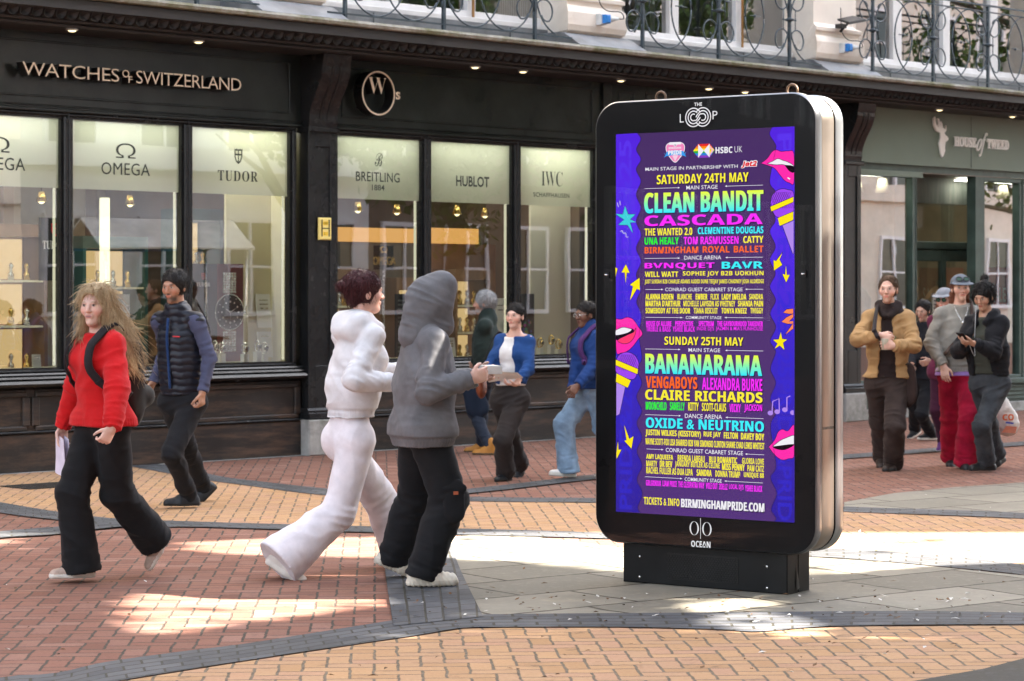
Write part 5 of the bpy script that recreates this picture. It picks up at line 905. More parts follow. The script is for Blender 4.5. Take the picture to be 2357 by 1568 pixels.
# ------------------------------------------------------------------ the other side of the street: buildings and trees that shade it and show in the glass
M_PALEST = mat('pale_portland_stone', (0.52, 0.49, 0.44), 0.8, var=0.12, nscale=1.2, bump=0.1); M_REDBR = mat('red_brick_wall', (0.27, 0.11, 0.075), 0.85, var=0.25, nscale=2); M_DARKBR = mat('dark_reflection_brick', (0.05, 0.042, 0.038), 0.85, var=0.25, nscale=2); M_WGL = mat('dark_window_glass', (0.02, 0.028, 0.03), 0.08, var=0.2, nscale=1)
def prism_building(name, label, foot, h, m, base_m, wins, z0=0.0):
    """foot: corners anticlockwise; wins: (corner index, columns, first storey, last storey)"""
    c = np.mean(foot, 0); t = thing(name, label, 'building', (c[0], c[1], 0)); o0 = (c[0], c[1], 0)
    mb = MB(); mb.extr([tuple(p) for p in foot], lambda u, v, d: (u, v, d), z0, h, m); mb.build('wall', t, o0)
    mb = MB(); g = [tuple(c + (np.array(p) - c) * (1 + 0.5 / np.linalg.norm(np.array(p) - c))) for p in foot]; mb.extr(g, lambda u, v, d: (u, v, d), h, h + 0.5, m); mb.extr(g, lambda u, v, d: (u, v, d), 4.3, 4.8, m); mb.build('cornice', t, o0)
    w0 = None
    for ci, ncol, s0, s1 in wins:
        a, b = np.array(foot[ci]), np.array(foot[(ci + 1) % len(foot)]); L = np.linalg.norm(b - a); e = (b - a) / L; n = np.array([e[1], -e[0]]); ang = math.atan2(e[1], e[0])
        if w0 is None:
            mb = MB(); mb.box(-0.62, 0.62, -0.04, 0.02, 0, 2.0, M_WGL)
            for q in ((-0.70, -0.62, 0, 2.0), (0.62, 0.70, 0, 2.0), (-0.70, 0.70, 2.0, 2.1), (-0.70, 0.70, -0.1, 0), (-0.03, 0.03, 0, 2), (-.62, -.03, .96, 1.02), (.03, .62, .96, 1.02)): mb.box(q[0], q[1], -0.10, 0.02, q[2], q[3], M_WHITE)
            w0 = mb.build('window', t); first = True
        for st in range(s0, s1):
            for k in range(ncol):
                p = a + e * (L * (k + .5) / ncol) + n * 0.01
                if first: w = w0; first = False
                else: w = w0.copy(); COL.objects.link(w)
                w.parent = t; w.location = (p[0] - c[0], p[1] - c[1], 1.2 + st * 3.4); w.rotation_euler = (0, 0, ang)
    return t
def opp(s, y=-24.0): q = fw(s, y); return (q[0], q[1])
A_, A2 = opp(16.3), opp(62); B_, B2 = opp(9.3), opp(-40)
A1_ = opp(26.0); M_WSTONE = mat('white_painted_stone', (0.74, 0.73, 0.70), 0.7, var=0.06); M_BROWNST = mat('brown_stone', (0.15, 0.115, 0.085), 0.85, var=0.25, nscale=1.5)
prism_building('stone_building', 'white painted block with tall windows across the street, beside the alley', [A1_, A_, (A_[0] + 12, A_[1]), (A1_[0] + 12, A1_[1])], 34.6, M_WSTONE, M_WSTONE, [(0, 4, 0, 9)])
A3_ = opp(34.5); M_CRST = mat('cream_stone', (0.66, 0.60, 0.50), 0.85, var=0.15, nscale=1.5)
prism_building('stone_building', 'brown stone block across the street behind the trees', [A3_, A1_, (A1_[0] + 12, A1_[1]), (A3_[0] + 12, A3_[1])], 35.0, M_BROWNST, M_BROWNST, [(0, 4, 0, 9)])
prism_building('stone_building', 'cream stone block across the street opposite the green shop', [A2, A3_, (A3_[0] + 12, A3_[1]), (A2[0] + 12, A2[1])], 35.3, M_CRST, M_CRST, [(0, 10, 0, 9)])
prism_building('brick_block', 'pale block with rows of white windows across the street, nearer the camera', [B_, B2, (B2[0] + 14, B2[1] - 4), (B_[0] + 12, B_[1])], 34.0, M_PALEST, M_PALEST, [(0, 16, 0, 6)])
prism_building('stone_building', 'unseen white block added past the alley to cover bright sky in the window reflections', [(48, 2), (60, 2), (60, 24), (48, 24)], 27.0, M_WSTONE, M_WSTONE, [(3, 5, 0, 7)])  # out of view, added so the shop glass mirrors pale wall, not sky
n1 = [fw(-5.15, 0.2)[:2], fw(-5.15, 12)[:2], fw(-45, 12)[:2], fw(-45, 0.2)[:2]]
prism_building('brick_block', 'unseen dark block added past the watch shop to blacken the kiosk reflection', n1, 13.0, M_DARKBR, M_DARKBR, [(3, 13, 0, 3)])  # added out of view, its brick darkened to keep the kiosk reflection black
n2 = [fw(20.2, 0.2)[:2], fw(45, 0.2)[:2], fw(45, 12)[:2], fw(20.2, 12)[:2]]
prism_building('brick_block', 'red brick block joining the green tailor shop', n2, 14.0, M_REDBR, M_REDBR, [(0, 8, 0, 3)])
def leaf_mat(name, a, b):
    t = NT(name); gi = t.n('ShaderNodeNewGeometry'); c = t.ramp(gi.outputs['Random Per Island'], [(0.0, a), (1.0, b)])
    d = t.n('ShaderNodeBsdfPrincipled'); t.set(d.inputs['Base Color'], c); d.inputs['Roughness'].default_value = 0.5
    tl = t.n('ShaderNodeBsdfTranslucent'); t.set(tl.inputs[0], t.mix(0.5, c, (0.12, 0.20, 0.02))); m = t.n('ShaderNodeMixShader'); m.inputs[0].default_value = 0.35; t.l(d.outputs[0], m.inputs[1]); t.l(tl.outputs[0], m.inputs[2]); t.l(m.outputs[0], t.out.inputs[0]); return t.mat
M_LEAF = leaf_mat('tree_leaves', (0.035, 0.075, 0.016), (0.10, 0.17, 0.035)); M_BARK = mat('plane_bark', (0.16, 0.135, 0.10), 0.9, var=0.35, nscale=5, bump=0.5, bscale=18)
TANE = math.tan(SUN_EL)
from mathutils.geometry import intersect_point_tri_2d
def inpoly(x, y, P):
    r = False; j = len(P) - 1
    for i in range(len(P)):
        if (P[i][1] > y) != (P[j][1] > y) and x < (P[j][0] - P[i][0]) * (y - P[i][1]) / (P[j][1] - P[i][1]) + P[i][0]: r = not r
        j = i
    return r
LIGHT = [[(400, 1257), (560, 1246), (900, 1240), (1000, 1236), (1200, 1232), (1440, 1232), (1870, 1230), (2400, 1212), (2700, 1210), (2700, 1300), (2400, 1290), (2100, 1300), (1870, 1318), (1440, 1312), (1230, 1288), (1040, 1282), (900, 1278), (600, 1272)],
         [(305, 1371), (560, 1350), (725, 1331), (850, 1334), (900, 1356), (860, 1385), (600, 1416), (370, 1451), (300, 1420), (370, 1398)],
         [(1540, 1352), (1640, 1362), (1760, 1400), (1740, 1416), (1620, 1400)], [(1640, 1420), (1760, 1418), (1890, 1452), (1800, 1466), (1700, 1440)], [(2000, 1480), (2120, 1470), (2190, 1490), (2060, 1500)]]
def tree(loc, H, R, zc, nleaf, label, name='plane_tree', gap=False, seed=1):
    rg = np.random.default_rng(seed); t = thing(name, label, 'tree', (loc[0], loc[1], 0), 0, 'street trees across the way'); o0 = (loc[0], loc[1], 0)
    tr = MB(); tr.tube([(loc[0], loc[1], 0), (loc[0] + .05, loc[1], H * .2), (loc[0] - .05, loc[1] + .1, H * .45), (loc[0], loc[1], H * .8)], [0.24, 0.19, 0.13, 0.04], M_BARK, 10)
    for k in range(11):
        a, zz = rg.uniform(0, 6.28), rg.uniform(.25, .65) * H; r = R * rg.uniform(.6, .95); up = rg.uniform(.5, 2.2)
        if gap and abs(math.sin(a)) * r > .9: continue
        tr.tube([(loc[0], loc[1], zz), (loc[0] + .4 * r * math.cos(a), loc[1] + .4 * r * math.sin(a), zz + up * .55), (loc[0] + r * math.cos(a), loc[1] + r * math.sin(a), zz + up)], [0.08, 0.05, 0.015], M_BARK, 6)
    tr.build('trunk', t, o0)
    nc = 46; ce = rg.normal(size=(nc, 3)); ce /= np.linalg.norm(ce, axis=1)[:, None]; ce *= rg.uniform(.25, 1, (nc, 1)) ** .5
    RR = np.array([R, R, (H - 2.6) / 2]); ce = ce * RR * 0.85 + np.array([loc[0], loc[1], zc])
    ix = rg.integers(0, nc, nleaf); p = ce[ix] + rg.normal(size=(nleaf, 3)) * np.array([.28, .28, .24]) * R * (0.45 if not gap else .55); ok = p[:, 2] > 2.3
    if gap:  # leaves that would shade the wanted sun patches are left out
        keep = []
        for q in p:
            X, d = q[0] - q[2] / TANE, q[1]
            if d < 9: keep.append(True); continue
            hit = False
            for ex, ed in ((0, 0), (.12, .17), (-.12, .17), (.12, -.17), (-.12, -.17), (0, .2), (0, -.2)):
                u, v = CXP + (X + ex) / (d + ed) * FPX, HZP + CAMH * FPX / (d + ed); hit = hit or any(inpoly(u, v, P) for P in LIGHT)
            keep.append(not hit or rg.random() < (.03 if v > 1325 else .006))
        ok &= np.array(keep)
    p = p[ok]; n = len(p); a = rg.normal(size=(n, 3)); a /= np.linalg.norm(a, axis=1)[:, None]; b = np.cross(a, rg.normal(size=(n, 3))); b /= np.linalg.norm(b, axis=1)[:, None]; L = rg.uniform(.07, .13, (n, 1)) * (1.25 if gap else 1)
    vs = np.stack([p - a * L, p + b * L * .6, p + a * L, p - b * L * .6], 1).reshape(-1, 3) - np.array(o0)
    me = bpy.data.meshes.new('crown'); me.from_pydata([tuple(v) for v in vs], [], [(4 * i, 4 * i + 1, 4 * i + 2, 4 * i + 3) for i in range(n)]); me.materials.append(M_LEAF); o = bpy.data.objects.new('crown', me); COL.objects.link(o); o.parent = t
    return t
tree((11.0, 13.6), 14.6, 3.6, 8.6, 30000, 'tall leafy street tree at the mouth of the alley, with gaps cut in its crown to shape the sun patches', gap=True, seed=3)
tree((17.5, 28.5), 11.0, 3.2, 6.8, 9000, 'round leafy street tree opposite the green shop', seed=4)
tree((22.5, 37.5), 12.0, 3.4, 7.2, 9000, 'taller leafy street tree farthest down the street', seed=5)
tree((18.0, 25.6), 9.0, 2.6, 5.4, 6000, 'low leafy street tree between the kiosk and the brown block', seed=8)
tree((13.5, 23.0), 9.5, 2.4, 6.4, 6000, 'smaller leafy street tree opposite the kiosk', seed=6)

# ---- a market stall under a blue banner, seen back to front in the shop windows
ms = thing('market_stall', 'market stall under a blue banner lettered in white', 'stall', (10.6, 20.9, 0), math.radians(57)); M_BANN = mat('blue_banner', (0.012, 0.10, 0.42), 0.6); M_CANV = mat('white_canvas', (.62, .62, .60), .9)
for nm, q in (('counter', (-1.1, 1.1, -.1, .6, 0, .9)), ('counter_top', (-1.2, 1.2, -.15, .65, .9, .95))): b = MB(); b.box(*q, M_WOOD if nm == 'counter_top' else M_CANV); b.build(nm, ms)
for x in (-1.15, 1.15):
    for y in (-.1, 1.3): b = MB(); b.tube([(x, y, 0), (x, y, 2.3)], .025, M_STEEL, 8); b.build('post', ms)
b = MB(); b.extr([(-.2, 2.3), (.6, 2.75), (1.4, 2.3), (1.4, 2.27), (.6, 2.72), (-.2, 2.27)], FYZ, -1.25, 1.25, M_CANV); b.build('roof', ms)
b = MB(); b.box(-1.2, 1.2, -.16, -.14, 2.26, 2.48, M_BANN); bn = b.build('banner', ms); b = MB()
for x in (-1.05, -.25, .55): put_text(b, 'Card Only', x, x + .6, 2.31, 2.43, lambda u, v, d=0: (u, -.163, v), M_WINK)
b.build('lettering', bn)
# ------------------------------------------------------------------ people: each body one continuous surface, clothing and hair as its parts
V3 = lambda *a: np.array(a, float)
def unit(v): v = np.asarray(v, float); return v / (np.linalg.norm(v) + 1e-12)
class SDF:
    def __init__(s, lo, hi, h):
        s.h = h; s.lo = np.array(lo, float); s.n = np.ceil((np.array(hi) - s.lo) / h).astype(int) + 1; s.F = np.full(s.n, 0.5, np.float32)
        s.ax = [s.lo[k] + h * np.arange(s.n[k]) for k in range(3)]
    def sub(s, lo, hi):
        a = np.clip(np.floor((np.array(lo) - s.lo) / s.h).astype(int), 0, s.n); b = np.clip(np.ceil((np.array(hi) - s.lo) / s.h).astype(int) + 1, 0, s.n)
        sl = tuple(slice(i, j) for i, j in zip(a, b)); X = [s.ax[k][sl[k]] for k in range(3)]
        return sl, X[0][:, None, None], X[1][None, :, None], X[2][None, None, :]
    def put(s, lo, hi, fn, k, mode='u'):
        m = k + 4 * s.h; sl, X, Y, Z = s.sub(np.array(lo) - m, np.array(hi) + m)
        if 0 in [q.stop - q.start for q in sl]: return s
        d = fn(X, Y, Z).astype(np.float32); F = s.F[sl]
        if mode == 'u':
            if k > 0: g = np.clip(0.5 + 0.5 * (d - F) / k, 0, 1); s.F[sl] = d + (F - d) * g - k * g * (1 - g)
            else: s.F[sl] = np.minimum(F, d)
        else:
            g = np.clip(0.5 - 0.5 * (F + d) / max(k, 1e-6), 0, 1) if k > 0 else None
            s.F[sl] = (F + (-d - F) * g + k * g * (1 - g)) if k > 0 else np.maximum(F, -d)
        return s
    def cap(s, a, b, ra, rb=None, k=0.02, flat=None, f=1.0, ca=False, cb=False, mode='u'):
        """tapered limb from a to b; flat/f squash it along a direction; ca/cb cut its ends off square"""
        rb = ra if rb is None else rb; a = np.asarray(a, float); b = np.asarray(b, float); ab = b - a; L2 = ab @ ab + 1e-12; R = max(ra, rb); L = math.sqrt(L2); u = ab / L
        def fn(X, Y, Z):
            px, py, pz = X - a[0], Y - a[1], Z - a[2]; q = (px * ab[0] + py * ab[1] + pz * ab[2]) / L2; t = np.clip(q, 0, 1)
            wx, wy, wz = px - t * ab[0], py - t * ab[1], pz - t * ab[2]; d2 = wx * wx + wy * wy + wz * wz
            if flat is not None: wn = wx * flat[0] + wy * flat[1] + wz * flat[2]; d2 = d2 + (1 / f ** 2 - 1) * wn * wn
            d = np.sqrt(d2) - (ra + (rb - ra) * t)
            if cb: d = np.maximum(d, (q - 1) * L)
            if ca: d = np.maximum(d, -q * L)
            return d
        return s.put(np.minimum(a, b) - R, np.maximum(a, b) + R, fn, k, mode)
    def ell(s, c, r, k=0.02, R=None, mode='u'):
        c = np.asarray(c, float); r = np.asarray(r, float); M = np.eye(3) if R is None else R; m = r.max()
        def fn(X, Y, Z):
            p = (X - c[0], Y - c[1], Z - c[2]); q = [(p[0] * M[0, i] + p[1] * M[1, i] + p[2] * M[2, i]) / r[i] for i in range(3)]
            k0 = np.sqrt(q[0] ** 2 + q[1] ** 2 + q[2] ** 2); k1 = np.sqrt(sum((q[i] / r[i]) ** 2 for i in range(3))) + 1e-9
            return k0 * (k0 - 1) / k1
        return s.put(c - m, c + m, fn, k, mode)
    def cut(s, p, n):          # keep the side n points away from
        n = unit(n); X, Y, Z = s.ax[0][:, None, None], s.ax[1][None, :, None], s.ax[2][None, None, :]
        s.F = np.maximum(s.F, ((X - p[0]) * n[0] + (Y - p[1]) * n[1] + (Z - p[2]) * n[2]).astype(np.float32)); return s
    def mesh(s):
        F = s.F; ins = F < 0; n = s.n
        c = np.zeros(n - 1, np.uint8); o8 = [(i, j, k) for i in (0, 1) for j in (0, 1) for k in (0, 1)]
        for i, j, k in o8: c += ins[i:n[0] - 1 + i, j:n[1] - 1 + j, k:n[2] - 1 + k]
        I = np.argwhere((c > 0) & (c < 8))
        if not len(I): return np.zeros((0, 3)), np.zeros((0, 4), int)
        val = {o: F[I[:, 0] + o[0], I[:, 1] + o[1], I[:, 2] + o[2]] for o in o8}
        P = np.zeros((len(I), 3)); W = np.zeros(len(I))
        for a in o8:
            for ax in range(3):
                if a[ax] == 0:
                    b = list(a); b[ax] = 1; b = tuple(b); va, vb = val[a], val[b]; m = (va < 0) != (vb < 0); t = np.where(m, va / np.where(m, va - vb, 1), 0)
                    q = np.array(a, float)[None] + 0.0; q = np.repeat(q, len(I), 0); q[:, ax] += t; P[m] += q[m]; W += m
        P = s.lo + (I + P / W[:, None]) * s.h
        idx = np.full(n - 1, -1, np.int64); idx[I[:, 0], I[:, 1], I[:, 2]] = np.arange(len(I)); Q = []
        for ax in range(3):
            u, v = (ax + 1) % 3, (ax + 2) % 3
            s0 = [slice(None)] * 3; s1 = [slice(None)] * 3; s0[ax] = slice(0, n[ax] - 1); s1[ax] = slice(1, n[ax])
            A, B = ins[tuple(s0)], ins[tuple(s1)]; E = np.argwhere(A != B); E = E[(E[:, u] > 0) & (E[:, v] > 0) & (E[:, u] < n[u] - 1) & (E[:, v] < n[v] - 1)]
            fl = A[E[:, 0], E[:, 1], E[:, 2]]
            def g(du, dv): G = E.copy(); G[:, u] -= du; G[:, v] -= dv; return idx[G[:, 0], G[:, 1], G[:, 2]]
            q = np.stack([g(1, 1), g(0, 1), g(0, 0), g(1, 0)], 1); q[~fl] = q[~fl][:, ::-1]; Q.append(q)
        return P, np.concatenate(Q)
_LAT = RNG.random((32, 32, 32)).astype(np.float32)
def vnoise(p):
    i = np.floor(p).astype(int); f = p - i; f = f * f * (3 - 2 * f); r = 0
    for a in (0, 1):
        for b in (0, 1):
            for c in (0, 1): r = r + _LAT[(i[:, 0] + a) % 32, (i[:, 1] + b) % 32, (i[:, 2] + c) % 32] * (f[:, 0] if a else 1 - f[:, 0]) * (f[:, 1] if b else 1 - f[:, 1]) * (f[:, 2] if c else 1 - f[:, 2])
    return r * 2 - 1
def normals(V, Q):
    n = np.cross(V[Q[:, 2]] - V[Q[:, 0]], V[Q[:, 3]] - V[Q[:, 1]]); N = np.zeros_like(V)
    for k in range(4):
        for c in range(3): N[:, c] += np.bincount(Q[:, k], n[:, c], len(V))
    return N / (np.linalg.norm(N, axis=1)[:, None] + 1e-12)
def relax(V, Q, it=1, w=0.5):
    for _ in range(it):
        S = np.zeros_like(V); C = np.zeros(len(V))
        for k in range(4):
            a, b = Q[:, k], Q[:, (k + 1) % 4]; C += np.bincount(a, minlength=len(V)) + np.bincount(b, minlength=len(V))
            for c in range(3): S[:, c] += np.bincount(a, V[b, c], len(V)) + np.bincount(b, V[a, c], len(V))
        V = V + w * (S / np.maximum(C, 1)[:, None] - V)
    return V
def link(name, V, Q, mats, parent, mi=None, col=None):
    me = bpy.data.meshes.new(name); nv, nf = len(V), len(Q)
    me.vertices.add(nv); me.vertices.foreach_set('co', V.astype(np.float32).ravel()); me.loops.add(nf * 4); me.loops.foreach_set('vertex_index', Q.astype(np.int32).ravel())
    me.polygons.add(nf); me.polygons.foreach_set('loop_start', np.arange(0, nf * 4, 4, dtype=np.int32)); me.polygons.foreach_set('loop_total', np.full(nf, 4, np.int32)); me.polygons.foreach_set('use_smooth', np.ones(nf, bool))
    for m in mats: me.materials.append(m)
    if mi is not None: me.polygons.foreach_set('material_index', mi.astype(np.int32))
    if col is not None:
        a = me.color_attributes.new('Col', 'FLOAT_COLOR', 'POINT'); a.data.foreach_set('color', np.concatenate([col, np.ones((nv, 1))], 1).astype(np.float32).ravel())
    me.update(calc_edges=True); o = bpy.data.objects.new(name, me); COL.objects.link(o)
    if parent: o.parent = parent
    return o
def skin_mat():
    t = NT('skin'); a = t.n('ShaderNodeVertexColor'); a.layer_name = 'Col'; f = t.noise(60, 4, 0.6, t.coord('Object'))
    c = t.mix(t.math('MULTIPLY', f, 0.25), a.outputs[0], t.mix(1.0, a.outputs[0], (0.9, 0.6, 0.5), 'MULTIPLY'))
    t.pbsdf(Base_Color=c, Roughness=0.5, Subsurface_Weight=0.12, Subsurface_Radius=(0.012, 0.005, 0.003), Normal=t.bump(t.noise(300, 2, 0.5, t.coord('Object')), 0.1, 0.002)); return t.mat
M_SKIN = skin_mat()
def hair_mat(name, a, b):
    t = NT(name); v = t.coord('Object', scale=(90, 90, 5)); f = t.noise(1.0, 4, 0.7, v, dist=1.2)
    t.pbsdf(Base_Color=t.ramp(f, [(0.3, a), (0.7, b)]), Roughness=0.5, Specular_IOR_Level=0.18, Normal=t.bump(f, 0.8, 0.008)); return t.mat
def P3(x, y, d): return V3((x - CXP) / FPX * d, d, CAMH + (HZP - y) / FPX * d)
def ik(a, c, l1, l2, pole):
    v = c - a; L = np.linalg.norm(v); L = min(L, (l1 + l2) * 0.999); u = unit(v); x = (l1 * l1 - l2 * l2 + L * L) / (2 * L); hh = math.sqrt(max(l1 * l1 - x * x, 0)); p = np.asarray(pole, float); p = unit(p - u * (p @ u))
    return a + u * x + p * hh, a + u * L
def rotz(a): c, s = math.cos(a), math.sin(a); return np.array([[c, -s, 0], [s, c, 0], [0, 0, 1.0]])
def rotx(a): c, s = math.cos(a), math.sin(a); return np.array([[1, 0, 0], [0, c, -s], [0, s, c]])
def roty(a): c, s = math.cos(a), math.sin(a); return np.array([[c, 0, s], [0, 1, 0], [-s, 0, c]])
def folds(V, N, spots, amp, seed, big=0.004, fine=0.0015):
    p = V + seed * 1.7; d = big * vnoise(p * V3(9, 9, 6)) + fine * vnoise(p * 28) + big * 1.1 * (.4 - 1.3 * np.abs(vnoise(p * V3(13, 13, 3.0) + 5)))
    for c, ax, sig, lam in spots:
        r = V - c; g = np.exp(-(r * r).sum(1) / sig ** 2); b1 = unit(np.cross(ax, V3(.3, .9, .2))); b2 = np.cross(ax, b1); b1, b2 = unit(b1 + ax * .35), unit(b2 - ax * .3)
        qn = np.stack([r @ ax / (lam * .9), r @ b1 / (lam * 3.0), r @ b2 / (lam * 3.0)], 1) + seed * 3.1
        d = d + amp * 1.45 * g * (.45 - 1.5 * np.abs(vnoise(qn)))
    return V + N * np.maximum(d, -.009)[:, None]
class Person: pass
def person(label, d0, x0, face, H=1.75, sex='m', head=None, hyaw=0.0, hpitch=0.0, lean=0.05, feet=None, hands=None, elbows=None, build=1.0, skin=(0.55, 0.33, 0.24), lips=None, brow=(0.12, 0.07, 0.04), stubble=None, curl=(0.5, 0.5), palm=(None, None), twist=0.0, pz=None, hdir=(None, None), group='people walking through the street'):
    """feet: (right, left) as (photo x, photo y of the ankle, depth, toe direction, heel pitch); hands the same way"""
    q = Person(); S = H / 1.75; fx, fy = unit(face); rz = math.atan2(-fx, fy); org = V3((x0 - CXP) / FPX * d0, d0, 0)
    q.root = thing('person', label, 'person', tuple(org), rz, group); M = rotz(rz); q.M = M; q.org = org; q.S = S
    loc = lambda w: M.T @ (np.asarray(w, float) - org); dirl = lambda v: M.T @ V3(v[0], v[1], v[2] if len(v) > 2 else 0); q.loc = loc; q.dirl = dirl
    l1u, l2u, l1l, l2l = 0.295 * S, 0.255 * S, 0.435 * S, 0.425 * S
    ank = [loc(P3(f[0], f[1], f[2])) for f in feet]; 
    hz = pz if pz else 0.955 * S
    for a, sg_ in zip(ank, (1, -1)): hz = min(hz, a[2] + 0.01 + math.sqrt(max(((l1l + l2l) * 0.988) ** 2 - ((a[0] - sg_ * .088 * S) ** 2 + a[1] ** 2), 0.1)))
    pel = V3(0, 0, hz + 0.02 * S); up = rotx(-lean) @ V3(0, 0, 1); nb = pel + up * 0.525 * S; hc = nb + rotx(-lean * .5) @ V3(0, 0.022, 0.155) * S
    if head is not None:
        w = loc(P3(*head)); sh = w - hc; hc = hc + V3(sh[0], sh[1] * .6, sh[2]); nb = nb + V3(sh[0] * .8, sh[1] * .5, sh[2] * .85); pel = pel + V3(sh[0] * .15, 0, sh[2] * .3)
    tw = rotz(twist); sw = (0.166 if sex == 'm' else 0.146) * S * (1 + (build - 1) * .4); hw = 0.088 * S
    sh = [nb + tw @ V3(sg * sw, -0.01, -0.062 * S) for sg in (1, -1)]; hip = [pel + V3(sg * hw, 0, -0.03 * S) for sg in (1, -1)]
    kn, an = [], []
    for i in (0, 1):
        kx, a_ = ik(hip[i], ank[i], l1l, l2l, V3(0.05 * (1, -1)[i], 1, 0.0) * 1.0); kn.append(kx); an.append(a_)
    el, wr = [], []
    for i in (0, 1):
        w = loc(P3(*hands[i])); po = V3(0.35 * (1, -1)[i], -1, -0.35) if not elbows or elbows[i] is None else dirl(elbows[i]) if len(elbows[i]) == 3 else None
        e_, w_ = ik(sh[i], w, l1u, l2u, po); el.append(e_); wr.append(w_)
    RH = rotz(hyaw) @ rotx(hpitch); q.__dict__.update(pel=pel, nb=nb, hc=hc, sh=sh, hip=hip, kn=kn, an=an, el=el, wr=wr, RH=RH, up=unit(nb - pel), sw=sw, hw=hw, sex=sex, tw=tw, H=H, build=build)
    fwd = tw @ V3(0, 1, 0); q.fwd = fwd
    pts = np.array([hc + V3(0, 0, .14), hc + V3(.12, .14, 0), hc - V3(.12, .14, 0)] + sh + hip + kn + an + el + wr); lo, hi = pts.min(0) - .16, pts.max(0) + .16; lo[2] = min(a[2] for a in an) - 0.12; q.lo, q.hi = lo, hi
    B = SDF(lo, hi, 0.0058); hd = lambda x, y, z: hc + RH @ (V3(x, y, z) * S); q.hd = hd
    # torso, neck
    B.cap(hip[0], hip[1], 0.105 * S, k=.03, flat=V3(0, 1, 0), f=.85).cap(pel, pel + (nb - pel) * .45, 0.125 * S * build, 0.118 * S * build, k=.05, flat=V3(0, 1, 0), f=.72).cap(pel + (nb - pel) * .48, pel + (nb - pel) * .68, 0.126 * S * build, 0.136 * S * build, k=.06, flat=fwd, f=.72)
    B.cap(sh[0], sh[1], 0.050 * S, k=.05).cap(nb + V3(0, -.02, -.01), sh[0], .046 * S, .042 * S, k=.04).cap(nb + V3(0, -.02, -.01), sh[1], .046 * S, .042 * S, k=.04).cap(nb - q.up * .06, hd(0, -0.022, -0.06), 0.060 * S, 0.050 * S, k=.035)
    if sex == 'f':
        for sg in (1, -1): B.ell(pel + (nb - pel) * .70 + tw @ V3(sg * .075, .085, 0) * S, V3(.062, .055, .062) * S, k=.03)
    for i in (0, 1):
        B.cap(sh[i], el[i], .043 * S * build, .035 * S, k=.03).cap(el[i], wr[i], .037 * S, .026 * S, k=.02)
        B.cap(hip[i], kn[i], .070 * S, .044 * S, k=.03).cap(kn[i], an[i], .044 * S, .031 * S, k=.02)
    # head
    B.ell(hd(0, -.014, .030), V3(.076, .097, .088) * S, k=.01, R=RH).cap(hd(0, .028, -.005), hd(0, .046, -.078), .060 * S, .038 * S, k=.03).cap(hd(0, .062, -.094), hd(0, .070, -.090), .020 * S, k=.02)
    for sg in (1, -1): B.ell(hd(sg * .040, .052, -.018), V3(.028, .03, .03) * S, k=.02, R=RH).ell(hd(sg * .077, -.008, -.006), V3(.010, .019, .031) * S, k=.006, R=RH).ell(hd(sg * .031, .096, .011), V3(.017, .016, .011) * S, k=.012, R=RH, mode='s').ell(hd(sg * .031, .076, .009), V3(.0125, .0125, .0125) * S, k=.003)
    B.cap(hd(-.032, .084, .027), hd(.032, .084, .027), .012 * S, k=.012).cap(hd(0, .090, .012), hd(0, .108, -.022), .008 * S, .012 * S, k=.010).cap(hd(-.012, .096, -.026), hd(.012, .096, -.026), .008 * S, k=.008)
    B.cap(hd(-.019, .086, -.050), hd(.019, .086, -.050), .0075 * S, k=.006).cap(hd(-.015, .085, -.061), hd(.015, .085, -.061), .008 * S, k=.006)
    # hands
    q.hand = []
    for i in (0, 1):
        sg = (1, -1)[i]; dv = unit(wr[i] - el[i]) if hdir[i] is None else unit(dirl(hdir[i])); pn = V3(-sg, 0, 0) if palm[i] is None else dirl(palm[i]); pn = unit(pn - dv * (pn @ dv)); sd = unit(np.cross(pn, dv)) * (1 if i == 0 else -1); s_ = S * (1.0 if sex == 'm' else .92)
        if sd @ V3(0, 1, .6) < 0: sd = -sd
        W = wr[i]; B.cap(W - dv * .03, W + dv * .02 * s_, .028 * s_, .030 * s_, k=.01, flat=pn, f=.75).cap(W + dv * .030 * s_ + sd * .010, W + dv * .072 * s_ + sd * .012, .030 * s_, .032 * s_, k=.012, flat=pn, f=.42).cap(W + dv * .030 * s_ - sd * .010, W + dv * .072 * s_ - sd * .014, .028 * s_, .028 * s_, k=.012, flat=pn, f=.42)
        for j, (of, L) in enumerate(((.033, .070), (.0115, .079), (-.0105, .073), (-.032, .057))):
            p = W + (dv * .085 + sd * of) * s_; ang = curl[i] * (.75 + .12 * j); t = dv + sd * (of * 2.2 if curl[i] < .8 else of * .4); a = 0
            for seg, (fr, r0, r1) in enumerate(((.44, .0098, .0088), (.31, .0088, .0080), (.25, .0080, .0066))):
                a += ang * (.8 if seg == 0 else 1.0); v = unit(t * math.cos(a) + pn * math.sin(a)); p2 = p + v * L * fr * s_; B.cap(p, p2, r0 * s_, r1 * s_, k=.004); p = p2
        t0 = W + (dv * .022 + sd * .024) * s_; t1 = t0 + unit(dv * .75 + sd * .75 + pn * .35) * .042 * s_; t2 = t1 + unit(dv * .9 + sd * .25 + pn * (.3 + .4 * curl[i])) * .032 * s_; t3 = t2 + unit(dv * .9 - sd * .1 + pn * (.4 + .5 * curl[i])) * .026 * s_
        B.cap(t0, t1, .0145 * s_, .0115 * s_, k=.008).cap(t1, t2, .0112 * s_, .0100 * s_, k=.004).cap(t2, t3, .0098 * s_, .0075 * s_, k=.003)
        q.hand.append((W + dv * .075 * s_ + pn * .028 * s_, dv, pn, sd))
    # feet: bare, inside the shoes
    q.ft = []
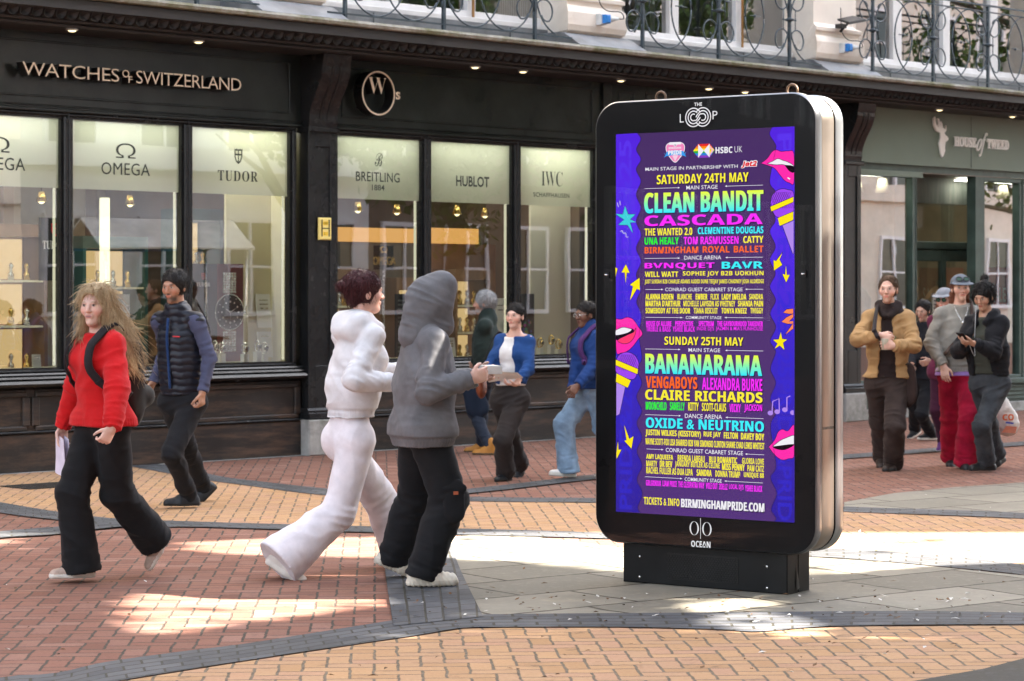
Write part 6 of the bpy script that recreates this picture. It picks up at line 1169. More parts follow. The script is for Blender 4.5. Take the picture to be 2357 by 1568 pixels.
    for i in (0, 1):
        td = dirl(unit(feet[i][3])); pit = feet[i][4]; zax = V3(0, 0, 1); t = unit(td * math.cos(pit) - zax * math.sin(pit)); u_ = unit(zax - t * (zax @ t)); q.ft.append((an[i], t, u_, np.cross(t, u_)))
        B.cap(an[i] - t * .03 - u_ * .045, an[i] + t * .12 - u_ * .052, .030 * S, .024 * S, k=.02).cap(an[i], an[i] + t * .07 - u_ * .035, .036 * S, .028 * S, k=.02)
    V, Q = B.mesh(); V = relax(V, Q, 1, .4)
    col = np.tile(np.array(skin, float), (len(V), 1)); L = (V - hc) @ RH / S
    def paint(c, r, colr, soft=.35):
        nonlocal col
        g = np.sqrt(((L - np.array(c)) ** 2 / np.array(r) ** 2).sum(1)); w = np.clip((1 - g) / soft, 0, 1)[:, None]; col = col * (1 - w) + np.array(colr) * w
    sk = np.array(skin)
    for sg in (1, -1): paint((sg * .045, .075, -.025), (.03, .03, .025), sk * V3(1.08, .82, .78), 1.0)
    paint((0, .108, -.02), (.018, .02, .02), sk * V3(1.06, .86, .82), 1.0)
    if stubble is not None:
        for sg in (1, 0, -1): paint((sg * .035, .062, -.080), (.045, .05, .034), stubble[0], .8)
        paint((0, .095, -.040), (.030, .02, .010), stubble[0] * np.ones(3) if np.isscalar(stubble[0]) else stubble[0], .5)
    lp = lips if lips is not None else sk * V3(.92, .52, .50)
    paint((0, .090, -.0555), (.026, .022, .013), lp, .4); paint((0, .10, -.0555), (.022, .03, .0024), sk * .25, .5)
    for sg in (1, -1):
        paint((sg * .031, .09, .010), (.0165, .016, .0085), V3(.55, .52, .48), .3); paint((sg * .031, .09, .010), (.0075, .02, .0075), V3(.02, .015, .012), .3); paint((sg * .031, .09, .0175), (.018, .016, .003), sk * .35, .6); paint((sg * .033, .092, .030), (.022, .016, .0055), brow, .5)
    q.body = link('body', V, Q, [M_SKIN], q.root, col=col); return q
def finish(q, F, name, m, spots=(), amp=.007, big=.004, fine=.0012, seed=1, rel=1, extra=None, mats=None, mif=None, parent=None):
    V, Q = F.mesh(); V = relax(V, Q, rel, .5); N = normals(V, Q); V = folds(V, N, spots, amp, seed, big, fine)
    if extra is not None: V = V + N * extra(V)[:, None]
    mi = mif(V[Q].mean(1)) if mif is not None else None; q.V, q.N = V, N
    return link(name, V, Q, mats or [m], parent or q.root, mi)
def top(q, m, name='sweater', hem=0.83, ease=.022, sl=(.068, .058, .046), cuff=0.0, neck=.03, boxy=.0, open_front=None, sleeves=True, h=.0085, amp=.009, seed=1, big=.005, extra=None, hemout=.0, collar=None, mats=None, mif=None, cutback=0.0, sleeve_len=(1.0, 1.0)):
    S = q.S; F = SDF(q.lo - .06, q.hi + .06, h); up = q.nb - q.pel; f = q.fwd; b = q.build
    F.cap(q.pel - V3(0, 0, .10), q.pel + up * .42, (.128 * b + ease + hemout) * S, (.130 * b + ease + boxy) * S, k=.05, flat=V3(0, 1, 0), f=.76).cap(q.pel + up * .45, q.pel + up * .66, (.130 * b + ease + boxy) * S, (.138 * b + ease) * S, k=.06, flat=f, f=.76)
    [F.cap(q.nb + V3(0, -.02, -.01), q.sh[i_], (.050 + ease * .45) * S, (.046 + ease * .5) * S, k=.05) for i_ in (0, 1)]; F.cap(q.nb - V3(0, 0, .08), q.nb + V3(0, 0, .02), (.072 + ease * .35) * S, k=.05)
    if q.sex == 'f':
        for sg in (1, -1): F.ell(q.pel + up * .69 + q.tw @ V3(sg * .07, .075, 0) * S, V3(.07, .06, .07) * S + ease * .7, k=.05)
    if hem < q.pel[2] + .02: F.cap(q.hip[0] + V3(0, 0, -.02), q.hip[1] + V3(0, 0, -.02), (.120 + ease * .75 + hemout) * S, k=.05, flat=V3(0, 1, 0), f=1.0)
    # neckline and hem
    nd = unit(V3(0, .25, 1.0)); F.cut(q.nb + V3(0, 0, neck), nd); F.cut(V3(0, 0, hem) + q.pel * V3(1, 1, 0), V3(0, 0, -1))
    spots = []
    if sleeves:
        for i in (0, 1):
            w = q.el[i] + (q.wr[i] - q.el[i]) * sleeve_len[i]; e = q.el[i]
            F.cap(q.sh[i] - V3(0, 0, .012), e, sl[0] * .92 * S, sl[1] * S, k=.035)
            G = (w - e); F.cap(e, w + unit(G) * cuff, sl[1] * S, sl[2] * S, k=.02, cb=True)
            spots += [(e, unit(q.el[i] - q.sh[i]), .13, .035), (w - unit(G) * .04, unit(G), .09, .028), (q.sh[i] + (e - q.sh[i]) * .3, unit(V3(.3, .2, 1)), .15, .06)]
    spots += [(V3(q.pel[0], q.pel[1], hem + .07), V3(0, 0, 1), .20, .05), (q.pel + up * .55, unit(V3(.5, .2, .6)), .25, .085)]
    if open_front is not None:
        c = q.pel + up * .5; w = open_front; F.put(c + V3(-w, 0, -.7), c + V3(w, .5, .7), lambda X, Y, Z: np.maximum(np.abs(X - c[0]) - w * (1.0 + 0.5 * np.clip((c[2] + .15 - Z) / .4, -0.3, 1)), (c[1] + .045) - Y) + 0 * Z, 0.0, 's')
    if collar: collar(F)
    o = finish(q, F, name, m, spots, amp, big, seed=seed, extra=extra, mats=mats, mif=mif); q.topV = q.V; return o
def trousers(q, m, r=(.108, .085, .085), hem=(.03, .03), waist=.10, name='trousers', h=.0085, amp=.010, seed=2, flare=None, big=.005, mats=None, mif=None):
    S = q.S; F = SDF(q.lo - .06, q.hi + .06, h); F.cap(q.hip[0], q.hip[1], .116 * S, k=.04, flat=V3(0, 1, 0), f=.92).cap(q.pel, q.pel + V3(0, 0, .12), .140 * S * q.build, .132 * S * q.build, k=.05, flat=V3(0, 1, 0), f=.76).ell(q.pel + V3(0, -.045, -.04) * S, V3(.112, .060, .082) * S, k=.04)
    F.cut(q.pel + V3(0, 0, waist), V3(0, 0, 1)); spots = []
    for i in (0, 1):
        k_, a_ = q.kn[i], q.an[i]; d = unit(a_ - k_); e = a_ + d * hem[i] * S
        F.cap(q.hip[i] - V3(0, 0, .02), k_, r[0] * S, r[1] * S, k=.035).cap(k_, e, r[1] * S, r[2] * S, k=.03, cb=True)
        spots += [(k_, unit(k_ - q.hip[i]), .16, .05), (e - d * .06, d, .12, .035), (q.hip[i] + V3(0, .05, -.06), unit(V3(.4, .2, 1)), .14, .05), (k_ + (a_ - k_) * .5, unit(d + V3(.6, .3, 0)), .2, .09)]
    return finish(q, F, name, m, spots, amp, big, seed=seed, mats=mats, mif=mif)
def rib(q, z0, h=.065, d=.010):
    def f(V):
        a = np.arctan2(V[:, 1] - q.pel[1], V[:, 0] - q.pel[0]); w = np.clip((z0 + h - V[:, 2]) / .012, 0, 1); return w * (-d + .0022 * np.sin(a * 70))
    return f
def shoes(q, mu, ms, sole=.028, fat=1.0, lace=None, high=0.0, name='shoe', rib=False):
    S = q.S * .97
    for i in (0, 1):
        a, t, u, s = q.ft[i]; G = SDF(np.minimum(a - .36, a - .2), np.maximum(a + .36, a + .3), .0062); zb = -.085 * S
        A = lambda x, y, z: a + (s * x + t * y + u * z) * S
        G.cap(A(0, -.050, -.050), A(.004, .055, -.056), .038 * fat * S, .044 * fat * S, k=.02).cap(A(.004, .06, -.058), A(0, .155, -.062), .046 * fat * S, .036 * fat * S, k=.02).cap(A(0, -.028, -.02 + high), A(0, .055, -.035), .042 * fat * S, .040 * fat * S, k=.025)
        if high: G.cap(A(0, -.02, -.02), A(0, -.022, high), .048 * S, .050 * S, k=.02)
        for x in (-1, 1): G.cap(A(.010 * x, -.055, -.070), A(.016 * x, .06, -.072), .032 * fat * S, .034 * fat * S, k=.012).cap(A(.014 * x, .06, -.072), A(.004 * x, .165, -.070), .034 * fat * S, .024 * fat * S, k=.012)
        G.cut(A(0, 0, zb / S), -u); G.cut(A(0, -.022, .045 + high), u + t * -.25)
        ex = (lambda V: .006 * np.abs(np.sin(((V - a) @ (t + u * .5)) / .028 * math.pi))) if rib else None
        o = finish(q, G, name, mu, (), .0, .0015, .0005, seed=i, mats=[mu, ms], mif=lambda C: (((C - a) @ u) < (-.085 + sole) * S).astype(int), extra=ex)
        if lace:
            b = MB()
            for k in range(4): y = .028 + k * .022; b.tube([A(-.022, y, -.004 - k * .010), A(0, y + .006, .004 - k * .010), A(.022, y, -.004 - k * .010)], .0035, lace, 5)
            b.build('laces', o)
def hair(q, m, thick=.014, face=(.075, -.022, .068, .062, .090), parts=(), amp=.006, h=.006, seed=5, flow=V3(1, 1, .18), name='hair', low=-.06, tuft=(1500, .024, .14)):
    S = q.S; lo, hi = q.hc - .17, q.hc + .19
    for p in parts:
        for c in (p[0], p[1]): lo = np.minimum(lo, np.array(c) - .07); hi = np.maximum(hi, np.array(c) + .07)
    F = SDF(lo, hi, h); F.ell(q.hd(0, -.022, .034), (V3(.076, .097, .088) + thick * V3(.75, 1, 1)) * S, k=.01, R=q.RH).cap(q.hd(0, -.06, .0), q.hd(0, -.066, low), .060 * S, .048 * S, k=.02)
    y, z, a, b, c = face; F.ell(q.hd(0, y, z), V3(a, b, c) * S, k=.008, R=q.RH, mode='s'); F.ell(q.hd(0, .035, -.10), V3(.075, .06, .06) * S, k=.01, R=q.RH, mode='s')
    for p in parts: F.cap(p[0], p[1], p[2], p[3], k=.02)
    def ex(V):
        L = (V - q.hc) @ q.RH; return amp * (.9 * vnoise(L * 24 * V3(1, 1, .6) + seed) + .7 * (.4 - np.abs(vnoise(L * 60 * flow + seed * 2)) * 1.3))
    o = finish(q, F, name, m, (), 0, .0, .0, seed=seed, extra=ex); rg = np.random.default_rng(seed); b = MB(); V, N = q.V, q.N; cr = q.hd(0, -.045, .11)
    for i in rg.integers(0, len(V), tuft[0]):
        p, n = V[i], N[i]; t = p - cr; t = t - n * (t @ n); t = unit(t + .35 * np.linalg.norm(t) * rg.normal(size=3)); L = tuft[1] * rg.uniform(.6, 1.3)
        lo_ = q.RH.T @ (p - q.hc) / S
        if lo_[1] > .045 and lo_[2] < .10 and abs(lo_[0]) < .085: L *= .35; t = unit(t + q.RH @ V3(np.sign(lo_[0]) * 1.2, -.6, .3))
        P = [p - n * .004, p + t * L * .5 + n * (.003 + tuft[2] * L * .6), p + t * L + n * tuft[2] * L * .4 + V3(0, 0, -.15 * L)]
        b.tube(P, [.0017, .0014, .0004], m, 3)
    b.build('strands', o); return o
def strands(q, m, paths, r=.004, parent=None, name='loose_strands'):
    b = MB()
    for P in paths: b.tube([tuple(p) for p in catmull(P, 5)], list(np.linspace(r, r * .25, (len(P) - 1) * 5 + 1)), m, 5)
    return b.build(name, parent or q.root)
# ------------------------------------------------------------------ the people of the photograph
FB = lambda n, c, **k: fabric(n, c, **k)
M_SOLEW = mat('white_sole', (0.66, 0.62, 0.56), 0.6, var=0.1, nscale=12); M_SOLEB = mat('black_sole', (0.015, 0.015, 0.015), 0.6); M_SHOEB = mat('black_shoe', (0.016, 0.018, 0.022), 0.5, var=.3, nscale=20); M_LACE = mat('pale_lace', (0.6, 0.55, 0.52), 0.8)
H_BLOND = hair_mat('blonde_hair', (0.32, 0.215, 0.11), (0.66, 0.50, 0.31)); H_BLACK = hair_mat('black_hair', (0.008, 0.007, 0.007), (0.03, 0.026, 0.024)); H_GREY = hair_mat('grey_hair', (0.14, 0.14, 0.14), (0.42, 0.42, 0.42)); H_WINE = hair_mat('dark_red_hair', (0.022, 0.006, 0.007), (0.075, 0.020, 0.022)); H_BROWN = hair_mat('brown_hair', (0.05, 0.028, 0.015), (0.14, 0.08, 0.045)); H_RUST = hair_mat('rust_hair', (0.12, 0.04, 0.02), (0.25, 0.10, 0.06))
M_STRAP = fabric('dark_strap', (0.022, 0.018, 0.020)); M_BAGK = fabric('charcoal_nylon', (0.030, 0.028, 0.026), bump=.15)
def ribbon3(b, P, w, nrm, m, th=.006):      # a flat strap along P, w wide, facing nrm
    P = catmull([V3(*p) for p in P], 6); n = len(P); vs = []
    for i in range(n):
        t = unit(P[min(i + 1, n - 1)] - P[max(i - 1, 0)]); N_ = nrm(P[i]) if callable(nrm) else nrm; s = unit(np.cross(t, N_)); N_ = np.cross(s, t)
        vs += [P[i] - s * w / 2, P[i] + s * w / 2, P[i] + s * w / 2 + N_ * th, P[i] - s * w / 2 + N_ * th]
    b.add(vs, [(4 * i + k, 4 * i + (k + 1) % 4, 4 * i + 4 + (k + 1) % 4, 4 * i + 4 + k) for i in range(n - 1) for k in range(4)] + [(3, 2, 1, 0), (4 * n - 4, 4 * n - 3, 4 * n - 2, 4 * n - 1)], m, True)
def snap(q, P, up=.010, n=6):
    """lay a path given as (x, z) from the pelvis on the front of the outer garment"""
    out = []; V = q.topV; c = q.pel
    for p in catmull([V3(a, 0, b_) for a, b_ in P], n):
        w = c + p; m = (np.abs(V[:, 0] - w[0]) < .022) & (np.abs(V[:, 2] - w[2]) < .022) & (V[:, 1] > c[1] - .02)
        out.append(V3(w[0], (V[m, 1].max() if m.any() else c[1] + .15) + up, w[2]))
    return out[::3] + [out[-1]]
def shoulder_straps(q, bp, m, w=.045, x=.105):
    for sg in (1, -1):
        b = MB(); z0 = q.nb[2] - q.pel[2]; B0 = lambda a, y, z: q.nb + V3(sg * a, y, z); o = q.nb[0] - q.pel[0]
        F_ = snap(q, [(o + sg * x, z0 - .05), (o + sg * (x + .005), z0 - .13), (o + sg * (x + .012), z0 - .21), (o + sg * (x + .03), z0 - .27)])
        ribbon3(b, [B0(.085, -.16, -.06), B0(.092, -.07, .028), B0(.098, -.01, .040)] + F_ + [B0(.165, .02, -.32), B0(.16, -.1, -.35)], w, lambda p: unit(p - (q.nb - V3(0, .02, .18))), m, .012); b.build('strap', bp)
def sdf_thing(name, label, cat, q, F, m, **k):
    """an object of its own that a person carries: same frame as the person"""
    t = thing(name, label, cat, tuple(q.org), q.root.rotation_euler[2]); o = finish(q, F, 'body', m, parent=t, **k); return t
def sheet_paper(name, label, cat, q, c, a, b, th, m):
    """a flat thing in somebody's hand: centre c, half edges a, b (person frame)"""
    n = unit(np.cross(a, b)) * th; o = MB(); K = 6; vs = []
    for s_ in (0, 1):
        for i in range(K + 1):
            for j in range(K + 1): u, v = i / K * 2 - 1, j / K * 2 - 1; vs.append(c + a * u + b * v + n * s_ + unit(n) * .012 * math.sin(2.2 * u + 1) * (v + 1.2) * .6)
    W = K + 1; o.add(vs, [(i * W + j, (i + 1) * W + j, (i + 1) * W + j + 1, i * W + j + 1) for i in range(K) for j in range(K)] + [(W * W + i * W + j, W * W + i * W + j + 1, W * W + (i + 1) * W + j + 1, W * W + (i + 1) * W + j) for i in range(K) for j in range(K)], m, True)
    r = q.org + q.M @ c; ob_ = o.build(name, origin=tuple(c), loc=tuple(r), rz=q.root.rotation_euler[2]); return tag(ob_, label, cat)

# 1 woman in red, mid-stride, planted right foot
q = person('person in a red jumper and wide black trousers striding, long blonde hair blown back', 13.72, 236, (-.72, -.69), 1.68, 'f', head=(212, 706, 13.62), hyaw=.50, hpitch=-.02, lean=.03,
           feet=[(186, 1297, 13.72, (-.93, -.36, 0), 0.0), (352, 1238, 14.02, (-.6, -.5, 0), 1.05)], hands=[(134, 1022, 13.95), (258, 985, 13.32)], elbows=[(.5, .6, -.2), (.6, .3, -.5)],
           skin=(.66, .44, .36), brow=(.30, .20, .12), lips=(.50, .17, .15), curl=(.55, 1.25), palm=(None, (-.5, .6, .1)), hdir=((-.1, -.05, -1), (-.45, -.3, -.85)), build=.97)
M_REDK = FB('red_knit', (0.50, 0.008, 0.010), weave=240, bump=.5, sheen=.1)
top(q, M_REDK, 'jumper', hem=.885, ease=.032, boxy=.014, sl=(.072, .072, .056), cuff=.01, neck=.012, hemout=.012, seed=11, amp=.008, extra=rib(q, .885, .05, .004))
trousers(q, FB('black_crepe', (0.010, 0.010, 0.011)), r=(.106, .096, .116), hem=(.05, .03), seed=12, amp=.008)
shoes(q, mat('dusty_pink_mesh', (0.42, 0.31, 0.25), 0.8, var=.25, nscale=20), M_SOLEW, .030, lace=M_LACE)
bk = q.hd(0, -.10, -.02); lw = q.M.T
hp_ = [(q.hd(-.05, -.04, .0), q.hd(-.105, -.05, -.20), .045, .048), (q.hd(-.09, -.05, -.12), q.hd(-.155, -.10, -.32), .050, .034), (q.hd(-.13, -.08, -.2), q.hd(-.19, -.15, -.40), .040, .014), (q.hd(-.07, -.09, -.08), q.hd(-.17, -.19, -.28), .048, .018), (q.hd(.055, .01, .02), q.hd(.085, -.01, -.15), .028, .030), (q.hd(-.058, .01, .02), q.hd(-.085, .0, -.16), .028, .032), (q.hd(-.05, -.06, .02), q.hd(-.062, -.04, -.16), .040, .032), (q.hd(.05, -.07, .0), q.hd(.078, -.10, -.17), .048, .044), (q.hd(0, -.095, .0), q.hd(.02, -.15, -.18), .055, .055), (q.hd(.03, -.13, -.14), q.hd(.10, -.25, -.25), .050, .040), (q.hd(.08, -.10, -.15), q.hd(.15, -.22, -.29), .042, .026), (q.hd(.06, -.2, -.2), q.hd(.17, -.40, -.36), .045, .016), (q.hd(.05, -.14, -.10), q.hd(.12, -.33, -.22), .045, .02), (q.hd(.08, -.14, -.2), q.hd(.19, -.28, -.40), .045, .018)]
hb = hair(q, H_BLOND, .024, face=(.080, -.012, .064, .066, .092), parts=hp_, amp=.004, seed=3, flow=V3(1, 1, .2), tuft=(5000, .08, .03))
rg = np.random.default_rng(5); st = []
for k in range(260):
    a = q.hd(-.02 - .08 * rg.random(), -.05 - .08 * rg.random(), .02 - .16 * rg.random()); e = a + (q.RH @ V3(-.05 - .11 * rg.random(), -.03 - .13 * rg.random(), -.12 - .22 * rg.random())); st.append([a, (a + e) / 2 + V3(.0, .0, .03 * rg.normal()), e + .02 * rg.normal(size=3)])
strands(q, H_BLOND, st, .0018, hb)
# her rucksack and its straps
F = SDF(q.nb - V3(.35, .5, .65), q.nb + V3(.35, .3, .2), .009); c = q.nb + q.tw @ V3(.03, -.20, -.27)
F.cap(c + V3(0, 0, .13), c - V3(0, 0, .14), .13, .15, k=.04, flat=V3(0, 1, 0), f=.62).cap(c + V3(-.06, -.07, -.10), c + V3(.06, -.07, -.10), .075, k=.03)
bp = sdf_thing('rucksack', 'dark rucksack on the back of the woman in red', 'rucksack', q, F, M_BAGK, amp=.0, big=.008)
shoulder_straps(q, bp, M_STRAP)
h = q.hand[0]; sheet_paper('paper_bag', 'pale lilac paper bag hanging from the hand of the woman in red', 'bag', q, h[0] + V3(0, .0, -.10), q.dirl((-.05, .12, .02)) * .8, V3(0, 0, -.11), .03, FB('lilac_paper', (.62, .56, .66)))

# 2 man in quilted vest
q = person('person in a dark quilted vest and black trousers, black hair and short beard, looking down', 18.36, 420, (-.45, -.89), 1.79, 'm', head=(396, 661, 18.25), hyaw=.02, hpitch=-.14, lean=.04,
           feet=[(470, 1128, 18.95, (-.8, -.5, 0), .7), (434, 1138, 18.36, (-.97, -.22, 0), 0.0)], hands=[(352, 880, 18.55), (466, 902, 18.15)], elbows=[(.2, .5, -.3), (.7, .3, -.2)],
           skin=(.40, .22, .145), brow=(.015, .012, .01), stubble=(V3(.045, .030, .024),), curl=(.8, 1.1), palm=(None, (-.7, .3, 0)), hdir=(None, (-.05, -.05, -1)), build=1.03)
M_SLATE = FB('slate_blue_jersey', (0.060, 0.066, 0.115)); M_VEST = mat('navy_quilted_nylon', (0.008, 0.0095, 0.017), 0.42, var=.3, nscale=9)
top(q, M_SLATE, 'long_sleeve_top', hem=.95, ease=.006, sl=(.066, .055, .041), neck=.03, seed=21)
def vcol(F): F.cap(q.nb - V3(0, 0, .03), q.nb + V3(0, .012, .072), .078, .074, k=.02, cb=True)
def vex(V): z = (V[:, 2] + .004 * np.sin(V[:, 0] * 60)) / .052; return .011 * (np.abs(np.sin(z * math.pi)) ** .5 - .6) + .004 * vnoise(V * 22)
top(q, M_VEST, 'quilted_vest', hem=.865, ease=.030, sleeves=False, neck=.085, seed=22, amp=.004, extra=vex, collar=vcol, boxy=.006)
b = MB(); F_ = lambda x, z: q.pel + (q.nb - q.pel) * z + q.tw @ V3(x, 0, 0) + q.fwd * (.148 if z < .85 else .115)
ribbon3(b, [F_(0, .12), F_(0, .4), F_(0, .7), F_(0, .93)], .020, q.fwd, FB('blue_zip_tape', (0.012, 0.035, 0.11)), .012); b.build('zip', q.root)
b = MB(); ribbon3(b, [F_(-.11, .72) - q.fwd * .008, F_(-.055, .725) + q.fwd * .002], .009, q.fwd, mat('red_embroidery', (.5, .03, .04), .7), .012); b.build('chest_logo', q.root)
trousers(q, FB('black_twill', (0.011, 0.011, 0.013)), r=(.100, .074, .064), hem=(.02, .03), seed=23)
shoes(q, M_SHOEB, M_SOLEB, .022); hair(q, H_BLACK, .018, face=(.085, -.034, .072, .062, .095), amp=.007, seed=8, low=-.01)

# 3 pale hooded sweatshirt seen from behind
q = person('person seen from behind in a pale hooded sweatshirt and wide white trousers, dark red hair', 14.12, 800, (.80, .60), 1.74, 'f', head=(842, 676, 14.1), hyaw=-.25, hpitch=.0, lean=.07,
           feet=[(655, 1284, 13.85, (.75, -.1, 0), .55), (945, 1283, 14.5, (.9, .4, 0), -.05)], hands=[(905, 880, 13.98), (930, 850, 14.45)], elbows=[(-.5, -.5, -.7), (-.5, -.2, -.7)], skin=(.62, .37, .30), curl=(1.0, 1.0), build=1.03)
M_PALEF = FB('pale_grey_fleece', (0.64, 0.625, 0.635)); M_LILW = FB('lilac_white_jersey', (0.70, 0.655, 0.68))
def hood(F): F.cap(q.nb + V3(-.085, -.065, .02), q.nb + V3(.085, -.065, .02), .060, k=.04).cap(q.nb + V3(-.06, -.10, -.03), q.nb + V3(.06, -.10, -.03), .055, k=.04).cap(q.nb + V3(-.085, -.04, .03), q.nb + V3(-.05, .09, -.02), .040, k=.03).cap(q.nb + V3(.085, -.04, .03), q.nb + V3(.05, .09, -.02), .040, k=.03)
top(q, M_PALEF, 'hooded_sweatshirt', hem=.905, ease=.036, boxy=.012, sl=(.074, .066, .050), neck=.085, seed=31, amp=.009, collar=hood, hemout=.008, extra=rib(q, .905, .065, .014))
trousers(q, M_LILW, r=(.110, .098, .152), hem=(.055, .05), waist=.12, seed=32, amp=.007, big=.006)
shoes(q, mat('white_trainer', (0.62, 0.56, 0.50), 0.6, var=.12, nscale=15), M_SOLEW, .034)
hair(q, H_WINE, .020, face=(.080, -.035, .066, .062, .095), parts=[(q.hd(0, -.10, .06), q.hd(0, -.13, .04), .045, .040)], amp=.008, seed=9, low=-.035)

# 4 grey hood up
q = person('person in a grey hooded sweatshirt with the hood up, black cargo trousers and cream clogs', 13.46, 972, (.93, .36), 1.71, 'm', head=(992, 698, 13.45), hyaw=.05, hpitch=-.10, lean=.06,
           feet=[(975, 1313, 13.42, (.99, .12, 0), 0.0), (908, 1278, 13.85, (.93, .2, 0), .42)], hands=[(1082, 872, 13.26), (1096, 868, 13.62)], elbows=[(-.55, -.4, -.8), (-.5, .2, -.8)], skin=(.60, .38, .30), curl=(.95, .95), palm=((0, .9, .2), (0, -.9, .2)), build=1.08)
M_GREYF = FB('grey_fleece', (0.125, 0.122, 0.128), var=.2)
top(q, M_GREYF, 'hooded_sweatshirt', hem=.780, ease=.046, boxy=.030, sl=(.080, .074, .056), neck=.07, seed=41, amp=.012, hemout=.022, big=.006, extra=rib(q, .780, .07, .014))
F = SDF(q.hc - .26, q.hc + .24, .0075); F.ell(q.hd(0, -.022, .025), V3(.108, .132, .128), k=.02, R=q.RH).cap(q.hd(0, -.03, -.02), q.nb + V3(0, -.03, -.02), .108, .105, k=.05).cap(q.hd(0, -.07, -.05), q.nb + V3(0, -.08, -.03), .085, .085, k=.04).cap(q.hd(0, .05, .10), q.hd(0, .06, -.12), .088, .085, k=.04)
F.ell(q.hd(0, .10, -.01), V3(.066, .13, .105), k=.015, R=q.RH, mode='s').ell(q.hd(0, .0, .0), V3(.082, .10, .10), k=.01, R=q.RH, mode='s')
finish(q, F, 'hood', M_GREYF, [(q.hd(0, -.05, -.1), V3(0, .3, 1.0), .16, .035), (q.hd(0, -.1, .05), V3(0, .5, 1.0), .12, .04)], .010, .005, seed=42)
M_BLKC = FB('black_cargo', (0.010, 0.0105, 0.012), weave=200)
trousers(q, M_BLKC, r=(.116, .104, .098), hem=(.050, .04), seed=43, amp=.010)
b = MB(); pk = q.hip[0] + (q.kn[0] - q.hip[0]) * .98; sd = V3(1, 0, 0); F = SDF(pk - .2, pk + .2, .008); F.cap(pk + V3(.090, .0, .06), pk + V3(.092, .0, -.07), .062, .064, k=.01, flat=V3(1, 0, 0), f=.35).cap(pk + V3(.098, -.05, .062), pk + V3(.098, .05, .062), .024, k=.005, flat=V3(1, 0, 0), f=.6); o = finish(q, F, 'cargo_pocket', M_BLKC, amp=0, big=.002)
b.box(pk[0] + .112, pk[0] + .125, pk[1] - .012, pk[1] + .012, pk[2] + .03, pk[2] + .048, mat('rust_tab', (.35, .09, .04), .7)); b.build('fabric_tab', q.root)
shoes(q, mat('cream_foam', (0.64, 0.58, 0.48), 0.55, var=.06), mat('cream_foam_sole', (0.56, 0.50, 0.41), 0.6), .03, fat=1.22, rib=True, name='clog')
c = (q.hand[0][0] + q.hand[1][0]) / 2 + V3(0, .035, .02); b = MB(); b.box(-.07, .07, -.045, .045, -.02, .025, mat('grey_card', (.55, .54, .52), .7)); b.box(-.06, .06, -.035, .035, .025, .028, M_PAPER); r = q.org + q.M @ c; tag(b.build('takeaway_box', loc=tuple(r), rz=q.root.rotation_euler[2], bevel=.004), 'small pale takeaway box held by the person in the grey hood', 'box')

# 5 grey-haired man at the window
q = person('person with grey hair and beard in a dark jacket, looking into the shop window', 24.55, 1118, (-.92, .10), 1.68, 'm', head=(1117, 699, 24.55), hyaw=.05, lean=.03,
           feet=[(1128, 1030, 24.35, (-.9, .1, 0), 0), (1108, 1026, 24.85, (-.95, -.15, 0), 0)], hands=[(1100, 865, 24.4), (1088, 850, 24.8)], skin=(.52, .30, .22), brow=(.25, .24, .23), stubble=(V3(.30, .29, .28),), curl=(1, 1), build=1.05, group='people standing by the shops')
def jcol(F): F.cap(q.nb - V3(0, .03, .0), q.nb + V3(0, -.02, .06), .085, .080, k=.02)
top(q, FB('bottle_green_wax', (0.020, 0.030, 0.026)), 'jacket', hem=.76, ease=.034, boxy=.016, sl=(.076, .066, .052), neck=.075, seed=51, amp=.011, collar=jcol, h=.010, open_front=.03)
top(q, FB('black_pullover', (0.012, 0.012, 0.014)), 'pullover', hem=.8, ease=.012, sleeves=False, neck=.05, seed=52, h=.010)
trousers(q, FB('dark_denim', (0.020, 0.026, 0.040)), r=(.098, .074, .062), hem=(.0, .0), seed=53, h=.010)
M_TANB = mat('tan_boot', (0.44, 0.19, 0.035), 0.6, var=.2); shoes(q, M_TANB, mat('gum_sole', (0.10, .06, .03), .6), .026, high=.06, fat=1.1, name='boot'); hair(q, H_GREY, .022, face=(.085, -.045, .068, .062, .092), amp=.010, seed=4)
F = SDF(q.wr[0] - .3, q.wr[0] + .3, .009); c = q.wr[0] + V3(.02, .0, -.30) - 0; F = SDF(c - .3, c + .3, .009); F.cap(c + V3(0, .06, .06), c + V3(0, .02, -.09), .11, .12, k=.03, flat=V3(1, 0, 0), f=.45)
hb_ = sdf_thing('holdall', 'navy holdall hanging from the hand of the grey-haired man', 'bag', q, F, FB('navy_canvas', (0.010, 0.016, 0.030)), amp=0, big=.006); b = MB(); b.tube(catmull([c + V3(0, -.03, .14), q.hand[0][0] + V3(0, -.02, .0), q.hand[0][0] + V3(0, .03, .0), c + V3(0, .12, .14)]), .009, M_STRAP, 6); b.build('handle', hb_)

# 6 blue cardigan
q = person('smiling person in an open blue cardigan over a white top, carrying papers', 21.0, 1170, (-.40, -.92), 1.585, 'f', head=(1184, 729, 20.9), hyaw=-.05, lean=.02,
           feet=[(1196, 1072, 21.5, (-.4, -.9, 0), .75), (1164, 1087, 21.05, (-.5, -.86, 0), 0)], hands=[(1136, 868, 20.72), (1186, 884, 20.62)], elbows=[(-.5, .5, -.6), (.85, .5, -.3)], skin=(.62, .39, .31), brow=(.08, .05, .04), curl=(.7, .7), palm=((0, 0, 1), (0, 0, 1)), hdir=((.7, -.5, 0), (-.8, -.4, 0)), build=1.02)
top(q, FB('white_cotton', (0.66, 0.65, 0.64)), 'white_top', hem=.835, ease=.012, sleeves=False, neck=-.01, seed=61, h=.009)
top(q, FB('royal_blue_wool', (0.014, 0.052, 0.175)), 'cardigan', hem=.845, ease=.026, sl=(.068, .060, .048), neck=.0, seed=62, h=.009, open_front=.055, sleeve_len=(.72, .72))
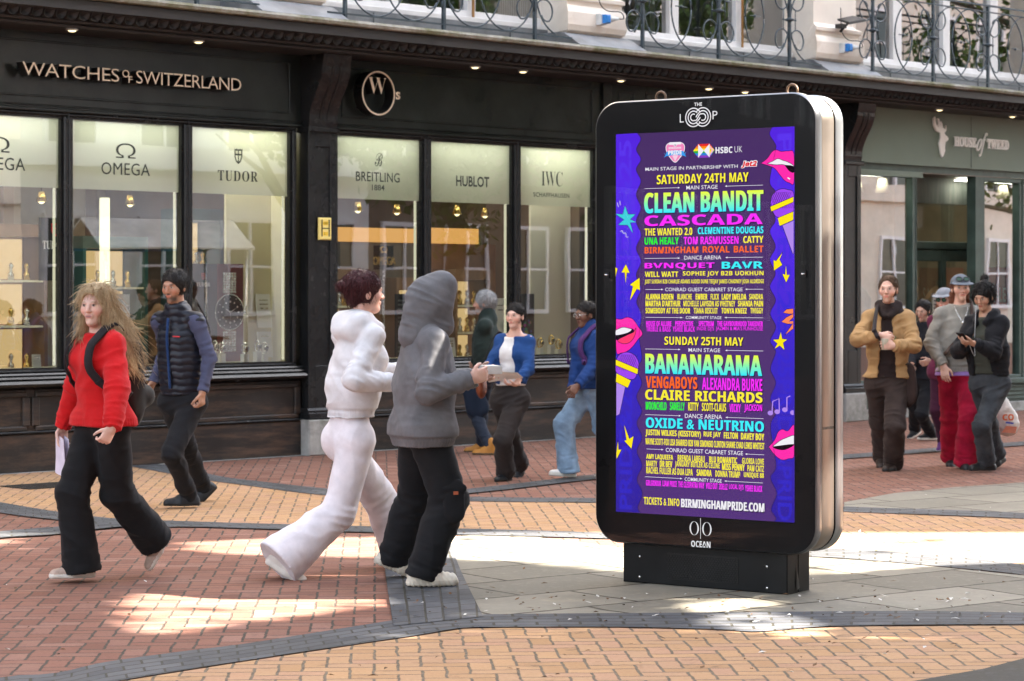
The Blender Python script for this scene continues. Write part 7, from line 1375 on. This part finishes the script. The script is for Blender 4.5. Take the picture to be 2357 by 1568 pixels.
trousers(q, FB('charcoal_denim', (0.032, 0.027, 0.026)), r=(.108, .090, .098), hem=(.035, .03), seed=63, h=.010); shoes(q, M_SHOEB, M_SOLEB, .03); hair(q, H_BLACK, .012, face=(.080, -.042, .064, .062, .098), parts=[(q.hd(0, -.10, .01), q.hd(0, -.13, -.02), .04, .035)], amp=.004, low=-.02)
hm = (q.hand[0][0] + q.hand[1][0]) / 2; sheet_paper('papers', 'sheaf of white papers held at the waist by the person in the blue cardigan', 'papers', q, hm + V3(0, .02, .01), V3(.15, .02, -.02), V3(.0, .06, .03), .006, M_PAPER)
c = q.loc(P3(1108, 872, 21.15)); F = SDF(c - .25, c + .25, .009); F.cap(c + V3(0, .02, .05), c + V3(0, 0, -.07), .085, .10, k=.02, flat=unit(V3(1, .3, 0)), f=.45); sb_ = sdf_thing('shoulder_bag', 'russet leather shoulder bag beside the blue cardigan', 'bag', q, F, mat('russet_leather', (.17, .045, .02), .5), amp=0, big=.004)
b = MB(); ribbon3(b, [c + V3(0, .0, .13), q.el[0] + V3(.07, -.03, .05), q.sh[0] + V3(.03, .0, .07), q.sh[0] + V3(-.01, -.11, -.05), c + V3(-.02, -.08, .12)], .022, lambda p: unit(p - q.pel * V3(1, 1, 0) - V3(0, 0, p[2] - .05)), M_STRAP, .006); b.build('strap', sb_)

# 7 glasses and blue jacket, half behind the kiosk
q = person('person with glasses in a blue jacket and pale jeans, half hidden behind the kiosk', 21.2, 1362, (-.88, -.46), 1.60, 'f', head=(1342, 725, 21.1), hyaw=.05, hpitch=-.12, lean=.05,
           feet=[(1308, 1078, 21.2, (-.96, -.25, 0), -.10), (1432, 1050, 21.5, (-.8, -.4, 0), .55)], hands=[(1318, 896, 21.05), (1330, 888, 20.85)], elbows=[(.4, .6, -.5), (.9, .3, -.5)], skin=(.155, .075, .048), brow=(.01, .008, .007), lips=(.16, .05, .045), curl=(1.0, 1.0), palm=((0, -1, 0), (0, 1, 0)))
def ccol(F): F.cap(q.nb - V3(0, .02, .0), q.nb + V3(0, -.01, .045), .078, .082, k=.02)
top(q, FB('deep_blue_nylon', (0.012, 0.040, 0.150)), 'jacket', hem=.80, ease=.036, boxy=.014, sl=(.074, .066, .050), neck=.055, seed=71, h=.009, collar=ccol)
trousers(q, FB('pale_denim', (0.21, 0.31, 0.43), var=.3), r=(.112, .100, .105), hem=(.04, .03), seed=72, h=.009, amp=.013); shoes(q, mat('white_canvas', (.68, .66, .64), .6), M_SOLEW, .04)
hair(q, H_BLACK, .010, face=(.080, -.04, .064, .062, .098), parts=[(q.hd(0, -.09, .03), q.hd(0, -.15, .02), .05, .045), (q.hd(0, -.15, .02), q.hd(.0, -.18, -.06), .045, .03)], amp=.006)
def glasses(q, m, rr=.022, dark=None):
    b = MB(); R = lambda x, y, z: q.hd(x, y, z)
    for sg in (1, -1):
        b.tube([R(sg * .032 + rr * math.cos(a), .104, .008 + rr * .8 * math.sin(a)) for a in np.linspace(0, 6.283, 17)[:-1]], .0016, m, 5, closed=True); b.tube([R(sg * .054, .103, .012), R(sg * .074, .06, .012), R(sg * .080, -.01, .008)], .0018, m, 5)
        if dark: b.add([R(sg * .032 + rr * math.cos(a), .103, .008 + rr * .8 * math.sin(a)) for a in np.linspace(0, 6.283, 17)[:-1]], [tuple(range(16))], dark)
    b.tube([R(-.010, .106, .010), R(0, .110, .012), R(.010, .106, .010)], .0016, m, 5); return b.build('glasses', q.root)
glasses(q, M_STEEL)
M_PURP = FB('purple_webbing', (0.07, 0.025, 0.11)); F = SDF(q.nb - V3(.35, .5, .65), q.nb + V3(.35, .3, .2), .010); c = q.nb + V3(0, -.20, -.26); F.cap(c + V3(0, 0, .12), c - V3(0, 0, .13), .13, .14, k=.04, flat=V3(0, 1, 0), f=.6); bp = sdf_thing('rucksack', 'purple rucksack with webbing straps on the person in glasses', 'rucksack', q, F, M_PURP, amp=0, big=.006)
shoulder_straps(q, bp, M_PURP)

# 8 tan jacket
q = person('person in a tan jacket over a dark hooded top, holding a cup', 22.2, 2042, (-.22, -.975), 1.80, 'm', head=(2044, 668, 22.1), hyaw=-.12, lean=.02,
           feet=[(2032, 1052, 22.75, (-.3, -.95, 0), .30), (2056, 1063, 22.25, (-.55, -.83, 0), 0)], hands=[(2026, 772, 21.82), (2058, 796, 21.80)], elbows=[(-.9, .3, -.55), (.9, .3, -.55)], skin=(.62, .38, .29), brow=(.16, .09, .05), stubble=(V3(.42, .22, .14),), curl=(.9, 1.0), palm=((.3, .7, -.3), (-.5, .6, 0)), hdir=((.85, -.2, -.3), (-.85, -.2, .05)))
def hcol(F): F.cap(q.nb + V3(-.07, -.05, .04), q.nb + V3(.07, -.05, .04), .058, k=.03).cap(q.nb + V3(-.085, -.02, .05), q.nb + V3(-.03, .10, -.05), .035, .028, k=.02).cap(q.nb + V3(.085, -.02, .05), q.nb + V3(.03, .10, -.05), .035, .028, k=.02)
top(q, FB('dark_brown_hoodie', (0.022, 0.014, 0.013)), 'hooded_top', hem=.86, ease=.020, sleeves=False, neck=.10, seed=81, h=.009, collar=hcol)
top(q, FB('tan_canvas', (0.36, 0.215, 0.095), var=.12), 'jacket', hem=.855, ease=.034, boxy=.016, sl=(.070, .068, .048), neck=.045, seed=82, h=.009, open_front=.052, amp=.016, hemout=.006)
b = MB(); ff_ = lambda x, z: q.pel + (q.nb - q.pel) * z + V3(x, 0, 0) + q.fwd * .150
for sg in (1, -1): b.add([ff_(sg * .012, .60), ff_(sg * .05, .64), ff_(sg * .085, .62), ff_(sg * .08, .56), ff_(sg * .045, .545), ff_(sg * .02, .56)], [tuple(range(6))], mat('green_yellow_print', (.16, .24, .10), .8, var=.6, nscale=40))
b.build('chest_print', q.root)
trousers(q, FB('brown_cargo', (0.042, 0.029, 0.025), var=.2), r=(.108, .094, .088), hem=(.045, .04), seed=83, h=.009, amp=.012); shoes(q, mat('brown_boot', (.035, .024, .02), .5), M_SOLEB, .03, fat=1.1)
hair(q, H_BROWN, .012, face=(.082, -.016, .068, .062, .105), amp=.008, seed=2, low=-.02)
def cross_strap(q, a, cpt, w, m, name, label, F, mb, off=.03):
    t = sdf_thing(name, label, 'bag', q, F, mb, amp=.0, big=.006); b = MB(); ribbon3(b, a, w, lambda p: unit((p - (q.pel + (q.nb - q.pel) * .5)) * V3(1, 1, .3)), m, .008); b.build('strap', t); return t
c = q.pel + V3(-.20, .03, -.02); F = SDF(c - .26, c + .26, .009); F.cap(c + V3(0, 0, .08), c - V3(-.01, 0, .12), .09, .125, k=.03, flat=unit(V3(.8, .6, 0)), f=.45)
cross_strap(q, [c + V3(.02, .02, .15)] + [q.pel + V3(-.06, .10, .26)] + snap(q, [(.01, .31), (.05, .38), (.090, .455)]) + [q.nb + V3(.095, .03, .035), q.nb + V3(.09, -.07, .02), q.pel + V3(.0, -.20, .25), c + V3(.05, -.10, .1)], None, .038, M_STRAP, 'messenger_bag', 'dark brown messenger bag slung on the person in the tan jacket', F, FB('dark_brown_leather', (0.034, 0.020, 0.017)))
c = q.hand[1][0] + V3(0, .01, 0.01); b = MB(); b.lathe([(.030, -.05), (.036, .05), (.034, .052)], tuple(c), mat('clear_cup', (.45, .40, .30), .2), 14); r = q.org + q.M @ c; tag(b.build('drink_cup', origin=tuple(c), loc=tuple(r), rz=q.root.rotation_euler[2]), 'small cup in the hand of the person in the tan jacket', 'cup')

# 9 grey jumper, cap, red trousers
q = person('person in a baggy grey jumper, red cargo trousers and a grey cap', 22.5, 2208, (-.06, -1.0), 1.75, 'm', head=(2212, 665, 22.4), hyaw=.08, lean=.0,
           feet=[(2192, 1052, 22.85, (-.3, -.95, 0), .25), (2222, 1062, 22.45, (-.12, -.99, 0), 0)], hands=[(2172, 842, 22.32), (2262, 850, 22.5)], elbows=[(-.9, .4, -.1), (.8, .5, -.2)], skin=(.66, .41, .32), brow=(.30, .17, .09), stubble=(V3(.52, .31, .22),), curl=(.35, .7), palm=((.5, .8, 0), None), hdir=((.12, -.1, -1), None), build=1.05)
M_GKN = FB('grey_marl_knit', (0.25, 0.235, 0.205), weave=220, bump=.5, var=.16)
top(q, FB('lilac_tee', (.36, .22, .55)), 'tee', hem=.865, ease=.020, sleeves=False, neck=.02, seed=91, h=.009); top(q, M_GKN, 'jumper', hem=.895, ease=.040, boxy=.026, sl=(.074, .068, .048), neck=.035, seed=92, h=.009, amp=.012, extra=rib(q, .895, .07, .012))
trousers(q, FB('crimson_cargo', (0.31, 0.006, 0.028), var=.25), r=(.112, .102, .108), hem=(.045, .04), seed=93, h=.009, amp=.013); shoes(q, M_SHOEB, M_SOLEB, .034, fat=1.12)
b = MB(); k_ = q.an[1] + V3(-.10, .04, .12)
for j in range(3): ribbon3(b, [k_ + V3(-.005, 0, .26 - .10 * j), k_ + V3(-.012, .01, .18 - .10 * j), k_ + V3(-.01, .0, .08 - .1 * j)], .02, V3(-1, 0, 0), bpy.data.materials['crimson_cargo'], .006)
b.build('hanging_straps', q.root)
hair(q, H_RUST, .010, face=(.080, -.035, .066, .062, .10), parts=[(q.hd(.06, -.05, -.04), q.hd(.075, -.06, -.16), .03, .025), (q.hd(-.06, -.05, -.04), q.hd(-.075, -.06, -.16), .03, .025)], seed=6)
F = SDF(q.hc - .2, q.hc + .22, .006); F.ell(q.hd(0, -.012, .045), V3(.094, .114, .094), k=0, R=q.RH); F.cut(q.hd(0, 0, .040), -(q.RH @ V3(0, -.12, 1))); F.cap(q.hd(-.045, .10, .050), q.hd(.045, .10, .050), .060, k=.012, flat=q.RH @ V3(0, .25, 1), f=.14)
cp = finish(q, F, 'cap', FB('slate_cap', (0.10, 0.115, 0.14)), amp=0, big=.001); b = MB(); M_LENS = mat('dark_green_lens', (.02, .06, .03), .12)
for sg in (1, -1): b.add([q.hd(sg * .034 + .026 * math.cos(a), .098 - .012 * math.sin(a), .092 + .018 * math.sin(a)) for a in np.linspace(0, 6.28, 13)[:-1]], [tuple(range(12))], M_LENS); b.tube([q.hd(sg * .034 + .028 * math.cos(a), .098 - .012 * math.sin(a), .092 + .020 * math.sin(a)) for a in np.linspace(0, 6.28, 13)[:-1]], .004, M_SOLEB, 5, closed=True)
b.build('sunglasses', cp)
c = q.pel + V3(.17, -.13, .05); F = SDF(c - .2, c + .2, .010); F.cap(c + V3(0, 0, .05), c - V3(0, 0, .06), .075, k=.02, flat=V3(1, 0, 0), f=.5)
cross_strap(q, [c + V3(0, .04, .08)] + snap(q, [(.15, .16), (.06, .26), (-.03, .36), (-.09, .455)]) + [q.nb + V3(-.10, .03, .04), q.nb + V3(-.095, -.08, .02), q.pel + V3(.0, -.21, .25), c + V3(-.03, -.04, .08)], None, .036, FB('patterned_webbing', (.07, .045, .035), var=.5), 'shoulder_bag', 'small bag on a patterned strap across the grey jumper', F, M_BAGK)
b = MB(); nb_ = q.nb; b.tube(catmull([nb_ + V3(-.065, .075, .015), nb_ + V3(-.04, .142, -.06), nb_ + V3(0, .178, -.125), nb_ + V3(.04, .142, -.06), nb_ + V3(.065, .075, .015)]), .003, M_STEEL, 5); b.lathe([(.002, -.014), (.014, 0), (.002, .014)], tuple(nb_ + V3(0, .186, -.14)), M_STEEL, 10); b.build('pendant', q.root)

# 10 black jacket, hair in a bun, looking at a phone
q = person('person with black hair in a bun and a black jacket, looking down at a phone', 22.0, 2278, (-.62, -.78), 1.74, 'f', head=(2258, 684, 21.85), hyaw=.05, hpitch=-.32, lean=.06,
           feet=[(2296, 1052, 22.5, (-.7, -.7, 0), .35), (2272, 1062, 22.05, (-.93, -.36, 0), 0)], hands=[(2226, 786, 21.72), (2240, 790, 21.62)], elbows=[(-.3, .5, -.7), (.85, .45, -.6)], skin=(.42, .245, .165), brow=(.02, .015, .012), curl=(.75, .75), palm=((.6, .2, .5), (-.6, .1, .6)), hdir=((-.6, -.5, .2), (-.85, -.2, .05)), build=1.12)
top(q, FB('olive_henley', (0.050, 0.052, 0.040)), 'henley', hem=.9, ease=.014, sleeves=False, neck=.0, seed=101, h=.009)
def jc(F): F.cap(q.nb + V3(-.09, -.02, .02), q.nb + V3(-.05, .09, -.06), .032, k=.02).cap(q.nb + V3(.09, -.02, .02), q.nb + V3(.05, .09, -.06), .032, k=.02).cap(q.nb + V3(-.08, -.06, .03), q.nb + V3(.08, -.06, .03), .036, k=.02)
top(q, FB('black_denim_jacket', (0.010, 0.010, 0.012)), 'jacket', hem=.885, ease=.034, boxy=.014, sl=(.076, .070, .052), neck=.05, seed=102, h=.009, open_front=.06, collar=jc, amp=.014, hemout=.01)
trousers(q, FB('washed_black_denim', (0.042, 0.046, 0.052), var=.35), r=(.102, .086, .082), hem=(.0, .0), seed=103, h=.009, amp=.012); shoes(q, mat('black_boot', (.014, .014, .016), .4), M_SOLEB, .034, fat=1.12, high=.07, lace=M_SOLEB, name='boot')
b = MB()
for zz in (.075, .105): a_ = q.an[1] + V3(0, -.01, zz); b.tube([a_ + V3(.054 * math.cos(a), .054 * math.sin(a), .0) for a in np.linspace(0, 6.28, 17)[:-1]], .007, mat('yellow_sock_band', (.40, .32, .05), .8), 6, closed=True)
b.build('sock_band', q.root)
hair(q, H_BLACK, .020, face=(.086, -.045, .070, .062, .095), parts=[(q.hd(0, -.05, .125), q.hd(.0, -.075, .15), .040, .036), (q.hd(-.065, .03, .07), q.hd(-.078, .03, .0), .022, .016), (q.hd(.065, .03, .07), q.hd(.078, .03, .0), .022, .016)], amp=.012, seed=7, low=-.05, tuft=(2000, .035, .22))
c = (q.hand[0][0] + q.hand[1][0]) / 2 + V3(0, .03, .02); b = MB(); b.box(-.036, .036, -.075, .075, -.004, .004, M_SOLEB); b.box(-.032, .032, -.07, .07, .0042, .0046, mat('phone_glass', (.02, .022, .026), .1)); r = q.org + q.M @ c; o = tag(b.build('phone', loc=tuple(r)), 'dark phone held in both hands by the person with the bun', 'phone'); o.rotation_euler = (.45, 0, q.root.rotation_euler[2])
b = MB(); b.tube(catmull([q.hd(.075, .0, -.02), q.nb + V3(.04, .12, -.06), q.pel + V3(.05, .2, .33), q.pel + V3(.02, .26, .22), c + V3(0, -.06, .0)]), .003, M_LGREY, 5); tag(b.build('earphone_cable', loc=tuple(q.org), rz=q.root.rotation_euler[2]), 'thin pale earphone cable running down to the phone', 'cable')

# 11, 12 half hidden behind them
q = person('person in black walking away behind the tan jacket, in black trainers with white soles', 26.6, 2124, (-.55, -.80), 1.60, 'm', head=(2122, 716, 26.5), lean=.03, hpitch=-.2, feet=[(2106, 990, 27.2, (-.6, -.7, 0), .3), (2142, 997, 26.7, (-.9, -.4, 0), -.05)], hands=[(2098, 840, 26.4), (2140, 830, 26.4)], skin=(.45, .27, .2), curl=(.8, .8), group='people standing by the shops')
q.root['label'] = 'person in black clothes and trainers, mostly hidden behind the tan jacket'
top(q, FB('black_anorak', (0.012, 0.012, 0.016)), 'jacket', hem=.68, ease=.036, sl=(.074, .066, .05), neck=.06, seed=111, h=.011); trousers(q, FB('black_jogger', (0.009, 0.009, 0.011)), r=(.10, .08, .068), seed=112, h=.011); shoes(q, M_SHOEB, M_SOLEW, .026); hair(q, H_BLACK, .016, h=.008)
q = person('person in sunglasses and a pale cap peering out behind the grey jumper', 24.6, 2182, (-.5, -.86), 1.66, 'f', head=(2171, 692, 24.5), lean=.02, feet=[(2172, 1012, 24.9, (-.5, -.8, 0), .3), (2192, 1030, 24.7, (-.5, -.86, 0), 0)], hands=[(2165, 860, 24.4), (2215, 860, 24.4)], skin=(.62, .38, .30), curl=(.8, .8), group='people standing by the shops')
top(q, FB('wine_jacket', (0.10, 0.015, 0.04)), 'jacket', hem=.75, ease=.03, neck=.05, seed=121, h=.011); trousers(q, FB('plum_trousers', (0.05, 0.012, 0.03)), r=(.098, .078, .068), seed=122, h=.011); shoes(q, FB('purple_trainer', (.09, .03, .12)), M_SOLEW, .028); hair(q, H_RUST, .016, parts=[(q.hd(.05, -.06, -.02), q.hd(.09, -.05, -.22), .05, .04), (q.hd(-.05, -.06, -.02), q.hd(-.07, -.05, -.2), .04, .03)], h=.008); glasses(q, M_SOLEB, .027, M_LENS)
F = SDF(q.hc - .2, q.hc + .22, .008); F.ell(q.hd(0, -.012, .045), V3(.094, .114, .094), k=0, R=q.RH); F.cut(q.hd(0, 0, .040), -(q.RH @ V3(0, -.12, 1))); F.cap(q.hd(-.045, .10, .05), q.hd(.045, .10, .05), .06, k=.012, flat=q.RH @ V3(0, .25, 1), f=.14); finish(q, F, 'cap', FB('pale_grey_cap', (.20, .21, .235)), amp=0, big=.001)
# plastic carrier bag
c0 = P3(2312, 952, 22.7); F = SDF(V3(-.25, -.2, -.32), V3(.25, .2, .35), .008); F.cap(V3(0, 0, .02), V3(.03, 0, -.10), .09, .115, k=.03, flat=V3(0, 1, 0), f=.6).cap(V3(-.02, 0, .10), V3(-.045, 0, .22), .055, .02, k=.04, flat=V3(0, 1, 0), f=.5)
cb = thing('carrier_bag', 'white plastic carrier bag with orange and blue print behind the person with the bun', 'bag', tuple(c0), math.radians(10)); q2 = Person()
M_PLAS = mat('thin_white_plastic', (.66, .62, .58), .35, var=.08); V, Q = F.mesh(); N = normals(V, Q); V = V + N * (.012 * vnoise(V * 14) + .006 * np.abs(vnoise(V * 34)))[:, None]; link('bag_skin', V, Q, [M_PLAS], cb)
b = MB(); fn = lambda u, v, d=0: (u, -.098 + 1.2 * (u - .02) ** 2 + d, v); put_text(b, sans('CO'), -.055, .055, -.06, .00, fn, mat('orange_print', (.60, .12, .03), .6), off=.02); b.add([fn(-.03, -.085), fn(.05, -.095), fn(.055, -.08), fn(-.02, -.07)], [(0, 1, 2, 3)], mat('blue_print', (.03, .06, .35), .6)); b.add([fn(-.06, -.17), fn(.07, -.18), fn(.09, -.12), fn(-.02, -.11)], [(0, 1, 2, 3)], mat('peach_print', (.62, .22, .14), .6)); b.build('lettering', cb)
b = MB(); b.tube(catmull([V3(-.045, 0, .22), V3(-.10, -.01, .30), V3(-.16, -.02, .35)]), .008, M_PLAS, 6); b.build('handle', cb)
